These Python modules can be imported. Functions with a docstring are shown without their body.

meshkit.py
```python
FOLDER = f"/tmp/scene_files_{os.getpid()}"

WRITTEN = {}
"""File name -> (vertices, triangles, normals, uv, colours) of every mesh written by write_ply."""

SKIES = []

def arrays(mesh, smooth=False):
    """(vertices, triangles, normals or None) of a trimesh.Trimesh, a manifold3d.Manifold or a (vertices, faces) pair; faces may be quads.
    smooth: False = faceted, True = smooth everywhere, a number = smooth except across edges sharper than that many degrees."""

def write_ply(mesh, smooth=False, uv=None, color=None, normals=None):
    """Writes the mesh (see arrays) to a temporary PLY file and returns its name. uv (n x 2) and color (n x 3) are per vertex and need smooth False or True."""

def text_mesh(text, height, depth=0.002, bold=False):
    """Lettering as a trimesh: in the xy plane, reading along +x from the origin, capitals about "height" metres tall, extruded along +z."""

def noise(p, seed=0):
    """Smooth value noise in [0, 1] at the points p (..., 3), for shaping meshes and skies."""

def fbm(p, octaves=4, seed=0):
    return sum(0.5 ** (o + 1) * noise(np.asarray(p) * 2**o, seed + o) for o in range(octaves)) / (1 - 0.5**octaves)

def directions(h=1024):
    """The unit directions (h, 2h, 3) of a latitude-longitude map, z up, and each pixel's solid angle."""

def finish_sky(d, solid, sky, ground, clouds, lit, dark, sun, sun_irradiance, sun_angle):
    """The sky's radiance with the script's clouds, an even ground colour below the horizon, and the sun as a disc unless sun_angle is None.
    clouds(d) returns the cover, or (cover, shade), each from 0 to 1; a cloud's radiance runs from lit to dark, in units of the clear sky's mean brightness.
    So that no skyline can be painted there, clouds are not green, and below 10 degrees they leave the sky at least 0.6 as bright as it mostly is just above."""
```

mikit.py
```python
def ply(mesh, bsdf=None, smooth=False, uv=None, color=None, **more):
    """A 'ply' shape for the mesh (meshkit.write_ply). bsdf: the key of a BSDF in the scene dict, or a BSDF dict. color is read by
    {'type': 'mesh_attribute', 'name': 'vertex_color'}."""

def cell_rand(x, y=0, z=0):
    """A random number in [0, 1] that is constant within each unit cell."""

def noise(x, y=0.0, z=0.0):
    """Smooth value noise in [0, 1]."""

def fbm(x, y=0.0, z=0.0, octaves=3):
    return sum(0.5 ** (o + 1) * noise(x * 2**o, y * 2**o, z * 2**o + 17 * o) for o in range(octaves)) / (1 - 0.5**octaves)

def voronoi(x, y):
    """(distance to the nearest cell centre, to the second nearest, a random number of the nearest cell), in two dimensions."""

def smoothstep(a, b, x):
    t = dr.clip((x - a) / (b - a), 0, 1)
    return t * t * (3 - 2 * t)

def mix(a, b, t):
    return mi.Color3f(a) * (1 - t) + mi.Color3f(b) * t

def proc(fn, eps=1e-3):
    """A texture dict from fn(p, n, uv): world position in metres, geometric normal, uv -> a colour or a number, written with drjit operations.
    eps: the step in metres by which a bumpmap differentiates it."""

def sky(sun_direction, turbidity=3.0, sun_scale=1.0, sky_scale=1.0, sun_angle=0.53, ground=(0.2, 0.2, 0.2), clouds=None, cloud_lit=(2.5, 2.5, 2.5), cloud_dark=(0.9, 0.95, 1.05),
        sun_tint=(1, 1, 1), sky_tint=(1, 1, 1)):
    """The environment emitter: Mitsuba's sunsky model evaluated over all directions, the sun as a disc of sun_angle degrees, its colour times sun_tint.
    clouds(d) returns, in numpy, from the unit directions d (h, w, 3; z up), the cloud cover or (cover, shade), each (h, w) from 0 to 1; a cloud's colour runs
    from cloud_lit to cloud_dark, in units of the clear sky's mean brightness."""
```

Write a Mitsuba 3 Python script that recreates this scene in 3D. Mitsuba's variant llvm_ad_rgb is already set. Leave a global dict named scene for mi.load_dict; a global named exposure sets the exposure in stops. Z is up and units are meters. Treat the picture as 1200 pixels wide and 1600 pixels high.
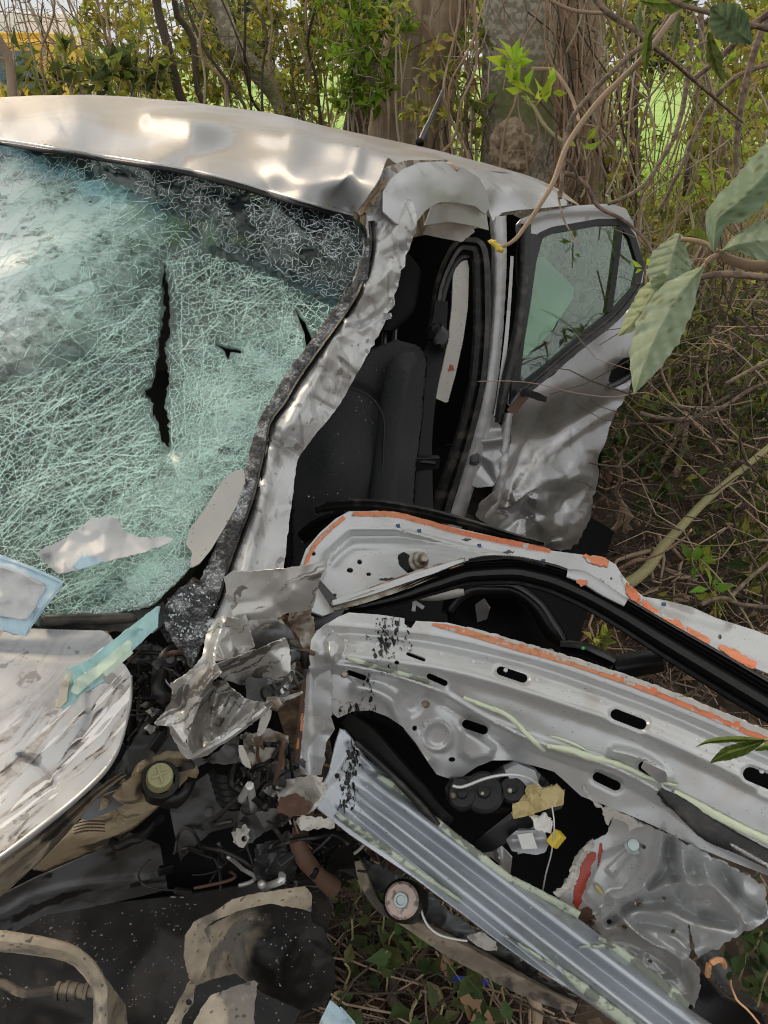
import math, random
import numpy as np, trimesh, shapely
import drjit as dr
import mitsuba as mi
import mikit
from mikit import proc, noise, fbm, voronoi, cell_rand, smoothstep, mix
from meshkit import fbm as nfbm, noise as nnoise, text_mesh
from scipy.interpolate import RBFInterpolator, PchipInterpolator, LinearNDInterpolator
from scipy.spatial import Delaunay

scene, labels = {'type': 'scene'}, {}
T = mi.ScalarTransform4f
# ---------------------------------------------------------------- camera, sky, exposure
EYE = np.array([0.0, 0.0, 1.6]); PITCH = math.radians(30.0); HFOV = 53.0
FWD = np.array([0, math.cos(PITCH), -math.sin(PITCH)])
scene['camera'] = {'type': 'perspective', 'fov': HFOV, 'fov_axis': 'x', 'near_clip': 0.05, 'far_clip': 900.0,
                   'to_world': T().look_at(origin=EYE.tolist(), target=(EYE + FWD).tolist(), up=[0, 0, 1])}
def cloud_cover(d):
    n = nfbm(d * np.array([2.2, 2.2, 3.5]) + 5.0, 4, 3)
    up = np.clip(d[..., 2], 0, 1)      # an overcast sky is brightest overhead
    return np.clip(0.92 + 0.25 * (n - 0.5), 0, 1), np.clip(0.85 - 0.95 * up + (n - 0.5) * 0.9, 0, 1)
scene['sky'] = mikit.sky((-0.50, 0.66, 0.56), turbidity=4, sun_scale=0.3, sun_angle=22, clouds=cloud_cover,
                         cloud_lit=(2.75, 2.72, 2.66), cloud_dark=(1.2, 1.22, 1.25), sun_tint=(1, .985, .96), ground=(0.12, 0.11, 0.08))
exposure = 2.5

# ---------------------------------------------------------------- measuring: a point of the photograph (1200 x 1600) at a depth in metres
F = 600 / math.tan(math.radians(HFOV / 2))
CP, SP = math.cos(PITCH), math.sin(PITCH)
def Q(px, py, d):
    px, py, d = (np.asarray(v, float) for v in (px, py, d))
    u, v = (px - 600) / F, (py - 800) / F
    return np.stack([d * u, d * (CP - v * SP), 1.6 - d * (SP + v * CP)], -1)

# ---------------------------------------------------------------- scene bookkeeping
def numbered(key):
    if key not in scene and key not in labels and not any(k.startswith(key + '__') for k in scene): return key
    i = 1
    while (k := f'{key}_{i:03d}') in scene or k in labels: i += 1
    return k
def thing(name, label, cat, group=None, kind=None):
    key = numbered(name); labels[key] = {'label': label, 'category': cat}
    if group: labels[key]['group'] = group
    if kind: labels[key]['kind'] = kind
    return key
def add(name, mesh, mat, parent=None, smooth=35, label=None, color=None, uv=None, kind=None, **kw):
    key = numbered((parent + '__' if parent else '') + name)
    scene[key] = mikit.ply(mesh, mat, smooth=smooth, color=color, uv=uv, **kw)
    if label or kind:
        labels.setdefault(key, {})
        if label: labels[key]['label'] = label
        if kind: labels[key]['kind'] = kind
    return key
def one(name, mesh, mat, label, cat, group=None, smooth=35, kind=None, **kw):
    key = thing(name, label, cat, group, kind)
    scene[key] = mikit.ply(mesh, mat, smooth=smooth, **kw)
    return key
def setting(name, mesh, mat, smooth=True, **kw):
    scene[name] = mikit.ply(mesh, mat, smooth=smooth, **kw); labels[name] = {'kind': 'structure'}

# ---------------------------------------------------------------- mesh helpers
def cat(ms): return trimesh.util.concatenate(ms)
def spline(path, n=None, step=8.0, lin=False):
    p = np.asarray(path, float)
    s = np.r_[0, np.cumsum(np.maximum(np.linalg.norm(np.diff(p[:, :2], axis=0), axis=1), 1e-6))]
    n = n or max(2, int(s[-1] / step) + 1)
    t = np.linspace(0, s[-1], n)
    if lin or len(p) < 3: return np.stack([np.interp(t, s, p[:, k]) for k in range(p.shape[1])], -1)
    return PchipInterpolator(s, p, axis=0)(t)
def rbf(ctrl):
    c = np.asarray(ctrl, float)
    if len(c) == 1: return lambda x, y: np.full(np.shape(x), c[0, 2])
    if len(c) == 2:
        a, b = c; ab = b[:2] - a[:2]
        return lambda x, y: a[2] + (b[2] - a[2]) * np.clip(((x - a[0]) * ab[0] + (y - a[1]) * ab[1]) / (ab @ ab), -.3, 1.3)
    f = RBFInterpolator(c[:, :2] / 300, c[:, 2], kernel='linear' if len(c) < 4 else 'thin_plate_spline')
    return lambda x, y: f(np.stack([np.ravel(x), np.ravel(y)], -1) / 300).reshape(np.shape(x))
def ridge(line, width, amp):          # raised (amp > 0: towards the viewer) bead along a line
    ln = shapely.LineString(spline(line, step=6)[:, :2])
    return lambda x, y: -amp * np.exp(-(shapely.distance(shapely.points(x, y), ln) / width) ** 2)
def dish(poly, width, amp):           # stamped field, amp > 0: raised towards the viewer
    pg = shapely.Polygon(poly).buffer(0); ed = pg.boundary
    def f(x, y):
        pt = shapely.points(x, y)
        k = np.clip(shapely.distance(pt, ed) / width, 0, 1) * shapely.contains(pg, pt)
        return -amp * k * k * (3 - 2 * k)
    return f
def circle(cx, cy, r, n=20, sx=1.0, rot=0.0):
    a = np.linspace(0, 2 * np.pi, n, endpoint=False); c, s = math.cos(rot), math.sin(rot)
    x, y = r * sx * np.cos(a), r * np.sin(a)
    return np.stack([cx + c * x - s * y, cy + s * x + c * y], -1)
def slot(cx, cy, l, w, rot):
    c, s = math.cos(rot), math.sin(rot)
    return np.array(shapely.LineString([(cx - c * l / 2, cy - s * l / 2), (cx + c * l / 2, cy + s * l / 2)]).buffer(w / 2, quad_segs=4).exterior.coords[:-1])
def crumple(cell, amp, seed, box=(-200, -100, 1500, 1800), sx=1.0):
    """Flat facets that meet in sharp folds, as sheet metal buckles."""
    r = np.random.default_rng(seed)
    g = np.stack(np.meshgrid(np.arange(box[0], box[2], cell), np.arange(box[1], box[3], cell / sx)), -1).reshape(-1, 2)
    g = g + r.uniform(-.5, .5, g.shape) * [cell, cell / sx]
    f = LinearNDInterpolator(g, r.uniform(-1, 1, len(g)) * amp, fill_value=0)
    return lambda x, y: f(x, y)
def wave(scale, amp, seed=0):
    return lambda x, y: amp * (nfbm(np.stack([np.asarray(x) / scale, np.asarray(y) / scale, np.full(np.shape(x), seed * 7.3)], -1), 3, seed) - .5) * 2
def local(f, cx, cy, r):              # keep a displacement to a neighbourhood
    return lambda x, y: f(x, y) * np.exp(-(((x - cx) ** 2 + (y - cy) ** 2) / r ** 2))
def total(base, *fs):
    b = base if callable(base) else rbf(base)
    return (lambda x, y: b(x, y) + sum(f(x, y) for f in fs)) if fs else b
def ragged(poly, amp, seed, step=7, where=None):
    p = np.asarray(poly, float); p = np.vstack([p, p[:1]])
    s = np.r_[0, np.cumsum(np.linalg.norm(np.diff(p, axis=0), axis=1))]
    t = np.arange(0, s[-1], step)
    q = np.stack([np.interp(t, s, p[:, k]) for k in (0, 1)], -1)
    r = np.random.default_rng(seed)
    j = r.normal(0, amp, q.shape)
    if where is not None: j *= np.array([where(x, y) for x, y in q])[:, None]
    return q + j
def rounded(poly, r=10):
    g = shapely.Polygon(poly).buffer(0).buffer(-r).buffer(2 * r).buffer(-r)
    if g.geom_type != 'Polygon': g = max(g.geoms, key=lambda a: a.area)
    return np.array(g.exterior.coords[:-1])
def solidify(v, f, thick):
    """A sheet given some thickness away from the viewer."""
    a, b, c = v[f[:, 0]], v[f[:, 1]], v[f[:, 2]]
    fn = np.cross(b - a, c - a)
    flip = ((a - EYE) * fn).sum(1) > 0
    f = np.where(flip[:, None], f[:, ::-1], f); fn = np.where(flip[:, None], -fn, fn)
    n = np.zeros_like(v)
    for k in range(3): np.add.at(n, f[:, k], fn)
    n /= np.linalg.norm(n, axis=1, keepdims=True) + 1e-12
    e = np.sort(np.vstack([f[:, [0, 1]], f[:, [1, 2]], f[:, [2, 0]]]), axis=1)
    d = np.vstack([f[:, [0, 1]], f[:, [1, 2]], f[:, [2, 0]]])
    _, inv, cnt = np.unique(e, axis=0, return_inverse=True, return_counts=True)
    bd = d[cnt[inv.ravel()] == 1]; m = len(v)
    rim = np.vstack([np.c_[bd[:, 1], bd[:, 0], bd[:, 0] + m], np.c_[bd[:, 1], bd[:, 0] + m, bd[:, 1] + m]])
    return trimesh.Trimesh(np.vstack([v, v - n * thick]), np.vstack([f, f[:, ::-1] + m, rim]), process=False)
def sheet(outline, depth, step=7, holes=(), thick=.0025, up=None):
    pg = shapely.Polygon(outline, [h for h in holes]).buffer(0)
    if pg.geom_type != 'Polygon': pg = max(pg.geoms, key=lambda a: a.area)
    pts = []
    for ring in [pg.exterior, *pg.interiors]:
        L = ring.length; m = max(8, int(L / (step if ring is pg.exterior else min(step, L / 14))))
        pts += [ring.interpolate(t).coords[0] for t in np.arange(m) * L / m]
        pts += [c for c in ring.coords[:-1]]
    x0, y0, x1, y1 = pg.bounds
    gx, gy = np.meshgrid(np.arange(x0, x1, step), np.arange(y0, y1, step * .87))
    gx = gx + (np.arange(gx.shape[0]) % 2)[:, None] * step * .5
    gx, gy = gx.ravel(), gy.ravel()
    inner = pg.buffer(-step * .45); shapely.prepare(inner)
    k = shapely.contains_xy(inner, gx, gy)
    p = np.vstack([np.array(pts), np.stack([gx[k], gy[k]], -1)])
    p = p[np.sort(np.unique(np.round(p, 1), axis=0, return_index=True)[1])]
    tri = Delaunay(p).simplices
    c = p[tri].mean(1); shapely.prepare(pg)
    tri = tri[shapely.contains_xy(pg, c[:, 0], c[:, 1])]
    d = depth if callable(depth) else rbf(depth)
    v = Q(p[:, 0], p[:, 1], d(p[:, 0], p[:, 1]))
    if up is not None: v[:, 2] -= up(p[:, 0], p[:, 1])
    return solidify(v, tri, thick)
FLAT = [(-1, -1), (1, -1), (1, 1), (-1, 1)]
ROUND = [(math.cos(a), math.sin(a)) for a in np.linspace(0, 2 * np.pi, 12, endpoint=False)]
BEAD = [(-1, 1)] + [(-math.cos(a), -math.sin(a)) for a in np.linspace(0, np.pi, 7)] + [(1, 1)]
def bar(path, section=ROUND, t=None, step=6, lin=False, rough=0.0, seed=0, off=0.0, wob=0.0):
    """A solid bar along a path of (px, py, depth, half width in px): section = (across, depth) pairs; t = half thickness in metres (None: as wide as deep).
    depth may be a function of (px, py)."""
    path = list(path)
    if callable(path[0][2]):
        fn = path[0][2]; p = spline([(a[0], a[1], a[3]) for a in path], step=step, lin=lin)
        p = np.c_[p[:, :2], fn(p[:, 0], p[:, 1]), p[:, 2]]
    else: p = spline(path, step=step, lin=lin)
    r = np.random.default_rng(seed)
    if wob:
        w = np.cumsum(r.normal(0, wob, (len(p), 2)), axis=0); w -= np.linspace(0, 1, len(p))[:, None] * w[-1]; p[:, :2] += w
    tg = np.gradient(p[:, :2], axis=0); tg /= np.linalg.norm(tg, axis=1, keepdims=True) + 1e-9
    nr = np.stack([-tg[:, 1], tg[:, 0]], -1)
    S = np.array(section, float)
    a = p[:, None, :2] + nr[:, None] * (p[:, 3][:, None, None] * S[None, :, :1])
    th = (p[:, 3] * p[:, 2] / F) if t is None else np.full(len(p), t)
    dd = p[:, 2][:, None] + S[None, :, 1] * th[:, None] + off
    if rough:
        a = a + r.normal(0, rough, a.shape); dd = dd + r.normal(0, rough * 1e-3, dd.shape)
    v = Q(a[..., 0], a[..., 1], dd)
    n, m = v.shape[:2]; v = v.reshape(-1, 3)
    i, j = np.meshgrid(np.arange(n - 1), np.arange(m), indexing='ij'); k = (j + 1) % m
    q = np.stack([i * m + j, i * m + k, (i + 1) * m + k, (i + 1) * m + j], -1).reshape(-1, 4)
    f = np.vstack([q[:, [0, 1, 2]], q[:, [0, 2, 3]]])
    c0, c1 = len(v), len(v) + 1
    v = np.vstack([v, v[:m].mean(0), v[-m:].mean(0)])
    jj = np.arange(m); kk = (jj + 1) % m
    f = np.vstack([f, np.c_[np.full(m, c0), kk, jj], np.c_[np.full(m, c1), (n - 1) * m + jj, (n - 1) * m + kk]])
    me = trimesh.Trimesh(v, f, process=False)
    if me.volume < 0: me.invert()
    return me
def tube(pts, rad, sides=7, n=None):
    """A round tube through world points with a radius at each."""
    p = np.asarray(pts, float); r = np.broadcast_to(np.asarray(rad, float), len(p))
    if n:
        s = np.r_[0, np.cumsum(np.linalg.norm(np.diff(p, axis=0), axis=1) + 1e-9)]; t = np.linspace(0, s[-1], n)
        r = np.interp(t, s, r); p = PchipInterpolator(s, p, axis=0)(t)
    tg = np.gradient(p, axis=0); tg /= np.linalg.norm(tg, axis=1, keepdims=True) + 1e-12
    up = np.tile([0.31, 0.2, 0.93], (len(p), 1)); up[np.abs((tg * up).sum(1)) > .95] = [1, 0, .1]
    a = np.cross(tg, up); a /= np.linalg.norm(a, axis=1, keepdims=True); b = np.cross(tg, a)
    th = np.linspace(0, 2 * np.pi, sides, endpoint=False)
    v = p[:, None] + r[:, None, None] * (np.cos(th)[None, :, None] * a[:, None] + np.sin(th)[None, :, None] * b[:, None])
    n_, m = v.shape[:2]; v = v.reshape(-1, 3)
    i, j = np.meshgrid(np.arange(n_ - 1), np.arange(m), indexing='ij'); k = (j + 1) % m
    q = np.stack([i * m + j, (i + 1) * m + j, (i + 1) * m + k, i * m + k], -1).reshape(-1, 4)
    f = np.vstack([q[:, [0, 1, 2]], q[:, [0, 2, 3]]]); v = np.vstack([v, p[0], p[-1]])
    jj = np.arange(m); kk = (jj + 1) % m; N = n_ * m
    f = np.vstack([f, np.c_[np.full(m, N), jj, kk], np.c_[np.full(m, N + 1), N - m + kk, N - m + jj]])
    return trimesh.Trimesh(v, f, process=False)
def lathe(profile, loc, axis, n=28):
    """Turned about an axis through loc: profile = (radius, height) pairs."""
    m = trimesh.creation.revolve(np.array(profile, float), sections=n)
    m.apply_transform(trimesh.geometry.align_vectors([0, 0, 1], np.asarray(axis, float))); m.apply_translation(loc)
    return m
def box(loc, size, axes=None, bevel=.12):
    s = np.asarray(size, float) / 2; b = s.min() * bevel
    pts = np.array([[sx * (s[0] - (k != 0) * b), sy * (s[1] - (k != 1) * b), sz * (s[2] - (k != 2) * b)] for sx in (-1, 1) for sy in (-1, 1) for sz in (-1, 1) for k in range(3)])
    m = trimesh.convex.convex_hull(pts)
    if axes is not None:
        A = np.array(axes, float).T; M = np.eye(4); M[:3, :3] = A; m.apply_transform(M)
    m.apply_translation(loc); return m
def frame_axes(fwd, up=(0, 0, 1)):
    x = np.asarray(fwd, float); x /= np.linalg.norm(x); y = np.cross(up, x); y /= np.linalg.norm(y); return [x, y, np.cross(x, y)]
def towards_eye(p): d = EYE - p; return d / np.linalg.norm(d)
def leaves(pos, dirs, nrm, length, width, cols, fold=.25, droop=.15):
    """One mesh of many folded leaves, and the colour of each vertex."""
    d = dirs / (np.linalg.norm(dirs, axis=1, keepdims=True) + 1e-9)
    s = np.cross(d, nrm); s /= np.linalg.norm(s, axis=1, keepdims=True) + 1e-9
    n = np.cross(s, d); L, W = length[:, None], width[:, None]
    v = np.stack([pos, pos + d * L * .45 + s * W * .5 + n * W * fold, pos + d * L * .45, pos + d * L * .45 - s * W * .5 + n * W * fold, pos + d * L - n * L * droop], 1)
    m = len(pos); b = (np.arange(m) * 5)[:, None, None]
    f = (np.array([[0, 2, 1], [0, 3, 2], [1, 2, 4], [2, 3, 4]])[None] + b).reshape(-1, 3)
    return trimesh.Trimesh(v.reshape(-1, 3), f, process=False), np.repeat(cols, 5, axis=0)
# ---------------------------------------------------------------- materials
def two(d): return {'type': 'twosided', 'bsdf': d}
def rgb(*c): return {'type': 'rgb', 'value': list(c)}
def plain(key, col, rough=.6, metallic=0.0, coat=0.0, spec=.5, sheen=0.0):
    col = col if isinstance(col, dict) else rgb(*col)
    scene[key] = two({'type': 'principled', 'base_color': col, 'roughness': rough, 'metallic': metallic, 'clearcoat': coat, 'clearcoat_gloss': .9, 'specular': spec, 'sheen': sheen})
def dot3(p, a): return p.x * float(a[0]) + p.y * float(a[1]) + p.z * float(a[2])
def unit(a): a = np.asarray(a, float); return a / np.linalg.norm(a)
def bumped(key, fn, scale, eps=.002):
    scene[key] = {'type': 'bumpmap', 'arbitrary': proc(fn, eps), 'scale': scale, 'bsdf': scene[key]}

def silver_fn(p, n, uv):
    g = fbm(p.x * 9, p.y * 9, p.z * 9, 4); s = noise(p.x * 230, p.y * 230, p.z * 230)
    c = mix((.41, .41, .415), (.36, .355, .345), smoothstep(.42, .75, g))
    c = mix(c, (.22, .18, .14), smoothstep(.62, .80, fbm(p.x * 21 + 9, p.y * 21, p.z * 14, 4)) * .6)
    return mix(c, (.14, .12, .10), smoothstep(.90, .95, s) * .5)
plain('silver_paint', proc(silver_fn), .34, .48, .6)
def roof_fn(p, n, uv):
    g = fbm(p.x * 3.5, p.y * 2.2, 4, 4)
    return mix((.32, .32, .325), (.265, .24, .205), smoothstep(.35, .65, g) * smoothstep(.93, .985, dr.abs(n.z)))
plain('dusty_roof', proc(roof_fn), .46, .22, .22)
def scraped_fn(p, n, uv):
    c = silver_fn(p, n, uv)
    return mix(c, (.13, .11, .09), smoothstep(.46, .72, fbm(p.x * 8, p.y * 8, p.z * 11, 4)) * .4)
plain('scraped_silver', proc(scraped_fn), .24, .68, .8)
_a = unit(Q(600, 360, 1.32) - Q(400, 850, 1.13)); _ap = unit(np.cross(_a, unit(Q(500, 600, 1.24) - EYE)))
def pillar_fn(p, n, uv):
    a, b = dot3(p, _a), dot3(p, _ap); g = fbm(p.x * 14, p.y * 14, p.z * 14, 4)
    c = mix((.48, .48, .475), (.41, .405, .395), smoothstep(.38, .66, g))
    c = mix(c, (.58, .58, .57), smoothstep(.60, .68, fbm(a * 22, b * 170, 3, 3)) * .5)
    c = mix(c, (.10, .085, .07), smoothstep(.585, .66, fbm(a * 30 + g * 3, b * 60 - a * 40, 1, 4)) * .35)
    return mix(c, (.09, .08, .07), smoothstep(.66, .74, fbm(p.x * 70, p.y * 70, p.z * 70, 4)) * .6)
plain('pillar_paint', proc(pillar_fn), .4, .35, .3)
_t = unit(Q(472, 890, 1.03) - Q(372, 955, 1.055)); _tp = unit(np.cross(_t, unit(Q(430, 925, 1.04) - EYE)))
def torn_fn(p, n, uv):
    g = fbm(p.x * 24 + p.z * 12, p.y * 24, p.z * 24, 5); a, b = dot3(p, _t), dot3(p, _tp)
    s = fbm(a * 16 + g * 1.5, b * 130 + g * 6, 0, 4)
    c = mix((.50, .495, .48), (.42, .405, .375), smoothstep(.35, .65, g))
    c = mix(c, (.08, .068, .055), smoothstep(.58, .68, s) * .8)
    c = mix(c, (.16, .125, .09), smoothstep(.62, .78, fbm(p.x * 17 + 40, p.y * 17, p.z * 17, 4)) * .6)
    return mix(c, (.62, .61, .59), smoothstep(.70, .76, fbm(p.x * 90, p.y * 90, p.z * 60 + 30, 2)) * .6)
plain('torn_paint', proc(torn_fn), .32, .5, .4)
_h = unit(Q(200, 1060, .97) - Q(-10, 1240, .82)); _hn = unit(np.cross(_h, Q(60, 1200, .84) - Q(60, 1050, .95))); _hp = np.cross(_hn, _h)
HOODC = Q(110, 1130, .88)
def hood_fn(p, n, uv):
    a, b = dot3(p, _h), dot3(p, _hp)
    w = fbm(p.x * 14, p.y * 14, p.z * 14, 3)
    s = fbm(a * 9 + w * 1.6, b * 120 + w * 7, 0, 5); s2 = fbm(a * 22 + 7, b * 260 + w * 12, 3, 4)
    k = smoothstep(.34, .62, fbm(p.x * 130, p.y * 130, p.z * 130, 3)); t = dr.abs((b - float(HOODC @ _hp)) - .012)           # the scraped band across the panel
    band = 1 - smoothstep(.05, .13, t + (w - .5) * .12)
    c = mix((.40, .41, .425), (.34, .345, .35), smoothstep(.4, .7, w))
    c = mix(c, (.21, .18, .155), smoothstep(.44, .60, s) * (.2 + .6 * band) * (.35 + .65 * k))
    c = mix(c, (.035, .028, .025), smoothstep(.54, .66, s2) * (.08 + .92 * band) * smoothstep(.38, .55, s) * (.2 + .8 * k))
    c = mix(c, (.06, .05, .045), smoothstep(.64, .7, fbm(p.x * 45, p.y * 45, p.z * 45 + 5, 4)) * .55)
    return mix(c, (.64, .64, .64), smoothstep(.64, .70, fbm(a * 20 + 50, b * 150, 8, 3)) * .8 * band)
plain('scraped_paint', proc(hood_fn), .6, .04, .05)
def primer_fn(p, n, uv):
    g = fbm(p.x * 11, p.y * 11, p.z * 11, 4); k = noise(p.x * 330, p.y * 330, p.z * 330)
    k2 = noise(p.x * 150 + 5, p.y * 150, p.z * 150)
    c = mix((.43, .44, .44), (.39, .395, .39), smoothstep(.35, .7, g))
    c = mix(c, (.32, .265, .22), smoothstep(.60, .78, fbm(p.x * 17 + 3, p.y * 17, p.z * 17, 3)) * .3)
    c = mix(c, (.10, .085, .07), smoothstep(.89, .95, k) * .7)
    return mix(c, (.14, .11, .09), smoothstep(.93, .97, k2) * .6)
plain('inner_paint', proc(primer_fn), .26, .38, .6)
def sill_fn(p, n, uv):
    g = fbm(p.x * 8, p.y * 8, p.z * 8, 3); k = noise(p.x * 260, p.y * 260, p.z * 260)
    c = mix((.36, .385, .415), (.295, .318, .345), smoothstep(.35, .7, g))
    c = mix(c, (.45, .47, .48), smoothstep(.69, .73, fbm(p.x * 50, p.y * 50, p.z * 50, 4)) * .4)
    return mix(c, (.07, .07, .07), smoothstep(.90, .95, k) * .7)
plain('blue_grey_paint', proc(sill_fn), .22, .45, .7)
def orange_fn(p, n, uv):
    g = fbm(p.x * 60, p.y * 60, p.z * 60, 4)
    c = mix((.60, .17, .075), (.52, .21, .10), smoothstep(.3, .7, fbm(p.x * 12, p.y * 12, p.z * 12, 2)))
    c = mix(c, (.42, .41, .39), smoothstep(.65, .68, g))
    return mix(c, (.30, .13, .06), smoothstep(.64, .75, noise(p.x * 170, p.y * 170, p.z * 170)) * .5)
plain('orange_sealer', proc(orange_fn), .55)
def paleseal_fn(p, n, uv):
    g = fbm(p.x * 75, p.y * 75, p.z * 75, 4)
    return mix(mix((.45, .50, .39), (.34, .37, .29), g), (.08, .085, .075), smoothstep(.50, .60, fbm(p.x * 55 + 9, p.y * 55, p.z * 55, 4)) * .8)
plain('pale_sealer', proc(paleseal_fn), .6)
plain('clean_sealer', (.53, .58, .42), .55)
def gran_fn(p, n, uv):
    g = fbm(p.x * 420, p.y * 420, p.z * 420, 3); h = fbm(p.x * 45, p.y * 45, p.z * 45, 3)
    return mix(mix((.012, .012, .013), (.15, .15, .15), smoothstep(.42, .7, h)), (.40, .41, .41), smoothstep(.48, .62, g) * (.12 + .75 * smoothstep(.42, .62, h)))
plain('crushed_seal', proc(gran_fn), .6)
bumped('crushed_seal', lambda p, n, uv: fbm(p.x * 300, p.y * 300, p.z * 300, 3), .004)
plain('black_rubber', (.006, .006, .006), .4, spec=.35)
def dustyrub_fn(p, n, uv): return mix((.007, .007, .007), (.05, .044, .036), smoothstep(.45, .78, fbm(p.x * 40, p.y * 40, p.z * 40, 4)))
plain('dusty_rubber', proc(dustyrub_fn), .5)
plain('aerial_black', (.02, .024, .034), .4)
plain('black_plastic', (.007, .007, .008), .35, spec=.4)
plain('dark_metal', (.06, .06, .06), .4, .6)
def grime_fn(p, n, uv):
    g = fbm(p.x * 19, p.y * 19, p.z * 19, 5); k = noise(p.x * 210, p.y * 210, p.z * 210)
    c = mix((.006, .0052, .0045), (.028, .022, .017), smoothstep(.48, .80, g))
    return mix(c, (.30, .29, .26), smoothstep(.865, .90, k) * smoothstep(.45, .6, noise(p.x * 14, p.y * 14, p.z * 14)) * .9)
plain('grimy_liner', proc(grime_fn), .62)
def innerwing_fn(p, n, uv):
    g = fbm(p.x * 12, p.y * 12, p.z * 16, 5)
    c = mix((.12, .125, .13), (.05, .046, .042), smoothstep(.38, .66, g))
    return mix(c, (.010, .009, .008), smoothstep(.55, .70, fbm(p.x * 34, p.y * 34, p.z * 34 + 5, 4)) * .9)
plain('dirty_inner_wing', proc(innerwing_fn), .45, .25)
def mud_fn(p, n, uv):
    g = fbm(p.x * 28, p.y * 28, p.z * 28, 5); s = fbm(p.x * 80 + p.y * 60, p.y * 15, p.z * 80, 3)
    c = mix((.27, .22, .16), (.155, .125, .092), smoothstep(.3, .65, g))
    c = mix(c, (.025, .022, .02), smoothstep(.54, .62, fbm(p.x * 16 + 20, p.y * 16, p.z * 16, 5)) * .85)
    return mix(c, (.08, .065, .05), smoothstep(.60, .72, s) * .6)
plain('mud_coated', proc(mud_fn), .8)
bumped('mud_coated', lambda p, n, uv: fbm(p.x * 60, p.y * 60, p.z * 60, 4), .008)
def drymud_fn(p, n, uv):
    g = fbm(p.x * 28, p.y * 28, p.z * 28, 5)
    c = mix((.42, .355, .265), (.27, .225, .165), smoothstep(.3, .62, g))
    c = mix(c, (.13, .12, .11), smoothstep(.50, .60, fbm(p.x * 22 + 20, p.y * 22, p.z * 22, 5)) * .8)
    return mix(c, (.05, .045, .04), smoothstep(.80, .88, noise(p.x * 190, p.y * 190, p.z * 190)) * .8)
plain('dry_mud', proc(drymud_fn), .85)
_lx = unit(Q(500, 1480, 1.12) - Q(310, 1480, 1.08)); _l0 = float(Q(405, 1470, 1.1) @ _lx)
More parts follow.
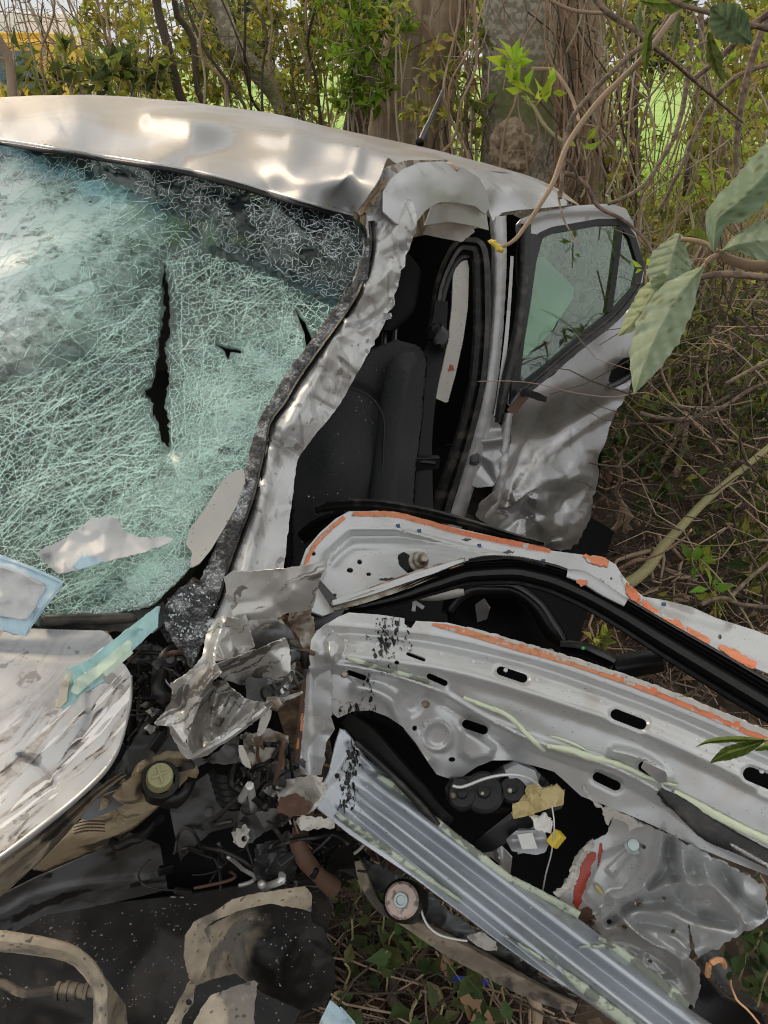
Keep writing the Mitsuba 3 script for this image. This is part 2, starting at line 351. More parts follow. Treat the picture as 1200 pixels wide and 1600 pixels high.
def liner_fn(p, n, uv):
    t = dot3(p, _lx) - _l0 + (fbm(p.x * 20, p.y * 20, p.z * 20, 4) - .5) * .10
    return mix(drymud_fn(p, n, uv), grime_fn(p, n, uv), smoothstep(-.035, .025, t))
plain('muddy_liner', proc(liner_fn), .6)
def tan_fn(p, n, uv):
    g = fbm(p.x * 16, p.y * 16, p.z * 16, 5)
    return mix(mix((.43, .36, .24), (.27, .21, .135), smoothstep(.35, .6, g)), (.018, .014, .011), smoothstep(.54, .70, fbm(p.x * 22 + 4, p.y * 22, p.z * 22, 4)) * .85)
plain('stained_plastic', proc(tan_fn), .42)
plain('cap_yellow', (.27, .26, .13), .45)
plain('cream_trim', (.70, .69, .65), .5)
def speck_fn(p, n, uv):
    k = noise(p.x * 240, p.y * 240, p.z * 240)
    return mix(mix((.46, .445, .41), (.36, .34, .30), fbm(p.x * 18, p.y * 18, p.z * 18, 3)), (.20, .17, .14), smoothstep(.84, .90, k) * .8)
plain('speckled_trim', proc(speck_fn), .5)
def fabric_fn(p, n, uv):
    w = noise(p.x * 420, p.y * 420, p.z * 420)
    return mix((.007, .007, .008), (.019, .019, .0215), w) * (.7 + .6 * fbm(p.x * 10, p.y * 10, p.z * 10, 2))
plain('seat_fabric', proc(fabric_fn), .85, sheen=.3)
plain('belt_webbing', (.008, .008, .009), .6, spec=.3)
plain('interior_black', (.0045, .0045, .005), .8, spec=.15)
plain('rust_brown', (.085, .045, .028), .7)
plain('tarnish', proc(lambda p, n, uv: mix((.34, .31, .265), (.13, .09, .06), smoothstep(.40, .62, fbm(p.x * 55, p.y * 55, p.z * 55, 4)))), .45, .35)
plain('zinc', (.34, .40, .40), .32, .6)
plain('bush_face', proc(lambda p, n, uv: mix((.40, .31, .27), (.16, .13, .11), smoothstep(.52, .66, fbm(p.x * 130, p.y * 130, p.z * 130, 3)))), .4, .2)
plain('blood_red', (.28, .035, .02), .4)
plain('label_yellow', (.55, .40, .04), .5)
plain('tan_clip', (.42, .34, .16), .5)
plain('grey_motor', (.30, .31, .32), .4, .3)
plain('wire_grey', (.55, .55, .53), .4, .5)
plain('copper', (.62, .33, .16), .4, .5)
plain('green_light', (.05, .7, .2), .4)
plain('blue_plastic', (.02, .05, .42), .35)
plain('clip_navy', (.03, .06, .13), .5)
plain('gum_black', (.005, .0045, .004), .25)
# glass
scene['side_glass'] = {'type': 'thindielectric', 'int_ior': 1.6, 'specular_transmittance': rgb(.52, .72, .58)}
WO = Q(60, 975, 1.03); W1 = unit(Q(240, 945, 1.07) - WO); W2 = unit(np.cross(np.cross(W1, Q(300, 262, 1.42) - WO), W1))
_wc = lambda px, py, d: ((Q(px, py, d) - WO) @ W1, (Q(px, py, d) - WO) @ W2)
CRUSH_AND_SKY = [(*_wc(400, 590, 1.22), .13, .42), (*_wc(330, 740, 1.17), .14, .40), (*_wc(230, 920, 1.08), .10, .60), (*_wc(60, 800, 1.12), .16, .03), (*_wc(40, 440, 1.36), .15, .95), (*_wc(-10, 320, 1.42), .17, 1.1), (*_wc(150, 345, 1.41), .09, .5), (*_wc(480, 560, 1.26), .08, .30)]  # crushed spots, plus upper-left ones whose pale haze paints a sky reflection
_b0, _b1 = np.array(_wc(200, 300, 1.41)), np.array(_wc(560, 475, 1.30)); _bt = unit(_b1 - _b0); _bn = np.array([-_bt[1], _bt[0]])
if _bn[1] < 0: _bn = -_bn
def band_t(a, b): return (a - float(_b0[0])) * float(_bn[0]) + (b - float(_b0[1])) * float(_bn[1])
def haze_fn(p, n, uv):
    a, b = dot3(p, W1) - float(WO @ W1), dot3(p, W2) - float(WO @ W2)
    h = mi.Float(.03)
    for (x, y, r, k) in CRUSH_AND_SKY: h = h + k * dr.exp(-(dr.square(a - float(x)) + dr.square(b - float(y))) / float(r * r))
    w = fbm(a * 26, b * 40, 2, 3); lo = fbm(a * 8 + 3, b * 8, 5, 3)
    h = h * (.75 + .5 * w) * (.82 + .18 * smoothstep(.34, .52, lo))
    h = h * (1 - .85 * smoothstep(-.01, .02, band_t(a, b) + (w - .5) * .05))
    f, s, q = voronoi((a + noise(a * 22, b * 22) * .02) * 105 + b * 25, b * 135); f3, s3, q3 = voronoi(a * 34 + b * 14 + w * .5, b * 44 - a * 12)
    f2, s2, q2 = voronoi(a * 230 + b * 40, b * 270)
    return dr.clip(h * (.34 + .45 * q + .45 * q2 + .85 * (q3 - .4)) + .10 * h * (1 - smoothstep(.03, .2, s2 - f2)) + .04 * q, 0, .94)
def crush_sky_col(p, n, uv):
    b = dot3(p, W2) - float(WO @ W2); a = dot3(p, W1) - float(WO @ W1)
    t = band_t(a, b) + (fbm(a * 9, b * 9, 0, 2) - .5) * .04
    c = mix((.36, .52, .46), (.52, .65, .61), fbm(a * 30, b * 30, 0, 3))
    c = mix(c, (.70, .745, .735), smoothstep(.10, -.10, a) * smoothstep(.26, .42, b))  # sky reflection painted in: paler colour at the upper left of the pane
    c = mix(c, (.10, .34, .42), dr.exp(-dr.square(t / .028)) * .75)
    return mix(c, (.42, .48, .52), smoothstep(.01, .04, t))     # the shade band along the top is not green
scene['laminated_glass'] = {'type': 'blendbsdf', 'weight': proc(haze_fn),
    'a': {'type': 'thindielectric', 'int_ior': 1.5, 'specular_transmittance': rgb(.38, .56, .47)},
    'b': two({'type': 'principled', 'base_color': proc(crush_sky_col), 'roughness': .35, 'specular': .6})}
plain('crushed_glass', (.62, .82, .74), .35, 0, 0, .6)
plain('white_shard', (.54, .60, .62), .3, 0, 0, .6)
scene['band_glass'] = two({'type': 'principled', 'base_color': rgb(.016, .020, .024), 'roughness': .16, 'specular': .7})
# wrapping
def paper_fn(p, n, uv): return mix((.50, .50, .495), (.41, .41, .405), fbm(p.x * 30, p.y * 30, p.z * 30, 3))
plain('white_paper', proc(paper_fn), .6)
def film_fn(p, n, uv): return mix((.37, .50, .57), (.50, .58, .62), smoothstep(.42, .62, fbm(p.x * 40, p.y * 22, p.z * 30, 3)))
plain('pale_blue_film', proc(film_fn), .25, 0, .4)
plain('teal_film', (.26, .44, .44), .25, 0, .5)
plain('mint_pad', (.43, .53, .43), .6)
plain('cream_edge', (.45, .40, .31), .6)
# plants and ground
def vcol(rough=.45, trans=.9): return {'type': 'principledthin', 'base_color': {'type': 'mesh_attribute', 'name': 'vertex_color'}, 'roughness': rough, 'diff_trans': trans, 'spec_trans': 0.0}
scene['leaf'] = vcol()
scene['dry_leaf'] = two({'type': 'principled', 'base_color': {'type': 'mesh_attribute', 'name': 'vertex_color'}, 'roughness': .8})
def bark_fn(p, n, uv):
    g = fbm(p.x * 30, p.y * 30, p.z * 5, 4); r = fbm(p.x * 8, p.y * 8, p.z * 22, 3)
    return mix(mix((.40, .30, .20), (.23, .17, .115), smoothstep(.35, .65, g)), (.46, .37, .26), smoothstep(.56, .7, r) * .6)
plain('brown_bark', proc(bark_fn), .85)
def moss_fn(p, n, uv):
    g = fbm(p.x * 60, p.y * 60, p.z * 60, 3); m = fbm(p.x * 7, p.y * 7, p.z * 4, 4)
    c = mix((.23, .20, .15), (.40, .37, .29), smoothstep(.42, .62, g))
    return mix(c, (.14, .155, .05), smoothstep(.45, .65, m) * .85)
plain('mossy_bark', proc(moss_fn), .9)
def branch_fn(p, n, uv): return mix((.20, .14, .095), (.10, .07, .048), smoothstep(.40, .62, fbm(p.x * 70, p.y * 70, p.z * 70, 4)))
plain('branch_bark', proc(branch_fn), .75)
bumped('branch_bark', lambda p, n, uv: fbm(p.x * 160, p.y * 160, p.z * 160, 3), .004)
plain('vine_bark', (.32, .23, .155), .8)
plain('vine_red', (.33, .21, .14), .75)
plain('vine_grey', (.40, .34, .24), .8)
plain('vine_dark', (.075, .056, .039), .85)
plain('stem_green', (.27, .24, .11), .7)
plain('twig_tan', (.27, .185, .115), .7)
def soil_fn(p, n, uv):
    g = fbm(p.x * 14, p.y * 14, p.z * 14, 5); k = fbm(p.x * 55, p.y * 55, p.z * 55, 3)
    c = mix((.04, .028, .019), (.085, .058, .037), smoothstep(.4, .7, g))
    return mix(c, (.14, .095, .06), smoothstep(.58, .7, k) * .7)
plain('soil', proc(soil_fn), .95)
def grass_fn(p, n, uv): return mix((.17, .27, .055), (.25, .36, .09), fbm(p.x * 2, p.y * 2, 0, 4))
plain('field_grass', proc(grass_fn), .9)
plain('truck_yellow', (.75, .42, .03), .4, 0, .4)
plain('truck_white', (.8, .8, .8), .5)
plain('truck_glass', (.10, .14, .18), .1)
# ================================================================ the wrecked car: body shell
CAR = thing('wrecked_car', 'crashed silver hatchback with shattered windscreen and its front door torn open', 'car')
def P(name, mesh, mat, **kw): return add(name, mesh, mat, CAR, **kw)

# --- roof
roof_f = total([(-90, 200, 1.52), (0, 216, 1.50), (140, 238, 1.46), (300, 264, 1.42), (420, 296, 1.39), (555, 332, 1.355),
                (-90, 153, 2.55), (0, 152, 2.6), (140, 148, 2.65), (300, 160, 2.6), (420, 175, 2.55), (520, 200, 2.5), (620, 222, 2.45), (700, 240, 2.4), (780, 262, 2.35), (900, 312, 2.15),
                (602, 262, 1.43), (690, 262, 1.62), (750, 280, 1.85), (820, 300, 2.0), (300, 200, 1.75), (450, 222, 1.66), (540, 240, 1.60), (120, 180, 1.95), (0, 180, 1.95)],
               ridge([(240, 196), (300, 200), (380, 205), (460, 216), (540, 238), (605, 262)], 11, .030), ridge([(270, 262), (300, 232), (360, 218), (430, 215)], 22, -.016), 
               local(crumple(70, .012, 11), 430, 255, 150), local(crumple(36, .004, 12), 330, 230, 120), local(crumple(60, .010, 13), 820, 290, 90), local(crumple(50, .006, 14), 90, 185, 110))
roof_o = [(-90, 205), (0, 216), (70, 226), (140, 238), (220, 250), (300, 264), (360, 278), (420, 296), (480, 312), (530, 328), (556, 333), (572, 312), (590, 284), (606, 262), (640, 252), (690, 252), (735, 266),
          (770, 268), (830, 284), (880, 308), (905, 320), (880, 299), (840, 280), (780, 261), (700, 239), (620, 221), (520, 199), (420, 175), (300, 160), (200, 151), (140, 148), (60, 149), (0, 152), (-90, 154)]
roof_up = lambda x, y: (ridge([(236, 192), (300, 200), (380, 207), (460, 220), (540, 242), (605, 264)], 12, .016)(x, y) + ridge([(270, 268), (300, 236), (360, 222), (440, 218)], 16, -.010)(x, y) + ridge([(430, 296), (470, 262), (510, 238)], 16, -.005)(x, y) + ridge([(520, 322), (545, 290), (560, 258)], 10, .010)(x, y)
    + local(crumple(70, .003, 15), 420, 255, 170)(x, y) + local(crumple(30, .0022, 16), 90, 185, 110)(x, y) + local(crumple(45, .005, 17), 800, 288, 110)(x, y) + crumple(26, .0006, 18)(x, y)) * np.clip(np.minimum((330 + .0 * x - y) / 14, (y - 150) / 22), 0, 1)
roof = P('roof', sheet(roof_o, roof_f, 4, thick=.0015, up=roof_up), 'dusty_roof', smooth=30)
add('edge_lip', bar([(-90, 208, roof_f, 3), (0, 219, roof_f, 3), (140, 241, roof_f, 3), (300, 267, roof_f, 3), (420, 299, roof_f, 3), (552, 336, roof_f, 3)], BEAD, t=.004, off=-.003), 'silver_paint', roof)
add('gap_seal', bar([(-90, 213, roof_f, 3), (0, 224, roof_f, 3.2), (140, 246, roof_f, 3.5), (300, 272, roof_f, 4.5), (420, 304, roof_f, 5), (552, 342, roof_f, 4)], BEAD, t=.003, off=.006), 'black_rubber', roof)
add('drip_channel', bar([(556, 334, 1.352, 10), (575, 312, 1.36, 13), (592, 290, 1.37, 13), (612, 270, 1.41, 11), (650, 256, 1.52, 6), (700, 254, 1.66, 4)], FLAT, t=.002, rough=.5, seed=3), 'tarnish', roof, label='roof channel packed with dry bark and dirt')
for i, (pa, r) in enumerate([([(562, 335, 1.345, 4), (578, 308, 1.35, 6), (598, 284, 1.362, 4)], .9), ([(572, 332, 1.345, 3), (590, 300, 1.352, 5), (612, 275, 1.37, 3)], .9), ([(580, 318, 1.34, 3), (600, 288, 1.352, 3)], .8)]):
    add('bark_strip', bar(pa, BEAD, t=.004, rough=r, seed=20 + i, step=4), 'brown_bark', roof)
ant0 = Q(657, 221, 2.42); ant1 = Q(692, 142, 2.55)
ant = P('aerial', tube([ant0, ant0 * .72 + ant1 * .28, ant0 * .7 + ant1 * .3, ant1], [.0095, .0095, .007, .005], 9), 'aerial_black')
add('aerial_foot', lathe([(0, .03), (.007, .028), (.011, .010), (.014, 0), (0, -.01)], Q(656, 223, 2.42), ant1 - ant0), 'black_plastic', ant)
P('bark_chip', bar([(693, 257, 1.62, 2), (705, 260, 1.62, 6), (716, 266, 1.64, 3)], BEAD, t=.009, rough=.6, seed=5, step=3), 'brown_bark')

# --- roof rail over the doors and the A pillar
rail1_f = total([(600, 300, 1.345), (625, 270, 1.385), (650, 258, 1.45), (700, 256, 1.60), (750, 285, 1.80), (765, 322, 1.83), (690, 318, 1.52), (720, 300, 1.60), (660, 322, 1.42), (640, 345, 1.37)],
                ridge([(628, 292), (670, 282), (720, 288), (757, 312)], 18, .012), local(crumple(45, .010, 21), 650, 300, 70), local(crumple(24, .004, 22), 680, 285, 80))
P('roof_rail', sheet([(598, 300), (610, 280), (630, 264), (655, 254), (690, 252), (725, 262), (748, 277), (760, 298), (766, 322), (758, 335), (742, 322), (712, 316), (690, 316), (676, 320), (664, 330), (650, 348), (620, 350), (598, 330)], rail1_f, 4.5), 'silver_paint', smooth=28)
rail2_f = total([(740, 272, 1.84), (790, 268, 2.06), (840, 284, 2.12), (892, 318, 2.13), (830, 322, 1.98), (766, 330, 1.86), (756, 298, 1.83), (800, 298, 1.95)], ridge([(755, 300), (800, 290), (850, 302), (885, 318)], 12, .014), local(crumple(40, .012, 31), 800, 300, 80))
P('roof_rail', sheet([(728, 266), (760, 266), (800, 270), (840, 284), (870, 302), (893, 320), (850, 325), (810, 328), (785, 332), (770, 345), (764, 330), (757, 300)], rail2_f, 4.5), 'silver_paint', smooth=28)
P('rail_underside', sheet([(676, 320), (712, 316), (742, 322), (760, 334), (764, 360), (735, 352), (700, 346), (664, 352)], [(676, 320, 1.50), (742, 322, 1.76), (760, 350, 1.84), (690, 350, 1.58)], 6), 'silver_paint', label='dull grey inner edge of the roof rail')
P('head_lining', sheet([(668, 350), (700, 344), (738, 352), (742, 362), (722, 378), (690, 372), (660, 366)], [(668, 350, 1.62), (738, 355, 1.86), (690, 375, 1.78)], 6), 'speckled_trim')

ap = [(620, 272, 1.37, 20), (607, 300, 1.345, 30), (612, 345, 1.33, 40), (600, 400, 1.31, 34), (588, 440, 1.30, 34), (560, 505, 1.275, 37), (528, 560, 1.25, 38), (495, 620, 1.225, 36), (462, 665, 1.205, 33), (436, 705, 1.19, 32), (420, 770, 1.165, 38), (400, 850, 1.13, 48), (384, 920, 1.105, 55), (372, 985, 1.08, 58)]
apo = spline(ap, step=14)
def side(sgn, k=1.0):
    tg = np.gradient(apo[:, :2], axis=0); tg /= np.linalg.norm(tg, axis=1, keepdims=True); nr = np.stack([-tg[:, 1], tg[:, 0]], -1)
    return apo[:, :2] + sgn * k * nr * apo[:, 3:4]
rim_o = ragged(np.vstack([side(-1), side(1)[::-1]]), 1.5, 5, 7, lambda x, y: 1.0 if 350 < y < 560 else .3)
apf = rbf([(a, b, c) for a, b, c, _ in ap[::2]] + [(*q, d + .035) for q, d in zip(side(-1)[::4], apo[::4, 2])] + [(*q, d + .012) for q, d in zip(side(1)[::4], apo[::4, 2])])
tall = np.array([(602, 320), (585, 400), (575, 440), (545, 500), (510, 555), (478, 615), (446, 668), (432, 690), (418, 750), (398, 830), (380, 900), (365, 985)])
apillar_f = total(apf, ridge(tall, 11, .012), local(crumple(30, .017, 41), 580, 420, 130), local(crumple(13, .0065, 42), 565, 460, 130), ridge([(640, 300), (612, 352), (596, 372)], 4, -.006), ridge([(612, 470), (580, 500), (556, 512)], 4, -.010), ridge([(560, 590), (530, 560)], 4, -.008), ridge([(520, 640), (488, 622)], 4, -.006), local(crumple(40, .010, 43), 450, 700, 110), local(crumple(22, .003, 45), 450, 690, 90), local(crumple(60, .008, 44), 400, 850, 120),
                  ridge([(430, 690), (470, 715)], 7, -.014), ridge([(560, 505), (530, 470)], 7, -.012), ridge([(640, 380), (600, 400)], 6, -.012), wave(40, .003, 4))
apil = P('windscreen_pillar', sheet(rim_o, apillar_f, 2.8), 'pillar_paint', smooth=17, label='buckled silver windscreen pillar with torn edges')
for i, (x, y, w) in enumerate([(632, 385, 8), (606, 495, 7), (452, 690, 12), (464, 698, 8)]):
    r = np.random.default_rng(60 + i)
    add('torn_flap', sheet(ragged([(x - w, y - w * .5), (x + w * .2, y - w * .8), (x + w, y), (x + w * .3, y + w * .7), (x - w * .7, y + w * .5)], 1.5, 61 + i, 4), [(x - w, y, apillar_f(np.array([x]), np.array([y]))[0] - .004), (x + w, y, apillar_f(np.array([x]), np.array([y]))[0] - .028), (x, y + w, apillar_f(np.array([x]), np.array([y]))[0] - .010)], 3), 'silver_paint', apil)
# crushed bonding strip and rubber line between glass and pillar
def sealpath(off, w): return [(q[0], q[1], d + .006, w) for q, d in zip(off, apo[:, 2])]
s_mid = np.array([(577, 372), (574, 400), (562, 440), (540, 478), (516, 515), (490, 548), (462, 590), (438, 630), (415, 672), (402, 715), (388, 770), (366, 830), (344, 890), (325, 940), (300, 975)])
s_d = apillar_f(s_mid[:, 0] + 12, s_mid[:, 1])
seal = P('bonding_strip', bar([(x, y, d + .004, w) for (x, y), d, w in zip(s_mid, s_d, [5, 7, 9, 12, 14, 13, 15, 16, 15, 14, 15, 18, 22, 26, 26])], [(-1, -.4), (-.4, -1), (.5, -.8), (1, 0), (.6, 1), (-.8, 1)], t=.008, rough=.6, seed=7, step=3.5), 'crushed_seal', smooth=30, label='black glass bonding strip full of crushed glass')
rl = np.array([(580, 345), (582, 385), (576, 420), (562, 458), (540, 494), (520, 522), (498, 552), (470, 592), (446, 632), (424, 664), (418, 690), (410, 730), (396, 785), (376, 840), (358, 890), (346, 930), (330, 965)])
add('rubber_edge', bar([(x, y, d - .001, 5) for (x, y), d in zip(rl, apillar_f(rl[:, 0] + 5, rl[:, 1]))], [(-1, 0), (-.7, -1), (-.1, -.2), (.3, -1), (.9, -.6), (1, .5), (0, 1)], t=.006, rough=.25, seed=8, step=5), 'dusty_rubber', seal)

# --- windscreen
WS = total([(-90, 205, 1.52), (0, 224, 1.50), (140, 246, 1.465), (300, 272, 1.425), (420, 303, 1.395), (570, 350, 1.352), (574, 400, 1.328), (540, 470, 1.302), (490, 545, 1.268), (440, 620, 1.232), (402, 700, 1.20), (375, 780, 1.168), (330, 840, 1.14),
            (280, 905, 1.105), (240, 945, 1.085), (150, 968, 1.05), (60, 975, 1.03), (-90, 930, 1.07), (-90, 580, 1.28), (0, 580, 1.275), (250, 480, 1.34), (330, 500, 1.318), (420, 480, 1.315), (250, 640, 1.26), (330, 640, 1.232), (150, 760, 1.175), (250, 780, 1.165)],
           ridge([(490, 548), (420, 520), (350, 525), (290, 560)], 40, .012), ridge([(256, 410), (264, 520), (256, 600), (266, 700)], 22, -.016), ridge([(0, 440), (120, 380), (230, 330)], 30, .012), wave(120, .010, 5), wave(45, .0025, 6), crumple(46, .002, 51), crumple(15, .0010, 52))
ws_o = ragged(rounded([(-90, 210), (0, 222), (140, 243), (300, 268), (420, 300), (545, 338), (568, 350), (577, 372), (575, 402), (558, 442), (536, 480), (512, 515), (488, 546), (460, 588), (436, 628), (412, 674), (398, 715), (385, 745), (345, 790), (318, 840), (300, 880), (278, 908), (256, 925), (240, 945), (150, 965), (60, 976), (-90, 935)], 6), .9, 9, 6)
tear = ragged([(256, 410), (262, 440), (265, 480), (264, 520), (258, 548), (263, 585), (263, 606), (257, 628), (262, 652), (266, 702), (254, 690), (246, 658), (238, 640), (240, 632), (226, 612), (239, 600), (246, 560), (250, 520), (257, 480), (254, 440)], 1.5, 12, 4)
tears = [tear, ragged([(336, 538), (352, 542), (380, 548), (378, 552), (360, 550), (358, 562), (353, 556), (350, 547)], .5, 13, 4), ragged([(462, 484), (474, 500), (486, 522), (489, 546), (480, 548), (476, 524)], .6, 14, 5), ragged([(150, 250), (166, 262), (178, 270), (194, 270), (204, 280), (188, 288), (176, 278), (160, 266)], 1.2, 15, 4),
         ragged([(362, 318), (376, 304), (392, 292), (394, 302), (376, 320), (380, 340), (396, 358), (386, 360), (368, 342)], 1.2, 16, 4), ragged([(240, 282), (262, 286), (284, 292), (280, 298), (258, 294)], 1.2, 17, 4), ragged([(470, 392), (486, 384), (496, 398), (480, 402)], 1.4, 18, 4)]
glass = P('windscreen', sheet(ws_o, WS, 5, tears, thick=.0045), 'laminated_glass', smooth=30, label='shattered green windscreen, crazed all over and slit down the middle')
# white crushed lines: narrow slivers proud of the glass
def cracks(n, region, ang, length, seed, w=(.5, 1.0), curve=.5, lift=.0012):
    r = np.random.default_rng(seed); pg = shapely.Polygon(region).intersection(shapely.Polygon(ws_o, tears).buffer(-2)); shapely.prepare(pg)
    x0, y0, x1, y1 = pg.bounds; vs, fs, k = [], [], 0
    while k < n:
        x, y = r.uniform(x0, x1), r.uniform(y0, y1)
        if not shapely.contains_xy(pg, x, y): continue
        k += 1
        a = ang(x, y, r); L = r.uniform(*length); m = max(3, int(L / 5)); c = r.normal(0, curve) / m; pts = []
        for i in range(m):
            pts.append((x, y)); x += math.cos(a) * L / m; y += math.sin(a) * L / m; a += c + r.normal(0, .05)
        p = np.array(pts); ins = shapely.contains_xy(pg, p[:, 0], p[:, 1])
        p = p[:len(p) if ins.all() else int(np.argmin(ins))]
        if len(p) < 2: continue
        tg = np.gradient(p, axis=0); tg /= np.linalg.norm(tg, axis=1, keepdims=True) + 1e-9; nr = np.stack([-tg[:, 1], tg[:, 0]], -1)
        ww = r.uniform(*w) * np.sin(np.linspace(.35, np.pi - .35, len(p)))[:, None]
        vs.append(np.vstack([p + nr * ww * .6, p - nr * ww * .6])); j = np.arange(len(p) - 1); N = len(p)
        fs.append(np.vstack([np.c_[j, j + 1, j + N], np.c_[j + 1, j + 1 + N, j + N]]))
    off = np.cumsum([0] + [len(v) for v in vs[:-1]]); v = np.vstack(vs); f = np.vstack([a + o for a, o in zip(fs, off)])
    return solidify(Q(v[:, 0], v[:, 1], WS(v[:, 0], v[:, 1]) - lift), f, .0008)
around = lambda cx, cy: (lambda x, y, r: math.atan2(y - cy, x - cx) + (math.pi / 2 if r.random() < .55 else 0) + r.normal(0, .45))
anyway = lambda x, y, r: r.uniform(0, 6.3)
flow = lambda x, y, r: -.42 + .0012 * (x - 130) + r.normal(0, .32) + (1.4 if r.random() < .28 else 0)
def craze(region, spacing, seed, ang=0.0, stretch=1.0, w=(.25, .8), drop=.25, lift=.0012, jit=.5):
    """The crushed white edges between the splinters of the pane: slivers along the borders of scattered cells."""
    from scipy.spatial import Voronoi
    r = np.random.default_rng(seed); pg = shapely.Polygon(region).intersection(shapely.Polygon(ws_o, tears).buffer(-2)); shapely.prepare(pg)
    x0, y0, x1, y1 = pg.bounds; c, s = math.cos(ang), math.sin(ang); D = math.hypot(x1 - x0, y1 - y0) / 2 + 60; cx, cy = (x0 + x1) / 2, (y0 + y1) / 2
    g = np.stack(np.meshgrid(np.arange(-D, D, spacing * stretch), np.arange(-D, D, spacing / stretch)), -1).reshape(-1, 2)
    g = g + r.normal(0, jit, g.shape) * [spacing * stretch, spacing / stretch]
    tw = nfbm(np.c_[g / 90, np.full(len(g), seed)], 3, seed) - .5
    g = g + tw[:, None] * [0, 50]
    q = np.stack([cx + c * g[:, 0] - s * g[:, 1], cy + s * g[:, 0] + c * g[:, 1]], -1)
    vo = Voronoi(q); rv = np.array([k for k in vo.ridge_vertices if k[0] >= 0]); A, B = vo.vertices[rv[:, 0]], vo.vertices[rv[:, 1]]
    keep = shapely.contains_xy(pg, A[:, 0], A[:, 1]) & shapely.contains_xy(pg, B[:, 0], B[:, 1]) & (r.random(len(A)) > drop) & (np.linalg.norm(A - B, axis=1) < spacing * stretch * 4)
    A, B = A[keep], B[keep]; t = B - A; L = np.linalg.norm(t, axis=1, keepdims=True) + 1e-6; n = np.stack([-t[:, 1], t[:, 0]], -1) / L
    M = (A + B) / 2 + n * r.normal(0, .03, (len(A), 1)) * L
    wa = (w[0] + (w[1] - w[0]) * r.random((len(A), 1)) ** 2.2); wt = wa * .35
    v = np.stack([A + n * wt, A - n * wt, M + n * wa, M - n * wa, B + n * wt, B - n * wt], 1)
    f = (np.array([[0, 2, 1], [1, 2, 3], [2, 4, 3], [3, 4, 5]])[None] + (np.arange(len(A)) * 6)[:, None, None]).reshape(-1, 3)
    v = v.reshape(-1, 2); return solidify(Q(v[:, 0], v[:, 1], WS(v[:, 0], v[:, 1]) - lift), f, .0007)
R_dense = [(258, 405), (330, 395), (430, 430), (500, 470), (575, 490), (575, 520), (250, 960), (90, 985), (160, 880), (240, 760), (262, 690)]
R_core = [(300, 560), (480, 500), (500, 560), (380, 760), (300, 880), (230, 950), (180, 930), (270, 760)]
R_left = [(-60, 620), (120, 560), (252, 430), (256, 720), (215, 830), (110, 975), (-60, 940)]
R_upper = [(-60, 232), (170, 258), (240, 320), (330, 390), (256, 420), (250, 470), (110, 570), (-60, 625)]
R_band = [(150, 246), (300, 268), (420, 300), (570, 345), (580, 400), (560, 470), (500, 465), (430, 425), (330, 385), (250, 330), (190, 290)]
R_top = [(-60, 220), (150, 246), (200, 290), (120, 300), (-60, 268)]
add('crack_lines', cat([craze(R_dense, 7.4, 101, .5, 1.5, (0.11, 0.54), .12), craze(R_dense, 11, 121, -.6, 1.5, (0.11, 0.50), .35), craze(R_core, 6.5, 102, -.7, 1.3, (0.11, 0.47), .2), craze(R_left, 6.6, 103, -.38, 2.4, (0.11, 0.60), .15), craze(R_left, 15, 104, 1.1, 1.8, (0.11, 0.43), .45), craze(R_upper, 17, 107, -.35, 1.8, (0.09, 0.43), .35),
    craze([(110, 400), (256, 330), (330, 390), (256, 430), (250, 540), (150, 560)], 10, 108, .9, 1.5, (0.11, 0.50), .3), cracks(260, R_dense, around(330, 760), (40, 120), 111, (.2, .5), .12), cracks(420, R_left, flow, (50, 160), 112, (.2, .55), .12), cracks(90, R_upper, flow, (60, 160), 113, (.2, .5), .1)]), 'crushed_glass', glass, smooth=False, kind='stuff')
add('shard_lines', cat([craze(R_band, 8, 105, .3, 1.15, (.08, .5), .3), craze(R_band, 15, 106, -.6, 1.6, (.12, .65), .45), craze(R_top, 8, 109, .1, 1.4, (.15, .7), .3), craze([(280, 300), (560, 350), (570, 420), (400, 370)], 7, 110, 0, 1.1, (.2, .75), .5)]), 'white_shard', glass, smooth=False, kind='stuff')
add('sun_band', sheet(np.array([(-90, 212), (140, 245), (300, 271), (420, 303), (545, 342), (566, 353), (574, 374), (570, 402), (545, 440), (470, 420), (400, 378), (330, 350), (240, 330), (180, 292), (100, 262), (-90, 236)]), lambda x, y: WS(x, y) + .007, 8, thick=.001), 'band_glass', glass, label='smoked band behind the top edge of the windscreen')
# cream strip of torn pillar trim standing in the lower corner of the glass
P('pillar_trim', sheet(rounded([(381, 733), (366, 736), (346, 752), (322, 792), (296, 828), (290, 850), (300, 862), (297, 888), (312, 880), (330, 858), (352, 822), (372, 786), (384, 760)], 3), [(381, 733, 1.17), (300, 850, 1.115), (310, 880, 1.10), (340, 790, 1.145), (372, 786, 1.158)], 6), 'speckled_trim')
P('scuttle_cover', sheet([(60, 962), (150, 955), (235, 952), (255, 940), (262, 970), (240, 990), (160, 985), (90, 985), (56, 975)], [(60, 975, 1.045), (240, 960, 1.10), (160, 985, 1.055)], 6), 'dusty_rubber')
wip = P('wiper_trim', bar([(64, 968, 1.02, 4), (70, 969, 1.02, 9), (140, 968, 1.035, 9), (205, 966, 1.05, 8), (214, 966, 1.052, 3)], ROUND, rough=.35, seed=4), 'dusty_rubber')

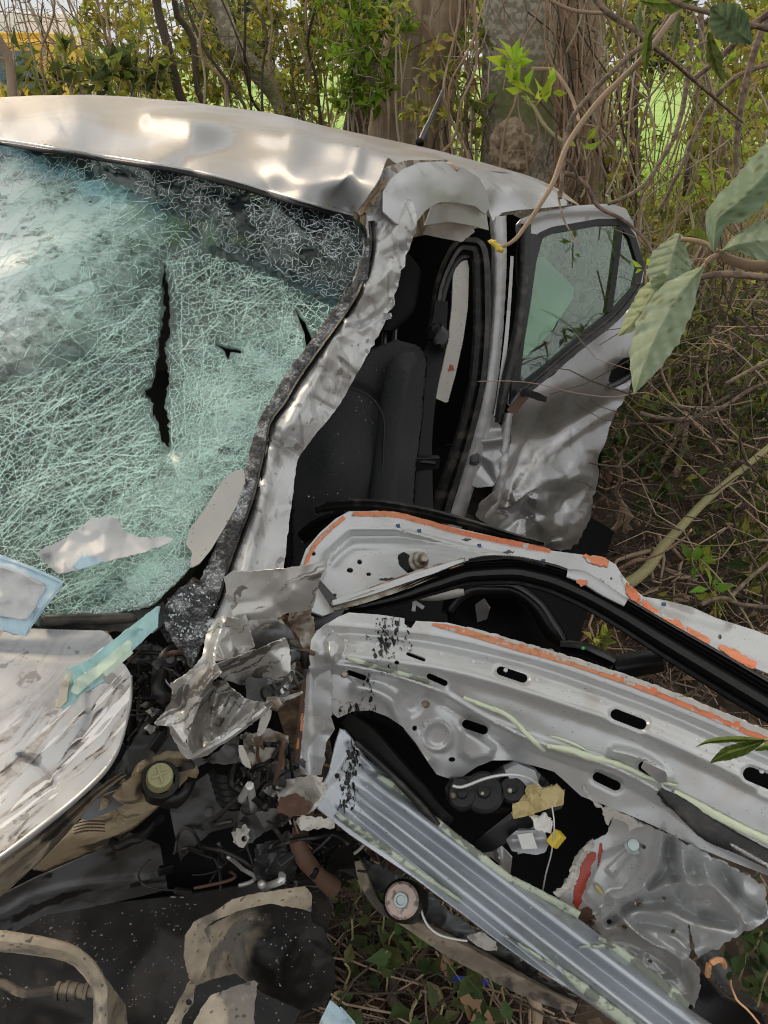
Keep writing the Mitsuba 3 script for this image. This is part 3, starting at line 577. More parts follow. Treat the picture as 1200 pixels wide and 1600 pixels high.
# --- dark cabin: dashboard, far side, seats, floor
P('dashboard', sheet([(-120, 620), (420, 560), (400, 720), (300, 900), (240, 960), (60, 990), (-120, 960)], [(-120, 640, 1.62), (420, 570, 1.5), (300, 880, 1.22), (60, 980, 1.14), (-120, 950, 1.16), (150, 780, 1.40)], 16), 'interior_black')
cab = [box(Q(200, 470, 2.45), (1.9, .05, .8), frame_axes((1, .12, 0))), box(Q(-200, 560, 1.75), (.05, 1.5, .7), frame_axes((1, -.5, 0)))]
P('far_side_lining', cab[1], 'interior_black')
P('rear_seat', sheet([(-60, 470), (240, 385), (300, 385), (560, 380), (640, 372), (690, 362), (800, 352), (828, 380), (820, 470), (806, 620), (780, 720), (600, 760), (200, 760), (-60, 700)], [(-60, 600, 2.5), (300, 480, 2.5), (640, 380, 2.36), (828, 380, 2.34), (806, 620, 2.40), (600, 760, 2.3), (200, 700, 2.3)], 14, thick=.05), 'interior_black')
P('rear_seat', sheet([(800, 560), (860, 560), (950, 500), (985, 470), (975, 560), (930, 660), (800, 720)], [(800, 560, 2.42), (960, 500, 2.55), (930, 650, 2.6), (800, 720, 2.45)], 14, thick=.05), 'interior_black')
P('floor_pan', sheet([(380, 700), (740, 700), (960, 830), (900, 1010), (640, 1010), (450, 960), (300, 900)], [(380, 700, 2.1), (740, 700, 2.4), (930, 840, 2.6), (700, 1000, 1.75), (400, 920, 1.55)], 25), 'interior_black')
back_f = total([(480, 690, 1.55), (560, 600, 1.62), (640, 545, 1.72), (620, 660, 1.68), (470, 860, 1.50), (560, 800, 1.56), (640, 800, 1.66), (520, 720, 1.52)], ridge([(545, 605), (585, 625), (602, 660), (596, 740), (580, 830)], 9, -.018), wave(60, .006, 3))
seat = P('front_seat', sheet(rounded([(455, 900), (455, 720), (500, 650), (540, 590), (580, 545), (620, 530), (655, 540), (668, 560), (662, 640), (650, 740), (645, 830), (640, 900)], 12), back_f, 7, thick=.03), 'seat_fabric', smooth=True)
add('seat_bolster', bar([(650, 560, 1.69, 10), (628, 570, 1.65, 18), (612, 640, 1.62, 20), (604, 720, 1.59, 20), (590, 830, 1.55, 22)], ROUND, t=.010), 'seat_fabric', seat)
add('seam_piping', bar([(540, 606, 1.575, 1.4), (580, 622, 1.585, 1.4), (600, 660, 1.592, 1.4), (597, 740, 1.575, 1.4), (583, 850, 1.54, 1.4)], ROUND), 'black_rubber', seat)
head = P('headrest', bar([(600, 515, 1.76, 16), (608, 470, 1.80, 42), (618, 420, 1.86, 40), (622, 395, 1.88, 18)], ROUND, t=.05), 'interior_black')
for x in (600, 616): add('headrest_post', tube([Q(x, 540, 1.74), Q(x + 2, 490, 1.79)], .006), 'dark_metal', head)
belt = P('seat_belt', bar([(690, 470, 1.80, 10), (683, 530, 1.78, 13), (672, 575, 1.76, 17), (660, 640, 1.735, 19), (656, 700, 1.72, 19), (656, 760, 1.71, 20), (658, 815, 1.70, 21)], FLAT, t=.0012), 'belt_webbing')
add('buckle', box(Q(659, 723, 1.705), (.078, .014, .028), frame_axes((1, .25, -.08))), 'black_plastic', belt)
add('buckle_bar', tube([Q(638, 719, 1.70), Q(680, 724, 1.70)], .006), 'black_rubber', belt)
add('belt_guide', bar([(672, 508, 1.76, 6), (682, 520, 1.75, 18), (688, 535, 1.75, 14), (690, 548, 1.76, 5)], ROUND, t=.018, rough=1.2, seed=9, step=4), 'black_plastic', belt)

# --- centre pillar
bp = [(778, 338, 1.885, 13), (780, 400, 1.90, 12), (778, 470, 1.93, 11), (772, 540, 1.96, 12), (762, 610, 1.99, 14), (748, 670, 2.02, 18), (728, 730, 2.05, 22), (706, 790, 2.08, 25), (690, 840, 2.1, 26)]
bpil = P('centre_pillar', bar(bp, [(-1, .4), (-.7, -.6), (-.1, -1), (.6, -.7), (1, .3), (.4, 1), (-.4, 1)], t=.022, rough=.3, seed=3), 'silver_paint', smooth=30)
arch = [(660, 810, 1.74, 6), (668, 700, 1.76, 6), (672, 610, 1.77, 6), (676, 540, 1.79, 7), (684, 460, 1.82, 8), (700, 412, 1.84, 9), (724, 382, 1.85, 11), (744, 384, 1.85, 13), (752, 420, 1.86, 14), (753, 500, 1.88, 14), (748, 580, 1.90, 14), (734, 650, 1.93, 14), (714, 720, 1.96, 15), (694, 780, 1.99, 16), (680, 830, 2.01, 16)]
dseal = P('door_opening_seal', bar(arch[3:], [(-1, .5), (-.85, -.7), (-.35, -1), (-.1, -.3), (.15, -1), (.7, -.8), (1, .3), (0, 1)], t=.014, rough=.15, seed=4), 'dusty_rubber', smooth=30, label='black weatherstrip arching around the front door opening')
add('inner_lip', bar([(680, 555, 1.80, 5), (690, 470, 1.82, 6), (704, 425, 1.84, 6), (722, 402, 1.85, 6), (736, 400, 1.86, 5)], ROUND, t=.008), 'black_rubber', dseal)
P('belt_pillar_trim', sheet([(716, 408), (730, 405), (733, 420), (731, 480), (724, 530), (712, 585), (700, 628), (696, 629), (680, 622), (690, 580), (700, 535), (706, 480), (708, 430)], [(716, 408, 1.84), (731, 480, 1.87), (700, 628, 1.90), (682, 620, 1.865), (706, 480, 1.845)], 6), 'speckled_trim', label='cream pillar trim with small rust-red spots')
P('trim_stain', sheet(ragged(circle(703, 575, 5, 12, 1.3), 1, 4, 3), lambda x, y: 1.872 + 0 * x, 3, thick=.001), 'blood_red')
P('pillar_cavity', sheet([(755, 340), (800, 335), (832, 350), (826, 480), (800, 620), (770, 700), (700, 830), (660, 830), (740, 640), (762, 500)], [(755, 340, 2.0), (830, 350, 2.1), (800, 620, 2.18), (680, 830, 2.22)], 20), 'interior_black')
P('latch_panel', sheet(rounded([(748, 640), (766, 645), (784, 668), (786, 700), (780, 740), (770, 760), (745, 762), (722, 750), (732, 715), (740, 680)], 4), total([(748, 640, 2.0), (785, 680, 2.02), (770, 760, 2.05), (725, 745, 2.06)], ridge([(750, 690), (786, 685)], 8, .02), crumple(30, .012, 71)), 4), 'silver_paint', smooth=25)
P('latch_bolt', lathe([(0, .014), (.010, .013), (.012, .004), (.018, .003), (.018, 0), (0, -.002)], Q(741, 717, 2.025), towards_eye(Q(741, 717, 2.0))), 'dark_metal')
P('rear_opening_seal', bar([(822, 350, 2.0, 8), (818, 430, 2.0, 8), (812, 500, 2.0, 9), (800, 560, 2.0, 9), (788, 610, 2.0, 8), (778, 660, 2.02, 6)], ROUND, t=.016), 'dusty_rubber')
P('inner_sill', sheet([(700, 760), (735, 755), (760, 770), (758, 800), (742, 830), (712, 840), (705, 800)], total([(700, 760, 2.1), (760, 770, 2.15), (720, 835, 2.15)], crumple(24, .012, 74)), 5), 'dark_metal')

# --- rear door
rd_base = [(813, 345, 2.02), (900, 322, 2.16), (975, 330, 2.28), (1004, 420, 2.34), (990, 520, 2.33), (810, 600, 2.04), (900, 560, 2.18), (795, 650, 2.02), (960, 640, 2.34), (780, 770, 2.06), (930, 760, 2.36), (870, 700, 2.20), (760, 815, 2.08), (890, 855, 2.30), (840, 790, 2.16)]
rd_f = total(rd_base, ridge([(815, 345), (860, 330), (940, 326), (980, 342)], 10, .014))
win = rounded([(848, 372), (866, 364), (935, 352), (968, 352), (984, 372), (997, 415), (990, 448), (962, 480), (905, 526), (852, 572), (812, 603), (817, 550), (830, 468), (838, 410)], 6)
fr_o = rounded([(806, 352), (814, 342), (842, 330), (900, 321), (955, 318), (978, 326), (990, 350), (1000, 390), (1006, 424), (1002, 452), (985, 478), (930, 525), (868, 580), (815, 622), (793, 640), (800, 560), (808, 470), (812, 400)], 4)
RD = P('rear_door', sheet(fr_o, rd_f, 5, [win]), 'silver_paint', smooth=28, label='rear door, crumpled and scraped in its lower half')
def rd(name, mesh, mat, **kw): return add(name, mesh, mat, RD, **kw)
rd('window_surround', sheet(np.array(shapely.Polygon(win).buffer(10).exterior.coords[:-1]), lambda x, y: rd_f(x, y) - .006, 5, [win], thick=.012), 'black_rubber')
rd('front_blackout', sheet([(808, 400), (812, 362), (838, 366), (846, 376), (838, 410), (828, 470), (818, 545), (811, 612), (797, 632), (803, 560), (811, 470)], lambda x, y: rd_f(x, y) - .009, 6, thick=.006), 'black_plastic')
rd('window_glass', sheet(win, lambda x, y: rd_f(x, y) + .004, 12, thick=.0005), 'side_glass', smooth=True)
rd('division_bar', bar([(970, 354, total(rd_f, lambda x, y: -.008 + 0 * x), 4), (962, 420, total(rd_f, lambda x, y: -.008 + 0 * x), 4), (952, 486, total(rd_f, lambda x, y: -.008 + 0 * x), 5)], FLAT, t=.006), 'black_rubber')
rd('waist_strip', bar([(1000, 442, rd_f, 6), (964, 490, rd_f, 9), (905, 538, rd_f, 9), (850, 584, rd_f, 9), (815, 614, rd_f, 8)], [(-1, 1), (-1, -.4), (-.2, -1), (.1, -.3), (.9, -.7), (1, 1)], t=.010, off=-.006), 'dusty_rubber')
rd('strip_end', bar([(815, 612, 2.02, 5), (836, 618, 2.00, 6), (854, 624, 1.985, 4)], FLAT, t=.008, rough=.5, seed=2), 'dusty_rubber')
low_f = total(rd_base, ridge([(815, 625), (870, 610), (960, 570)], 26, .010), ridge([(790, 690), (850, 680), (930, 650), (985, 612)], 34, -.045), local(crumple(40, .060, 81), 860, 795, 95), local(crumple(18, .022, 82), 870, 800, 85), local(crumple(11, .004, 83), 880, 790, 80), ridge([(960, 640), (880, 690), (810, 760)], 10, .015), wave(120, .004, 8), dish(circle(968, 585, 26), 12, -.02))
rd('lower_skin', sheet(ragged([(795, 640), (815, 622), (868, 582), (930, 528), (985, 482), (1003, 455), (1000, 500), (992, 540), (990, 575), (985, 605), (965, 640), (950, 672), (946, 690), (934, 716), (936, 740), (928, 775), (920, 815), (902, 850), (880, 862), (840, 856), (800, 842), (765, 822), (742, 806), (748, 788), (770, 770), (786, 752), (790, 715), (800, 690), (792, 662)], 1.2, 83, 7), low_f, 3.2), 'scraped_silver', smooth=20, label='scraped and buckled lower half of the rear door')
rd('door_edge', bar([(800, 400, 2.0, 2.5), (792, 520, 2.01, 3), (780, 620, 2.02, 4), (776, 650, 2.02, 5)], FLAT, t=.006), 'silver_paint')
rd('door_edge', bar([(795, 645, 2.01, 6), (788, 690, 2.03, 8), (783, 740, 2.05, 9), (775, 780, 2.07, 9), (755, 805, 2.08, 9)], BEAD, t=.012, rough=.8, seed=4), 'silver_paint')
hd = rd('handle_recess', sheet(rounded([(950, 598), (958, 575), (975, 560), (994, 556), (992, 580), (975, 598)], 4), lambda x, y: low_f(x, y) - .005, 5, thick=.001), 'interior_black')
rd('handle', bar([(952, 604, low_f, 4), (970, 596, low_f, 5), (985, 586, low_f, 5), (994, 578, low_f, 4)], ROUND, t=.012, off=-.018), 'dark_metal')
rd('edge_stain', sheet([(792, 640), (820, 612), (826, 622), (800, 652)], lambda x, y: rd_f(x, y) - .012, 5, thick=.001), 'rust_brown')
P('pale_window_panel', sheet(rounded([(840, 400), (850, 402), (897, 450), (894, 468), (860, 520), (815, 562), (822, 500)], 5), [(845, 405, 2.22), (897, 455, 2.34), (820, 560, 2.2)], 12), 'cream_trim', label='pale panel seen through the rear door glass')
P('rear_tyre', lathe([(.14, -.07), (.20, -.065), (.215, -.03), (.215, .03), (.20, .065), (.14, .07)], Q(897, 705, 2.60), (.8, -.35, .1), 32), 'black_rubber')
P('tailgate', sheet([(870, 300), (980, 330), (1000, 420), (985, 600), (930, 800), (700, 800), (650, 400)], [(870, 300, 2.75), (980, 330, 2.6), (930, 800, 2.95), (700, 700, 3.2)], 40), 'interior_black') if False else None
# ================================================================ torn open front door
FD = 'wrecked_car__front_door'
labels[FD] = {'label': 'front door torn open and bent down, showing its bare inner panel'}
def D(name, mesh, mat, **kw): return add(name, mesh, mat, FD, **kw)
# outer frame of the window with its orange sealer
uf_base = [(472, 880, 1.20), (490, 930, 1.16), (545, 800, 1.34), (700, 822, 1.38), (860, 862, 1.36), (960, 885, 1.32), (1000, 930, 1.26), (1100, 985, 1.20), (1200, 1045, 1.14), (1290, 1080, 1.10), (1200, 985, 1.20), (1290, 1040, 1.15), (560, 935, 1.22), (700, 893, 1.28), (860, 895, 1.30)]
uf_f = total(uf_base, dish([(488, 915), (505, 862), (545, 826), (620, 826), (760, 858), (860, 880), (940, 905), (980, 945), (760, 900), (640, 925), (520, 965)], 13, -.026),
             ridge([(520, 880), (560, 852), (640, 852), (780, 876), (880, 896)], 7, .011), ridge([(985, 900), (1010, 945), (1060, 985), (1130, 1020), (1200, 1050)], 9, .012), ridge([(1000, 930), (1060, 955), (1130, 975)], 10, -.010), local(crumple(40, .012, 91), 1060, 960, 110), wave(90, .003, 9))
uf_o = [(470, 905), (470, 880), (478, 858), (500, 832), (525, 810), (545, 799), (590, 798), (650, 808), (700, 822), (780, 840), (860, 860), (905, 866), (945, 872), (962, 882), (972, 898), (985, 915), (1005, 932), (1040, 938), (1080, 948), (1120, 966), (1180, 985), (1290, 1028), (1290, 1092), (1230, 1072), (1200, 1052), (1150, 1032), (1110, 1012), (1060, 992), (1025, 972), (990, 950), (962, 925), (900, 908), (830, 890), (760, 884), (700, 894), (640, 912), (560, 942), (505, 962), (478, 952), (470, 930)]
uf_h = [ragged(rounded([(620, 868), (632, 862), (646, 872), (656, 890), (650, 902), (638, 896), (624, 884)], 3), .4, 1, 5), circle(562, 878, 4), circle(576, 897, 3, 10, 1.3), circle(547, 891, 4, 12, 1.3), circle(490, 865, 3.5), circle(523, 930, 3), circle(1125, 995, 4, 12, .7), circle(955, 904, 2, 8)]
uf = D('window_frame', sheet(uf_o, uf_f, 5, uf_h), 'inner_paint', smooth=28)
def on(f, o): return lambda x, y: f(x, y) + o
add('orange_sealer', bar([(552, 803, on(uf_f, -.003), 3), (600, 803, on(uf_f, -.003), 4.6), (660, 815, on(uf_f, -.003), 4.6), (720, 832, on(uf_f, -.003), 4), (790, 847, on(uf_f, -.003), 5), (860, 861, on(uf_f, -.003), 3)], FLAT, t=.002, rough=.4, seed=2), 'orange_sealer', uf)
add('orange_sealer', bar([(474, 895, on(uf_f, -.003), 2), (488, 858, on(uf_f, -.003), 3), (512, 830, on(uf_f, -.003), 3), (538, 808, on(uf_f, -.003), 3)], FLAT, t=.0015, rough=.4, seed=3), 'orange_sealer', uf)
for i, pa in enumerate([[(912, 870, 5), (930, 874, 8), (950, 880, 7)], [(976, 914, 6), (985, 926, 9), (1000, 938, 9)], [(1003, 942, 8), (1018, 956, 10), (1030, 964, 9)], [(1034, 966, 8), (1058, 980, 11), (1070, 986, 8)], [(1074, 988, 8), (1090, 997, 10), (1108, 1002, 5)], [(1124, 1010, 5), (1150, 1024, 8), (1180, 1040, 5)]]):
    add('orange_flake', sheet(ragged(np.vstack([[(a, b - w) for a, b, w in pa], [(a, b + w) for a, b, w in pa[::-1]]]), 1.4, 30 + i, 5), on(uf_f, -.003), 4, thick=.001), 'orange_sealer', uf)
bolt = add('hinge_bolt', lathe([(0, .03), (.007, .029), (.009, .018), (.013, .016), (.013, .006), (.017, .004), (.017, 0)], Q(653, 878, 1.29), towards_eye(Q(653, 878, 1.29)) + [.4, .2, .2]), 'tarnish', uf)
for x, y in [(622, 822), (655, 830), (749, 853), (849, 877), (612, 915), (1037, 945)]:
    p = Q(x, y, float(uf_f(np.array([x]), np.array([y]))[0])); add('trim_clip', box(p, (.005, .006, .007), frame_axes(towards_eye(p) + [.3, 0, .2])), 'clip_navy', uf)
for i, (x, y, l) in enumerate([(730, 843, 8), (795, 862, 9), (610, 905, 20), (628, 918, 26), (548, 952, 16)]):
    add('dark_smear', sheet(ragged([(x - l, y), (x, y - 2.5), (x + l, y), (x, y + 2.5)], .8, 40 + i, 3), on(uf_f, -.0015), 3, thick=.0008), 'gum_black', uf)
D('rear_weatherstrip', bar([(492, 797, 1.40, 5), (520, 790, 1.41, 9), (570, 788, 1.42, 9), (640, 797, 1.43, 9), (720, 815, 1.43, 8), (800, 838, 1.42, 6), (850, 850, 1.41, 3)], [(-1, 0), (-.6, -1), (-.1, -.2), (.3, -1), (1, 0), (0, 1)], t=.008, rough=.2, seed=5), 'dusty_rubber')
D('rear_weatherstrip', bar([(470, 842, 1.42, 10), (500, 822, 1.41, 13), (540, 806, 1.40, 10)], [(-1, 0), (-.6, -1), (-.1, -.2), (.3, -1), (1, 0), (0, 1)], t=.008, rough=.2, seed=6), 'black_rubber')
# bare channel and black window run
ch = D('window_channel', bar([(518, 948, 1.185, 6), (560, 935, 1.19, 10), (620, 914, 1.205, 11), (680, 893, 1.22, 11), (728, 880, 1.235, 9)], [(-1, 1), (-1, -.6), (-.3, -1), (0, -.1), (.3, -.5), (1, -.9), (1, 1)], t=.009, rough=.2, seed=2), 'tarnish')
add('orange_sealer', bar([(590, 918, 1.192, 3), (640, 903, 1.205, 4), (700, 886, 1.218, 3.5), (724, 881, 1.223, 2.5)], FLAT, t=.0015, rough=.4), 'orange_sealer', ch)
add('steel_edge', bar([(520, 942, 1.175, 4), (580, 924, 1.187, 5), (650, 900, 1.204, 5), (726, 876, 1.222, 3.5)], FLAT, t=.0015, off=.001), 'inner_paint', ch)
RUN = [(545, 950, 1.20, 8), (620, 933, 1.205, 13), (680, 912, 1.215, 17), (740, 895, 1.225, 20), (800, 892, 1.225, 22), (850, 901, 1.215, 23), (905, 922, 1.20, 24), (970, 957, 1.18, 25), (1040, 1000, 1.155, 27), (1110, 1042, 1.13, 29), (1190, 1090, 1.10, 30), (1290, 1150, 1.07, 30)]
runs = [(-1, 1), (-1, -.2), (-.86, -.5), (-.8, -.1), (-.66, -.6), (-.56, -.15), (-.44, -.55), (-.34, -.1), (-.1, -.9), (.25, -1), (.5, -.6), (.6, -.1), (.72, -.5), (.92, -.4), (1, .2), (.7, 1)]
wr = D('window_run', bar(RUN, runs, t=.016, rough=.12, seed=3, step=5), 'black_rubber', smooth=32, label='black rubber window run curving over the torn door')
add('toothed_strip', cat([box(Q(x, y, d), (.006, .0022, .005), frame_axes((1, .2, 0))) for x, y, d, _ in spline([(735, 875, 1.208, 1), (770, 870, 1.208, 1), (810, 872, 1.206, 1), (850, 883, 1.198, 1)], step=4.5)]), 'dusty_rubber', wr, kind='stuff')
D('chrome_strip', bar([(886, 896, 1.20, 7), (905, 900, 1.195, 10), (940, 920, 1.18, 10), (978, 942, 1.165, 7)], [(-1, 0), (-.8, -1), (0, -.6), (.8, -1), (1, 0)], t=.006), 'silver_paint', label='short grey metal strip lying over the rubber')
D('orange_chip', sheet(ragged([(898, 908), (915, 904), (920, 912), (908, 916)], .8, 3, 4), lambda x, y: 1.182 + 0 * x, 3, thick=.001), 'orange_sealer')
# inner panel
B0 = [(478, 985, 1.10), (530, 962, 1.13), (640, 968, 1.14), (800, 1003, 1.13), (1000, 1067, 1.09), (1200, 1146, 1.04), (1290, 1180, 1.02), (490, 1060, 1.10), (620, 1060, 1.115), (800, 1100, 1.10), (1000, 1160, 1.065), (1200, 1260, 1.01), (1290, 1300, .99),
      (560, 1110, 1.12), (660, 1140, 1.14), (760, 1170, 1.135), (880, 1200, 1.10), (1000, 1260, 1.07), (1100, 1310, 1.04), (1200, 1360, 1.01), (1290, 1410, .99)]
low_pg = [(470, 1052), (520, 1038), (600, 1052), (680, 1080), (760, 1128), (840, 1165), (960, 1205), (1050, 1252), (1120, 1310), (1200, 1352), (1400, 1440), (1400, 1700), (400, 1500)]
up_bd = np.array([(505, 1020), (600, 1030), (680, 1042), (780, 1066), (880, 1098), (1000, 1140), (1100, 1184), (1200, 1232), (1290, 1270)])
ip_f = total(B0, dish(low_pg, 13, -.024), ridge([(515, 990), (640, 1000), (800, 1033), (1000, 1100), (1200, 1185), (1290, 1222)], 8, -.011), ridge(up_bd, 13, .013), ridge([(520, 1040), (600, 1052), (680, 1078), (760, 1124), (840, 1160), (960, 1200), (1050, 1250), (1130, 1312), (1290, 1400)], 6, .010),
             dish(circle(683, 1150, 27, 36, 1.0), 4, .006), dish(circle(683, 1150, 19, 32), 4, -.005), dish(circle(640, 1098, 26, 24), 16, -.010), ridge([(560, 1075), (610, 1095), (632, 1140), (668, 1188)], 11, .016), ridge([(700, 1095), (760, 1140), (800, 1185)], 16, -.014), dish([(720, 1130), (780, 1165), (770, 1188), (735, 1196), (715, 1180)], 10, .010),
             dish([(505, 1000), (520, 985), (540, 1010), (525, 1040), (508, 1035)], 8, .02), local(crumple(30, .008, 95), 520, 1010, 40), ridge([(960, 1175), (1010, 1190), (1040, 1215)], 8, .014), wave(70, .0022, 10), dish([(1165, 1195), (1290, 1250), (1290, 1290), (1180, 1240)], 12, -.008))
ip_o = [(482, 1040), (486, 1000), (496, 985), (528, 964), (545, 957), (590, 960), (632, 966), (632, 975), (642, 982), (650, 970), (700, 973), (760, 988), (800, 1000), (900, 1031), (1000, 1065), (1100, 1104), (1200, 1145), (1290, 1182), (1290, 1424), (1240, 1392), (1195, 1366), (1140, 1345), (1085, 1322), (1030, 1294), (980, 1272), (940, 1256), (908, 1244), (884, 1222), (866, 1206), (840, 1198), (800, 1188), (770, 1188), (745, 1198), (722, 1214), (700, 1216), (682, 1210), (668, 1190), (652, 1162), (630, 1136), (606, 1120), (580, 1110), (550, 1112), (528, 1122), (512, 1108), (496, 1080)]
R20 = math.radians(20)
ip_h = [slot(557, 1055, 24, 8, .35), slot(683, 1062, 26, 9, .42), slot(800, 1054, 36, 14, .33), slot(742, 1136, 28, 14, .33), slot(982, 1124, 42, 17, .37), slot(948, 1221, 32, 15, .45), slot(1020, 1206, 34, 16, .5), slot(1192, 1218, 44, 22, .4), circle(648, 1138, 4), circle(706, 1187, 4, 12, 1.3), circle(1045, 1255, 7, 12, 2.2, .6), slot(1165, 1375, 38, 7, .45), circle(620, 1036, 4), slot(650, 1026, 26, 6, .35)]
ip_lips = [dish(np.array(shapely.Polygon(h).buffer(6).exterior.coords[:-1]), 6, -.0045) for h in ip_h[:8]]
ip_f = total(ip_f, *ip_lips)
ip = D('inner_panel', sheet(ip_o, ip_f, 4, ip_h), 'inner_paint', smooth=34)
for i in range(15):
    x = 540 + i * 50; y = np.interp(x, up_bd[:, 0], up_bd[:, 1]) - 22; z = float(ip_f(np.array([x]), np.array([y]))[0])
    add('spot_weld', lathe([(0, .0004), (.0024, .0006), (.0032, 0), (0, -.001)], Q(x, y, z), towards_eye(Q(x, y, z)), 14), 'inner_paint', ip)
add('orange_sealer', bar([(676, 975, on(ip_f, -.0035), 2), (720, 985, on(ip_f, -.0035), 5), (800, 1008, on(ip_f, -.0035), 6), (900, 1038, on(ip_f, -.0035), 4.6), (1000, 1072, on(ip_f, -.0035), 5.5), (1100, 1112, on(ip_f, -.0035), 6.2), (1200, 1154, on(ip_f, -.0035), 7), (1290, 1193, on(ip_f, -.0035), 7)], FLAT, t=.0015, rough=.35, seed=6, off=.0005), 'orange_sealer', ip, label='long orange sealer strip along the door waistline')
add('grey_sealer', bar([(730, 981, on(ip_f, -.005), 2), (850, 1017, on(ip_f, -.005), 3.5), (1000, 1066, on(ip_f, -.005), 4), (1200, 1147, on(ip_f, -.005), 5), (1290, 1184, on(ip_f, -.005), 5)], FLAT, t=.0015, rough=.7, seed=7), 'speckled_trim', ip)
for i, pa in enumerate([[(724, 1090, 2.5), (760, 1104, 3.6), (790, 1116, 3.6), (815, 1138, 3.8), (834, 1158, 3.8), (852, 1174, 2.5)], [(855, 1166, 3), (890, 1172, 5), (925, 1184, 5.5), (950, 1190, 4.5), (980, 1200, 4), (1010, 1214, 3), (1060, 1228, 2)], [(1052, 1240, 7), (1090, 1258, 6.5), (1130, 1280, 6.5), (1170, 1300, 6.5), (1210, 1318, 6.5), (1290, 1360, 8)]]):
    add('pale_sealer_bead', bar([(a, b, on(ip_f, -.004), w) for a, b, w in pa], BEAD, t=.003, rough=.45, seed=50 + i), 'clean_sealer', ip, label='loose strand of pale green sealer')
add('pale_sealer_bead', bar([(860, 1150, on(ip_f, -.002), 1), (900, 1164, on(ip_f, -.002), 2.5), (920, 1176, on(ip_f, -.002), 1)], BEAD, t=.002), 'clean_sealer', ip)
add('bent_tab', sheet([(1002, 1200), (1008, 1190), (1040, 1206), (1042, 1222), (1030, 1224)], [(1002, 1200, 1.035), (1040, 1206, 1.02), (1036, 1224, 1.05)], 4), 'silver_paint', ip)
add('foam_strip', bar([(1030, 1236, on(ip_f, -.001), 6), (1070, 1265, on(ip_f, -.001), 14), (1110, 1298, on(ip_f, -.001), 17), (1160, 1322, on(ip_f, -.001), 15), (1290, 1385, on(ip_f, -.001), 14)], BEAD, t=.003, rough=.4), 'dusty_rubber', ip)
def gum(cx, cy, w, h, n, seed, f, par):
    r = np.random.default_rng(seed); ms = []
    for k in range(n):
        x, y = cx + r.normal(0, w), cy + r.normal(0, h); q = [(x, y)]
        for _ in range(r.integers(1, 4)):
            x += r.normal(0, 1.6); y += r.normal(1.5, 2.8); q.append((x, y))
        wd = r.choice([r.uniform(.4, 1.0), r.uniform(1.5, 3.2)], p=[.7, .3]); ms.append(bar([(a, b, on(f, -.001), wd * (1 if 0 < i < len(q) - 1 else .4)) for i, (a, b) in enumerate(q)], BEAD, t=.0015, step=3))
    add('black_mastic', cat(ms), 'gum_black', par, kind='stuff')
gum(610, 992, 16, 20, 90, 5, ip_f, ip); gum(602, 1010, 5, 16, 40, 6, ip_f, ip); gum(575, 1075, 6, 14, 22, 7, ip_f, ip); gum(556, 1106, 14, 5, 50, 8, ip_f, ip)
add('mastic_strip', bar([(542, 1028, on(ip_f, -.003), 3), (580, 1040, on(ip_f, -.003), 4), (630, 1054, on(ip_f, -.003), 4), (676, 1068, on(ip_f, -.003), 3)], BEAD, t=.004, rough=.5, seed=3), 'pale_sealer', ip)
for x, y in [(538, 1053), (665, 1100), (860, 1020)]: add('drain_stud', lathe([(0, .006), (.004, .005), (.006, 0), (0, -.001)], Q(x, y, float(ip_f(np.array([x]), np.array([y]))[0])), towards_eye(Q(x, y, 1.1))), 'tarnish', ip)
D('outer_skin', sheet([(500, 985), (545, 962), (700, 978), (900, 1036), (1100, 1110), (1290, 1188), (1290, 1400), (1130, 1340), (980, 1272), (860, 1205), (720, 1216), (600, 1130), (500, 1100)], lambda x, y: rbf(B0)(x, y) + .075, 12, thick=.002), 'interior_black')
# ribbed panel hanging below
B1 = [(505, 1225, 1.13), (540, 1140, 1.17), (600, 1215, 1.16), (700, 1300, 1.145), (600, 1320, 1.11), (800, 1370, 1.13), (760, 1440, 1.075), (950, 1470, 1.09), (900, 1540, 1.04), (1080, 1580, 1.05), (1000, 1660, .99), (1150, 1660, 1.03)]
ax0, ax1 = np.array((530, 1200.)), np.array((1010, 1565.)); axu = (ax1 - ax0) / np.linalg.norm(ax1 - ax0); axn = np.array((-axu[1], axu[0]))
def ribs(x, y):
    a, b = (x - ax0[0]) * axu[0] + (y - ax0[1]) * axu[1], (x - ax0[0]) * axn[0] + (y - ax0[1]) * axn[1]
    w = np.clip((a - 20) / 90, 0, 1); k = 1 + a * .00065
    s = lambda c, wd: np.clip((b / k - c) / wd, -1, 1) * .5 + .5
    st = lambda c, wd: (lambda t: t * t * (3 - 2 * t))(s(c, wd))
    return w * 1.3 * (-.020 * (st(-22, 7) - st(-4, 7)) - .018 * (st(9, 6) - st(24, 7)) + .012 * (st(38, 6)) - .014 * (st(50, 6)))
rb_f = total(B1, ribs, wave(80, .002, 11), local(crumple(40, .008, 97), 545, 1190, 60))
rb_o = [(494, 1262), (500, 1232), (514, 1205), (524, 1160), (531, 1138), (540, 1140), (556, 1160), (572, 1184), (600, 1205), (640, 1240), (690, 1284), (740, 1328), (790, 1370), (840, 1400), (890, 1428), (905, 1436), (940, 1462), (990, 1500), (1040, 1540), (1076, 1575), (1130, 1612), (1190, 1660), (1040, 1660), (980, 1612), (930, 1575), (880, 1540), (830, 1506), (780, 1470), (720, 1424), (660, 1380), (600, 1340), (545, 1303)]
rp = D('ribbed_panel', sheet(rb_o, rb_f, 3, [circle(527, 1212, 4)]), 'blue_grey_paint', smooth=True, label='long blue-grey ribbed panel hanging from the door bottom')
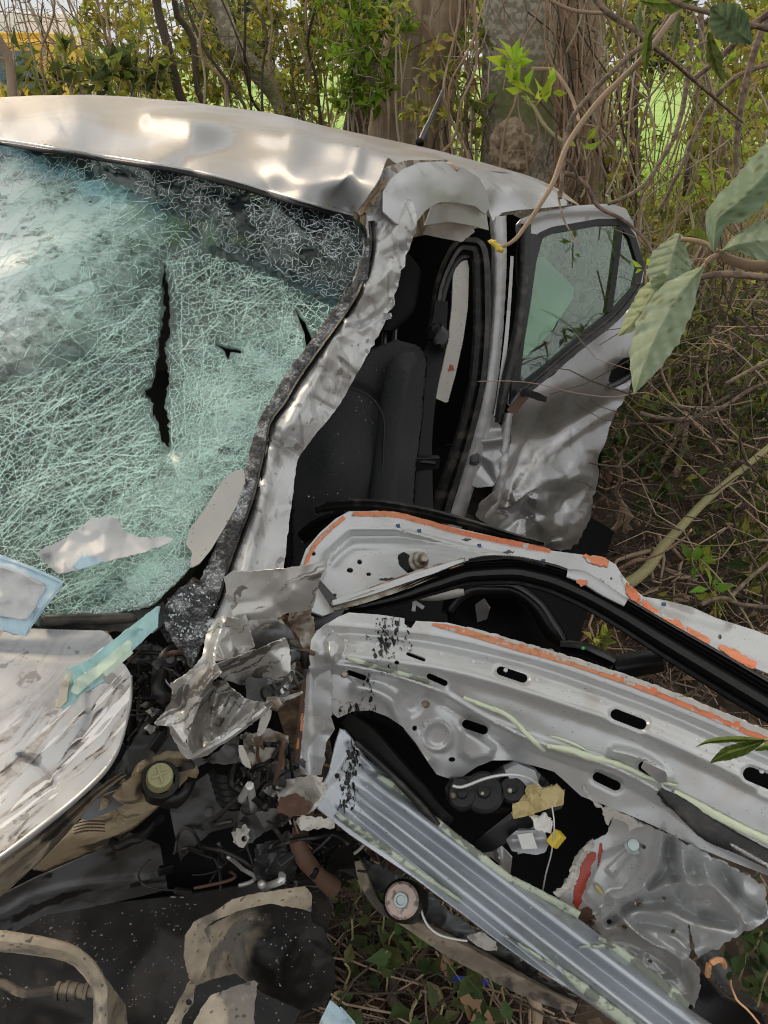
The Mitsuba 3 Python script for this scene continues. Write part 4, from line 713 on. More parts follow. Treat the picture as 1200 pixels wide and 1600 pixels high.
for i, pa in enumerate([[(590, 1212, 4), (630, 1240, 9), (660, 1264, 8), (690, 1292, 7), (740, 1332, 8), (800, 1376, 6)], [(800, 1376, 8), (850, 1402, 8), (905, 1430, 6)], [(935, 1466, 4), (970, 1490, 9), (1010, 1522, 11), (1050, 1556, 13), (1074, 1574, 8)], [(905, 1480, 1.5), (935, 1478, 3), (960, 1484, 5)],
                       [(525, 1272, 3), (560, 1297, 6), (600, 1326, 6), (660, 1368, 5), (720, 1408, 3)], [(880, 1516, 2), (900, 1534, 7), (940, 1566, 9), (990, 1604, 9), (1040, 1650, 8)], [(790, 1462, 1), (840, 1494, 2.5), (870, 1512, 2)]]):
    add('sealer_ridge', bar([(a, b, on(rb_f, -.003), w) for a, b, w in pa], BEAD, t=.0045, rough=.55, seed=70 + i, step=5), 'pale_sealer', rp, smooth=40)
gum(552, 1184, 5, 12, 70, 15, rb_f, rp); gum(546, 1222, 6, 15, 90, 16, rb_f, rp); gum(542, 1255, 5, 5, 20, 17, rb_f, rp)
# crumpled lower corner
B2 = [(870, 1395, 1.13), (905, 1335, 1.15), (950, 1275, 1.14), (1050, 1310, 1.08), (1130, 1350, 1.04), (1195, 1405, 1.03), (1100, 1430, 1.07), (1000, 1400, 1.13), (950, 1460, 1.15), (1050, 1530, 1.12), (1085, 1480, 1.08), (1180, 1440, 1.04)]
cr_f = total(B2, local(crumple(44, .022, 111), 1105, 1400, 75), local(crumple(20, .008, 112), 1090, 1385, 80), local(crumple(40, .012, 115), 1040, 1500, 60), dish([(905, 1395), (935, 1335), (990, 1310), (1008, 1345), (975, 1400), (935, 1430)], 9, -.010), dish([(943, 1358), (984, 1318), (996, 1328), (958, 1374)], 5, .006),
             ridge([(1036, 1300), (1022, 1360), (976, 1410), (930, 1442)], 7, .028), ridge([(1044, 1310), (1036, 1365), (1000, 1400), (950, 1440)], 6, -.022), ridge([(1046, 1318), (1056, 1372), (1068, 1402)], 8, -.038), ridge([(1066, 1330), (1072, 1372), (1090, 1396)], 8, .030),
             ridge([(960, 1404), (1004, 1396), (1060, 1380), (1104, 1384), (1156, 1424)], 8, .034), ridge([(974, 1414), (1040, 1408), (1092, 1430), (1144, 1440)], 9, -.034), ridge([(1100, 1352), (1124, 1400), (1166, 1444)], 8, .030), ridge([(1130, 1362), (1150, 1400), (1186, 1424)], 8, -.028),
             ridge([(964, 1424), (1000, 1462), (1064, 1500)], 8, .020), ridge([(1000, 1440), (1050, 1450), (1078, 1470)], 8, -.022), ridge([(960, 1470), (1020, 1490), (1070, 1540)], 9, -.012), dish(circle(1030, 1504, 26, 20, 1.4, .4), 9, -.012), wave(50, .004, 12))
cr_o = ragged([(866, 1396), (890, 1370), (900, 1340), (918, 1318), (950, 1302), (956, 1275), (985, 1278), (1040, 1302), (1110, 1338), (1160, 1364), (1196, 1386), (1200, 1420), (1194, 1444), (1165, 1456), (1138, 1470), (1110, 1490), (1090, 1498), (1084, 1478), (1079, 1450), (1074, 1440), (1078, 1470), (1076, 1500), (1092, 1512), (1096, 1540), (1086, 1575), (1050, 1552), (1010, 1520), (960, 1478), (925, 1450), (900, 1425), (880, 1412)], 1.3, 113, 6)
cr_h = [circle(952, 1440, 4, 10), circle(1037, 1404, 3.5), circle(998, 1413, 4, 10, 1.5, .5), circle(975, 1449, 4, 10, 1.4), circle(1016, 1502, 3.5), circle(1051, 1455, 3.5), slot(1000, 1320, 14, 7, .6)]
cp = D('crumpled_corner', sheet(cr_o, cr_f, 3.2, cr_h), 'inner_paint', smooth=30, label='crumpled grey lower corner of the torn door')
add('red_smear', sheet(ragged([(896, 1412), (898, 1385), (905, 1355), (918, 1335), (930, 1330), (932, 1338), (926, 1352), (916, 1380), (908, 1408), (903, 1425)], .9, 114, 4), on(cr_f, -.0015), 4, thick=.0008), 'blood_red', cp)
add('red_smear', sheet(ragged([(936, 1320), (940, 1316), (942, 1330), (937, 1350), (934, 1356), (935, 1340)], .5, 115, 4), on(cr_f, -.0015), 4, thick=.0008), 'blood_red', cp)
add('rust_patch', sheet(ragged(circle(915, 1432, 14, 14), 2.5, 6, 4), on(cr_f, -.0015), 4, thick=.0008), 'rust_brown', cp)
add('tan_clip', bar([(930, 1383, on(cr_f, -.006), 2), (936, 1390, on(cr_f, -.008), 4), (942, 1397, on(cr_f, -.006), 3)], ROUND, t=.004), 'tan_clip', cp)
add('bolt_head', lathe([(0, .008), (.008, .007), (.009, 0), (.013, -.002), (0, -.003)], Q(990, 1320, float(cr_f(np.array([990]), np.array([1320]))[0]) - .004), towards_eye(Q(990, 1320, 1.1))), 'zinc', cp)
add('grimy_edge', bar([(868, 1398, on(cr_f, -.004), 4), (892, 1378, on(cr_f, -.004), 7), (903, 1345, on(cr_f, -.004), 6), (925, 1318, on(cr_f, -.004), 5)], BEAD, t=.004, rough=1.2, seed=8, step=4), 'speckled_trim', cp)
add('frayed_lining', sheet(ragged([(905, 1222), (940, 1258), (985, 1275), (1010, 1292), (985, 1296), (978, 1284), (955, 1278), (950, 1290), (938, 1262), (920, 1246)], 1.5, 9, 5), [(905, 1222, 1.11), (985, 1280, 1.10), (950, 1290, 1.13)], 4), 'speckled_trim', cp)
sk = D('torn_skin', sheet(ragged([(1088, 1500), (1100, 1490), (1120, 1484), (1136, 1500), (1144, 1518), (1132, 1522), (1150, 1545), (1178, 1562), (1188, 1580), (1160, 1568), (1130, 1552), (1112, 1530)], .9, 117, 5), total([(1088, 1500, 1.06), (1140, 1515, 1.06), (1185, 1578, 1.0)], ridge([(1100, 1500), (1130, 1545), (1180, 1575)], 8, .02)), 4), 'dark_metal')
add('copper_wire', tube([Q(a, b, d) for a, b, d in [(1106, 1524, 1.03), (1108, 1508, 1.02), (1122, 1500, 1.02), (1132, 1510, 1.03)]], .004, 7, 16), 'copper', sk)
add('copper_wire', tube([Q(a, b, d) for a, b, d in [(1142, 1532, 1.03), (1150, 1560, 1.0), (1165, 1575, .99), (1190, 1605, .98)]], .0014, 6, 20), 'copper', sk)
D('lower_moulding', sheet([(1096, 1520), (1130, 1560), (1190, 1585), (1220, 1660), (1100, 1660), (1080, 1580)], [(1096, 1520, 1.14), (1190, 1590, 1.05), (1100, 1640, 1.12)], 10, thick=.01), 'black_plastic')
# door mechanism in the cutout
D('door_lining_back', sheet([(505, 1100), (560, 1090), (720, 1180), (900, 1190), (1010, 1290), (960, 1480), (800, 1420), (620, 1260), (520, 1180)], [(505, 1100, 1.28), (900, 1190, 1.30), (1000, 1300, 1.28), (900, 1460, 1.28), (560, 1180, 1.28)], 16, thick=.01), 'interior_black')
D('lower_seal', bar([(540, 1120, 1.17, 12), (575, 1150, 1.165, 17), (610, 1190, 1.155, 18), (650, 1235, 1.145, 17), (690, 1275, 1.14, 14), (706, 1284, 1.14, 9)], [(-1, .5), (-.7, -1), (.2, -.6), (1, -.2), (.6, 1), (-.6, 1)], t=.014), 'black_rubber')
D('lower_seal', bar([(555, 1160, 1.15, 4), (600, 1200, 1.14, 5), (650, 1250, 1.13, 6), (685, 1290, 1.128, 5)], ROUND), 'dusty_rubber')
mech = D('window_regulator', sheet(rounded([(695, 1232), (705, 1215), (740, 1212), (770, 1206), (785, 1196), (820, 1196), (850, 1215), (870, 1240), (880, 1262), (850, 1275), (800, 1262), (780, 1262), (735, 1262), (700, 1252)], 4), total([(695, 1235, 1.16), (870, 1250, 1.15), (780, 1200, 1.17), (780, 1262, 1.15)], crumple(26, .010, 121)), 4, thick=.02), 'black_plastic', smooth=25, label='black window regulator with tan clips and a small motor')
def M(name, mesh, mat, **kw): return add(name, mesh, mat, mech, **kw)
for x, y, r in [(722, 1242, .022), (756, 1238, .030), (801, 1234, .020)]:
    p = Q(x, y, 1.135); M('gear', lathe([(0, .012), (r * .3, .012), (r * .35, .006), (r * .85, .006), (r, .002), (r, -.01), (0, -.012)], p, towards_eye(p) + [0, .15, .2], 24), 'black_plastic')
for x, y in [(708, 1243), (797, 1235), (754, 1240), (747, 1264)]: M('screw', lathe([(0, .003), (.0025, .0028), (.004, 0)], Q(x, y, 1.125), towards_eye(Q(x, y, 1.12)), 12), 'tarnish')
M('arm', sheet(rounded([(760, 1300), (800, 1268), (850, 1255), (865, 1270), (820, 1300), (770, 1330), (740, 1335), (735, 1320)], 3), [(740, 1330, 1.15), (860, 1262, 1.13), (800, 1290, 1.14)], 5, thick=.008), 'black_plastic')
M('cable', tube([Q(a, b, d) for a, b, d in [(708, 1228, 1.125), (720, 1230, 1.12), (760, 1216, 1.11), (800, 1210, 1.10), (830, 1218, 1.11), (845, 1232, 1.12)]], .0022, 6, 40), 'wire_grey')
M('cable', tube([Q(a, b, d) for a, b, d in [(862, 1258, 1.11), (866, 1290, 1.10), (862, 1330, 1.11), (853, 1365, 1.13), (848, 1392, 1.14)]], .0012, 6, 30), 'wire_grey')
M('housing', sheet(rounded([(788, 1204), (810, 1194), (836, 1204), (842, 1224), (820, 1228), (800, 1222)], 3), [(788, 1204, 1.14), (842, 1220, 1.13), (815, 1196, 1.14)], 4, thick=.03), 'grey_motor')
for i, poly in enumerate([[(800, 1258), (850, 1232), (870, 1228), (882, 1238), (880, 1258), (862, 1262), (820, 1276), (802, 1280)], [(826, 1232), (838, 1226), (842, 1262), (832, 1272)], [(832, 1280), (850, 1275), (858, 1285), (852, 1302), (836, 1296)]]):
    x0, y0 = np.mean(poly, axis=0)
    M('tan_clip', sheet(rounded(poly, 2), total([(poly[0][0], poly[0][1], 1.115), (poly[2][0], poly[2][1], 1.11), (poly[-1][0], poly[-1][1], 1.12)], crumple(11, .008, 130 + i)), 3, thick=.008), 'tan_clip' if i < 2 else 'cream_trim', smooth=25)
M('motor', sheet(rounded([(790, 1312), (806, 1298), (850, 1296), (858, 1318), (852, 1332), (838, 1336), (800, 1330)], 4), total([(790, 1312, 1.13), (855, 1300, 1.12), (840, 1335, 1.12)], ridge([(800, 1314), (850, 1310)], 7, .012)), 4, thick=.03), 'grey_motor')
M('motor_label', sheet([(808, 1304), (832, 1301), (840, 1326), (816, 1327)], lambda x, y: 1.106 + 0 * x, 8, thick=.001), 'wire_grey')
M('yellow_connector', box(Q(869, 1311, 1.11), (.022, .014, .016), frame_axes((.7, .4, .8))), 'label_yellow')
M('bracket', sheet([(750, 1335), (770, 1318), (782, 1320), (800, 1340), (795, 1390), (785, 1388), (780, 1350), (768, 1340)], total([(750, 1335, 1.17), (800, 1340, 1.15), (790, 1390, 1.17)], ridge([(776, 1322), (790, 1388)], 4, .008)), 4), 'inner_paint')
# rear-view mirror shell lying behind the frame
mir = D('door_mirror', bar([(700, 960, 1.34, 10), (712, 935, 1.35, 14), (745, 920, 1.37, 12), (790, 920, 1.39, 12), (835, 945, 1.40, 14), (862, 985, 1.40, 16), (880, 1008, 1.40, 10)], [(-1, .3), (-.4, -1), (.7, -.6), (1, .6), (0, 1)], t=.025), 'black_plastic', smooth=True, label='broken black mirror housing behind the door frame')
add('housing_back', sheet(rounded([(705, 945), (745, 922), (800, 925), (850, 965), (885, 1010), (860, 1030), (700, 1000)], 8), total([(705, 945, 1.42), (880, 1000, 1.46), (760, 1000, 1.42)], ridge([(740, 950), (790, 960)], 20, -.03)), 7, thick=.02), 'interior_black', mir)
add('glass_scrap', sheet([(742, 945), (756, 935), (765, 950), (760, 968), (746, 972)], [(742, 945, 1.38), (765, 950, 1.36), (750, 970, 1.39)], 5), 'silver_paint', mir)
add('mirror_arm', bar([(655, 935, 1.30, 3), (690, 930, 1.31, 8), (725, 925, 1.32, 5)], ROUND), 'speckled_trim', mir)
add('clip', cat([bar([(640, 935, 1.24, 3), (662, 950, 1.235, 3)], FLAT, t=.002, lin=True), bar([(650, 925, 1.24, 3), (646, 955, 1.235, 3)], FLAT, t=.002, lin=True)]), 'grey_motor', mir)
gear = D('black_bracket', bar([(875, 1015, 1.32, 14), (905, 1018, 1.31, 16), (935, 1030, 1.30, 17), (958, 1040, 1.30, 15)], [(-1, .6), (-.8, -.6), (-.3, -1), (-.1, -.5), (.4, -1), (1, -.3), (.6, 1)], t=.022, rough=.2, seed=4), 'black_plastic')
add('cylinder', tube([Q(958, 1046, 1.31), Q(1000, 1036, 1.31), Q(1030, 1030, 1.31)], [.021, .022, .022], 14), 'black_plastic', gear)
add('indicator_lamp', lathe([(0, .002), (.002, .0015), (.003, 0)], Q(911, 1013, 1.286), towards_eye(Q(911, 1013, 1.29)), 10), 'green_light', gear)

# ================================================================ hinge pillar, buckled wing, engine bay
hp_f = total([(480, 990, 1.12), (515, 1000, 1.11), (470, 1200, 1.13), (515, 1150, 1.13)], ridge([(474, 1000), (470, 1200)], 8, .010), wave(40, .003, 14), local(crumple(30, .008, 141), 500, 1160, 50))
hp = P('hinge_pillar', sheet(ragged([(484, 1040), (490, 1020), (512, 1030), (518, 1062), (517, 1105), (522, 1140), (510, 1158), (508, 1185), (500, 1212), (468, 1212), (460, 1200), (466, 1150), (470, 1100), (474, 1050)], .9, 142, 6), hp_f, 4), 'inner_paint', smooth=28)
add('sealer_stripe', bar([(476, 1050, on(hp_f, -.002), 3), (471, 1110, on(hp_f, -.002), 4), (464, 1200, on(hp_f, -.002), 3)], FLAT, t=.0012, rough=.5, seed=3), 'rust_brown', hp)
for i, (x, y, l) in enumerate([(472, 1128, 14), (466, 1162, 9)]): add('orange_flake', bar([(x, y - l, on(hp_f, -.004), 1.5), (x - 1, y + l, on(hp_f, -.004), 2)], FLAT, t=.001, rough=.7, seed=i), 'orange_sealer', hp)
P('hinge_recess', sheet([(490, 895), (540, 950), (520, 985), (495, 985), (470, 960)], [(490, 900, 1.20), (530, 960, 1.18), (480, 970, 1.16)], 8, thick=.01), 'dark_metal')
P('scuttle_end', sheet(ragged([(452, 955), (486, 945), (490, 985), (486, 1020), (478, 1060), (462, 1062), (452, 1040), (470, 1000), (455, 985)], 1.4, 143, 5), total([(455, 955, 1.10), (488, 960, 1.12), (470, 1060, 1.12)], crumple(20, .012, 144)), 4), 'tarnish', smooth=24)
def torn(name, outline, ctrl, cells, mat='torn_paint', rag=.7, seed=1, step=3.6, extra=(), holes=(), parent=None, **kw):
    f = total(ctrl, *[crumple(c, a, seed * 7 + i) for i, (c, a) in enumerate(cells)], *extra)
    return add(name, sheet(ragged(outline, rag, seed, 5), f, step, holes, thick=.0016), mat, parent or CAR, smooth=24, **kw), f
w1, w1f = torn('wing_flap', [(350, 902), (362, 893), (400, 892), (450, 888), (494, 880), (506, 878), (509, 884), (498, 910), (490, 950), (470, 956), (448, 958), (430, 966), (390, 970), (366, 964), (355, 935)],
     [(350, 905, 1.055), (506, 880, 1.02), (490, 950, 1.05), (390, 968, 1.06), (430, 920, 1.035)], [(60, .010), (26, .003)], seed=151, extra=(ridge([(360, 965), (420, 950), (500, 900)], 14, .008),), label='torn bent flap of the front wing, scraped with dark lines')
w2, w2f = torn('wing_fold', [(338, 975), (350, 962), (372, 968), (384, 960), (390, 985), (398, 1012), (380, 1020), (345, 1032), (322, 1042), (332, 1015)],
     [(338, 975, 1.05), (390, 985, 1.04), (322, 1042, 1.03), (360, 1000, 1.06)], [(30, .012)], seed=152)
w3, w3f = torn('wing_fold', [(322, 1045), (360, 1030), (410, 1012), (446, 996), (452, 1010), (455, 1040), (448, 1062), (420, 1070), (380, 1072), (350, 1062)],
     [(322, 1045, 1.02), (450, 1000, 1.05), (450, 1060, 1.05), (380, 1072, 1.08)], [(50, .014), (22, .004)], seed=153, extra=(ridge([(322, 1043), (446, 998)], 5, .010),))
w4, w4f = torn('wing_fold', [(322, 990), (338, 966), (354, 962), (352, 985), (342, 1010), (336, 1034), (348, 1050), (334, 1064), (316, 1090), (304, 1120), (294, 1150), (288, 1162), (270, 1136), (240, 1131), (254, 1119), (268, 1100), (269, 1068), (300, 1046), (318, 1022)],
     [(240, 1131, .965), (290, 1158, .965), (269, 1070, 1.0), (334, 1064, .965), (346, 1045, .975), (345, 968, 1.03), (322, 1000, 1.02), (300, 1100, .966), (280, 1100, .982)], [(34, .009), (16, .003)], seed=154, extra=(ridge([(350, 970), (334, 1020), (330, 1056), (308, 1092), (296, 1140)], 6, .012), ridge([(322, 1040), (296, 1062), (284, 1100)], 8, -.012)), label='crumpled corner of the front wing folded into sharp creases')
torn('fold_groove', [(336, 1064), (316, 1090), (304, 1120), (294, 1152), (292, 1172), (302, 1180), (318, 1166), (320, 1130), (326, 1098), (340, 1070)], [(336, 1066, .99), (296, 1165, .98), (318, 1160, 1.03), (322, 1110, 1.045)], [(20, .004)], seed=170)
torn('wing_fold', [(338, 1062), (352, 1064), (366, 1080), (384, 1092), (406, 1098), (398, 1114), (374, 1130), (346, 1148), (316, 1168), (318, 1130), (324, 1098)], [(338, 1064, 1.0), (324, 1110, 1.02), (318, 1160, 1.0), (404, 1100, .99), (370, 1110, 1.0)], [(26, .016), (13, .006)], seed=171, extra=(ridge([(345, 1066), (332, 1110), (330, 1150)], 6, .016), ridge([(362, 1082), (356, 1110), (340, 1142)], 6, -.016), ridge([(384, 1094), (372, 1112), (350, 1138)], 5, .012)))
torn('wing_fold', [(262, 1126), (272, 1136), (288, 1160), (302, 1180), (296, 1188), (282, 1176), (268, 1150)], [(264, 1128, .975), (302, 1182, .965), (270, 1148, .985)], [(14, .004)], seed=172)
w5, w5f = torn('wing_fold', [(306, 1178), (330, 1158), (360, 1138), (392, 1112), (404, 1098), (430, 1096), (416, 1116), (400, 1126), (380, 1140), (350, 1162), (322, 1182), (300, 1186), (292, 1180)],
     [(300, 1182, .975), (410, 1105, .985), (350, 1150, .97)], [(22, .008)], seed=155, extra=(ridge([(300, 1182), (350, 1150), (412, 1106)], 8, .012),))
w6, w6f = torn('inner_wing_flap', [(330, 1182), (350, 1165), (372, 1150), (374, 1165), (372, 1192), (350, 1195), (318, 1190)], [(320, 1188, 1.0), (372, 1155, 1.02), (372, 1190, 1.03)], [(24, .006)], 'dirty_inner_wing', seed=156)
torn('wing_fold', [(268, 1068), (300, 1048), (318, 1046), (330, 1070), (312, 1100), (290, 1130), (282, 1150), (268, 1135), (242, 1132), (262, 1105), (270, 1090)], [(270, 1070, .985), (325, 1060, 1.0), (245, 1131, .955), (285, 1145, .985)], [(36, .016), (18, .005)], seed=157)
torn('wing_fold', [(384, 1060), (420, 1062), (448, 1062), (452, 1085), (430, 1098), (404, 1100), (384, 1092)], [(384, 1062, 1.06), (450, 1066, 1.08), (404, 1100, 1.07)], [(40, .006)], 'dirty_inner_wing', seed=158)
torn('wing_shard', [(446, 1050), (460, 1035), (462, 1050), (452, 1075), (440, 1085), (438, 1078), (450, 1062)], [(446, 1050, 1.06), (440, 1085, 1.05), (460, 1045, 1.06)], [(12, .006)], seed=159)
torn('wing_shard', [(430, 1096), (452, 1086), (474, 1078), (474, 1083), (450, 1094), (436, 1104)], [(430, 1096, 1.04), (474, 1080, 1.03), (450, 1092, 1.035)], [(12, .003)], seed=160)
txt = text_mesh('ORIL', .020, .0012, bold=True)
ex = unit(Q(462, 1072, 1.05) - Q(430, 1090, 1.05)); ez = towards_eye(Q(445, 1085, 1.05)); ey = unit(np.cross(ez, ex)); ez = np.cross(ex, ey)
Mx = np.eye(4); Mx[:3, :3] = np.array([ex, ey, ez]).T; Mx[:3, 3] = Q(412, 1100, 1.052); txt.apply_transform(Mx)
P('badge_letters', txt, 'gum_black', label='dark badge letters reading ORIL on the torn wing')
P('rolled_fold', bar([(298, 1184, .965, 4), (330, 1166, .958, 5.5), (370, 1141, .962, 6), (400, 1118, .967, 6), (415, 1104, .972, 5)], [(-1, .4), (-.5, -.8), (.3, -.7), (1, .2), (.4, 1)], t=.006, rough=.3, seed=12, wob=.3), 'torn_paint', smooth=30)
P('dark_roll', bar([(395, 1022, 1.10, 6), (405, 1000, 1.09, 16), (425, 990, 1.09, 20), (446, 1000, 1.10, 16), (450, 1020, 1.11, 6)], ROUND, rough=.4, seed=4), 'dirty_inner_wing')
P('jagged_bracket', bar([(420, 1100, 1.06, 5), (412, 1130, 1.05, 7), (404, 1150, 1.05, 2)], FLAT, t=.002, rough=.6, seed=1), 'speckled_trim')
P('jagged_bracket', bar([(376, 1165, 1.02, 3), (384, 1190, 1.02, 6), (392, 1200, 1.02, 1)], FLAT, t=.002, rough=.6, seed=2), 'speckled_trim')
P('hub_bolt', tube([Q(416, 1098, 1.03), Q(432, 1100, 1.03), Q(440, 1096, 1.03)], [.008, .010, .006], 10), 'tarnish')
torn('rusty_plate', [(380, 1150), (420, 1138), (452, 1150), (450, 1175), (430, 1190), (410, 1205), (392, 1195), (378, 1172)], [(380, 1150, 1.07), (450, 1150, 1.10), (410, 1205, 1.08)], [(24, .012)], 'tarnish', seed=161)
torn('bare_metal_scrap', [(430, 1232), (442, 1222), (470, 1214), (492, 1210), (512, 1226), (506, 1246), (495, 1262), (480, 1275), (462, 1274), (440, 1258)], [(430, 1232, 1.07), (512, 1226, 1.06), (485, 1270, 1.06)], [(20, .016), (9, .004)], 'speckled_trim', rag=1.8, seed=162, label='crumpled whitish metal scrap at the foot of the hinge pillar')
P('rust_fold', sheet(ragged([(438, 1246), (462, 1242), (486, 1254), (482, 1272), (452, 1276), (432, 1268)], 1, 163, 4), total([(438, 1246, 1.048), (486, 1256, 1.044), (450, 1275, 1.052)], crumple(16, .005, 164)), 4), 'rust_brown')
torn('bare_metal_scrap', [(460, 1282), (476, 1272), (500, 1278), (522, 1282), (522, 1294), (490, 1294), (470, 1297)], [(460, 1285, 1.06), (520, 1286, 1.05), (470, 1297, 1.05)], [(14, .010)], 'speckled_trim', rag=1.4, seed=165)
torn('bracket_arm', [(362, 1300), (372, 1282), (400, 1268), (430, 1262), (458, 1276), (440, 1292), (412, 1300), (392, 1318), (370, 1322)], [(362, 1305, 1.09), (455, 1275, 1.08), (390, 1318, 1.09)], [(22, .014)], 'dirty_inner_wing', seed=166, holes=[circle(383, 1311, 6)])
torn('white_splinter', [(362, 1300), (385, 1288), (392, 1300), (384, 1322), (372, 1324), (366, 1312)], [(362, 1300, 1.075), (390, 1300, 1.07), (376, 1324, 1.07)], [(10, .010)], 'speckled_trim', seed=167, rag=2, holes=[circle(382, 1311, 5)])
torn('crushed_strut_cover', [(400, 1320), (450, 1310), (468, 1330), (462, 1370), (440, 1392), (405, 1388), (396, 1350)], [(400, 1320, 1.16), (468, 1335, 1.15), (430, 1390, 1.17)], [(22, .022), (11, .008)], 'dark_metal', seed=168)
torn('dark_web', [(405, 1190), (440, 1190), (470, 1210), (440, 1240), (415, 1260), (395, 1290), (370, 1290), (382, 1240), (400, 1215)], [(405, 1190, 1.14), (465, 1212, 1.10), (380, 1285, 1.12)], [(30, .016)], 'dirty_inner_wing', seed=169)
P('rusty_link', tube([Q(a, b, d) for a, b, d in [(462, 1310, 1.14), (478, 1345, 1.15), (500, 1370, 1.17), (520, 1386, 1.19)]], [.012, .014, .012, .016], 9, 14), 'rust_brown')
# hood
hd_f = total([(-90, 985, 1.03), (0, 990, 1.02), (100, 985, 1.02), (165, 990, 1.015), (200, 1045, .975), (200, 1090, .95), (185, 1170, .90), (120, 1240, .845), (0, 1325, .775), (-90, 1380, .74), (-90, 1180, .885), (40, 1120, .925), (100, 1090, .95)],
             ridge([(-40, 1010), (60, 1018), (120, 1022), (170, 1010)], 8, -.007), ridge([(-60, 1000), (40, 1000), (140, 995)], 10, .005), local(crumple(90, .006, 171), 60, 1160, 150), local(crumple(34, .0022, 172), 80, 1130, 140), wave(90, .002, 15), ridge([(30, 1180), (62, 1200), (85, 1230)], 4, -.006), ridge([(140, 1080), (140, 1120), (128, 1150)], 5, -.006))
hd_o = rounded([(-90, 975), (0, 980), (50, 982), (110, 984), (160, 985), (172, 992), (180, 1010), (186, 1030), (196, 1040), (203, 1052), (203, 1085), (196, 1130), (186, 1166), (168, 1198), (140, 1228), (100, 1262), (50, 1300), (0, 1336), (-90, 1396)], 5)
hood = P('hood', sheet(hd_o, hd_f, 4.5, thick=.0035), 'scraped_paint', smooth=26, label='scraped and creased corner of the silver hood')
add('folded_rim', bar([(203, 1055, on(hd_f, .006), 4), (203, 1085, on(hd_f, .006), 4), (195, 1132, on(hd_f, .006), 4), (184, 1168, on(hd_f, .006), 4.5), (166, 1200, on(hd_f, .006), 5), (138, 1230, on(hd_f, .006), 5), (50, 1303, on(hd_f, .006), 6), (0, 1340, on(hd_f, .006), 6), (-90, 1400, on(hd_f, .006), 6)], ROUND, t=.006), 'silver_paint', hood)
P('hood_frame', bar([(196, 1208, .96, 4), (150, 1240, .93, 7), (112, 1276, .90, 12), (60, 1322, .86, 19), (0, 1370, .83, 24), (-90, 1440, .78, 28)], [(-1, .8), (-.9, -.4), (-.4, -1), (.1, -.4), (.5, -.8), (1, .2), (.4, 1)], t=.018, rough=.25, seed=5), 'mud_coated', label='dirty folded inner edge under the hood')
# bay behind the hood edge
P('bulkhead', sheet([(130, 1000), (260, 965), (350, 1000), (420, 1100), (460, 1230), (440, 1400), (250, 1440), (-90, 1560), (-90, 1300), (150, 1200)], [(150, 1000, 1.30), (350, 1000, 1.26), (460, 1230, 1.28), (250, 1420, 1.45), (-90, 1500, 1.35), (200, 1200, 1.34)], 20, thick=.02), 'interior_black')
P('wing_rail', sheet(ragged([(195, 1180), (225, 1128), (265, 1105), (300, 1180), (330, 1188), (300, 1205), (262, 1200), (230, 1215), (180, 1262), (160, 1270), (140, 1255)], 1, 181, 6), total([(200, 1180, 1.10), (270, 1110, 1.12), (320, 1190, 1.12), (160, 1265, 1.08)], crumple(40, .008, 182)), 5), 'dirty_inner_wing')
P('wing_bracket', sheet(rounded([(215, 1222), (300, 1190), (305, 1200), (250, 1215), (215, 1245), (180, 1265), (140, 1282), (126, 1280), (120, 1268), (150, 1250), (190, 1232)], 3), total([(120, 1275, 1.0), (300, 1195, 1.03), (200, 1240, 1.01)], crumple(30, .005, 183)), 4), 'dirty_inner_wing')
for x, y in [(152, 1233), (190, 1203), (327, 1267)]: P('bolt', lathe([(0, .006), (.005, .0055), (.0055, .002), (.0085, .0015), (.0085, 0), (0, -.002)], Q(x, y, 1.045 if x < 250 else 1.19), towards_eye(Q(x, y, 1.04)), 16), 'dark_metal')
hook = P('hood_hinge', bar([(290, 1010, 1.14, 8), (268, 1020, 1.11, 12), (250, 1045, 1.09, 12), (246, 1075, 1.08, 10), (256, 1090, 1.07, 12), (270, 1088, 1.07, 5)], [(-1, 0), (-.5, -1), (.5, -.7), (1, 0), (0, 1)], t=.012, rough=.4, seed=4), 'dark_metal')
add('pivot', lathe([(0, .008), (.006, .007), (.009, .003), (.011, .002), (.011, 0)], Q(266, 1030, 1.08), towards_eye(Q(266, 1030, 1.08)), 16), 'dark_metal', hook)
add('cable', tube([Q(a, b, d) for a, b, d in [(300, 985, 1.13), (285, 1000, 1.11), (292, 1020, 1.10), (310, 1010, 1.10), (318, 990, 1.12)]], .006, 7, 24), 'black_rubber', hook)
for i, (x, y, w, h, m) in enumerate([(225, 1020, 30, 18, 'dirty_inner_wing'), (215, 1065, 24, 20, 'dark_metal'), (230, 1110, 22, 22, 'black_plastic'), (285, 1060, 20, 26, 'black_plastic'), (240, 1150, 40, 16, 'dark_metal'), (205, 1150, 14, 26, 'black_plastic'), (300, 1035, 16, 14, 'dark_metal')]):
    torn('crushed_part', [(x - w, y - h * .3), (x - w * .3, y - h), (x + w, y - h * .6), (x + w * .8, y + h * .6), (x, y + h), (x - w * .8, y + h * .7)], [(x - w, y, 1.15), (x + w, y, 1.17), (x, y + h, 1.14)], [(20, .018), (9, .006)], m, seed=190 + i, rag=2)
P('scuttle_ledge', sheet([(240, 968), (300, 955), (335, 985), (325, 1010), (290, 1000), (262, 1004)], total([(240, 970, 1.10), (330, 990, 1.10), (280, 960, 1.12)], crumple(20, .006, 199)), 5), 'crushed_seal')
P('pillar_foot', sheet(ragged([(262, 935), (300, 905), (330, 935), (345, 960), (318, 1000), (300, 1050), (290, 1030), (268, 1000), (255, 968)], 1.2, 203, 5), total([(262, 940, 1.105), (330, 940, 1.10), (295, 1040, 1.07)], crumple(26, .008, 204)), 4), 'crushed_seal')
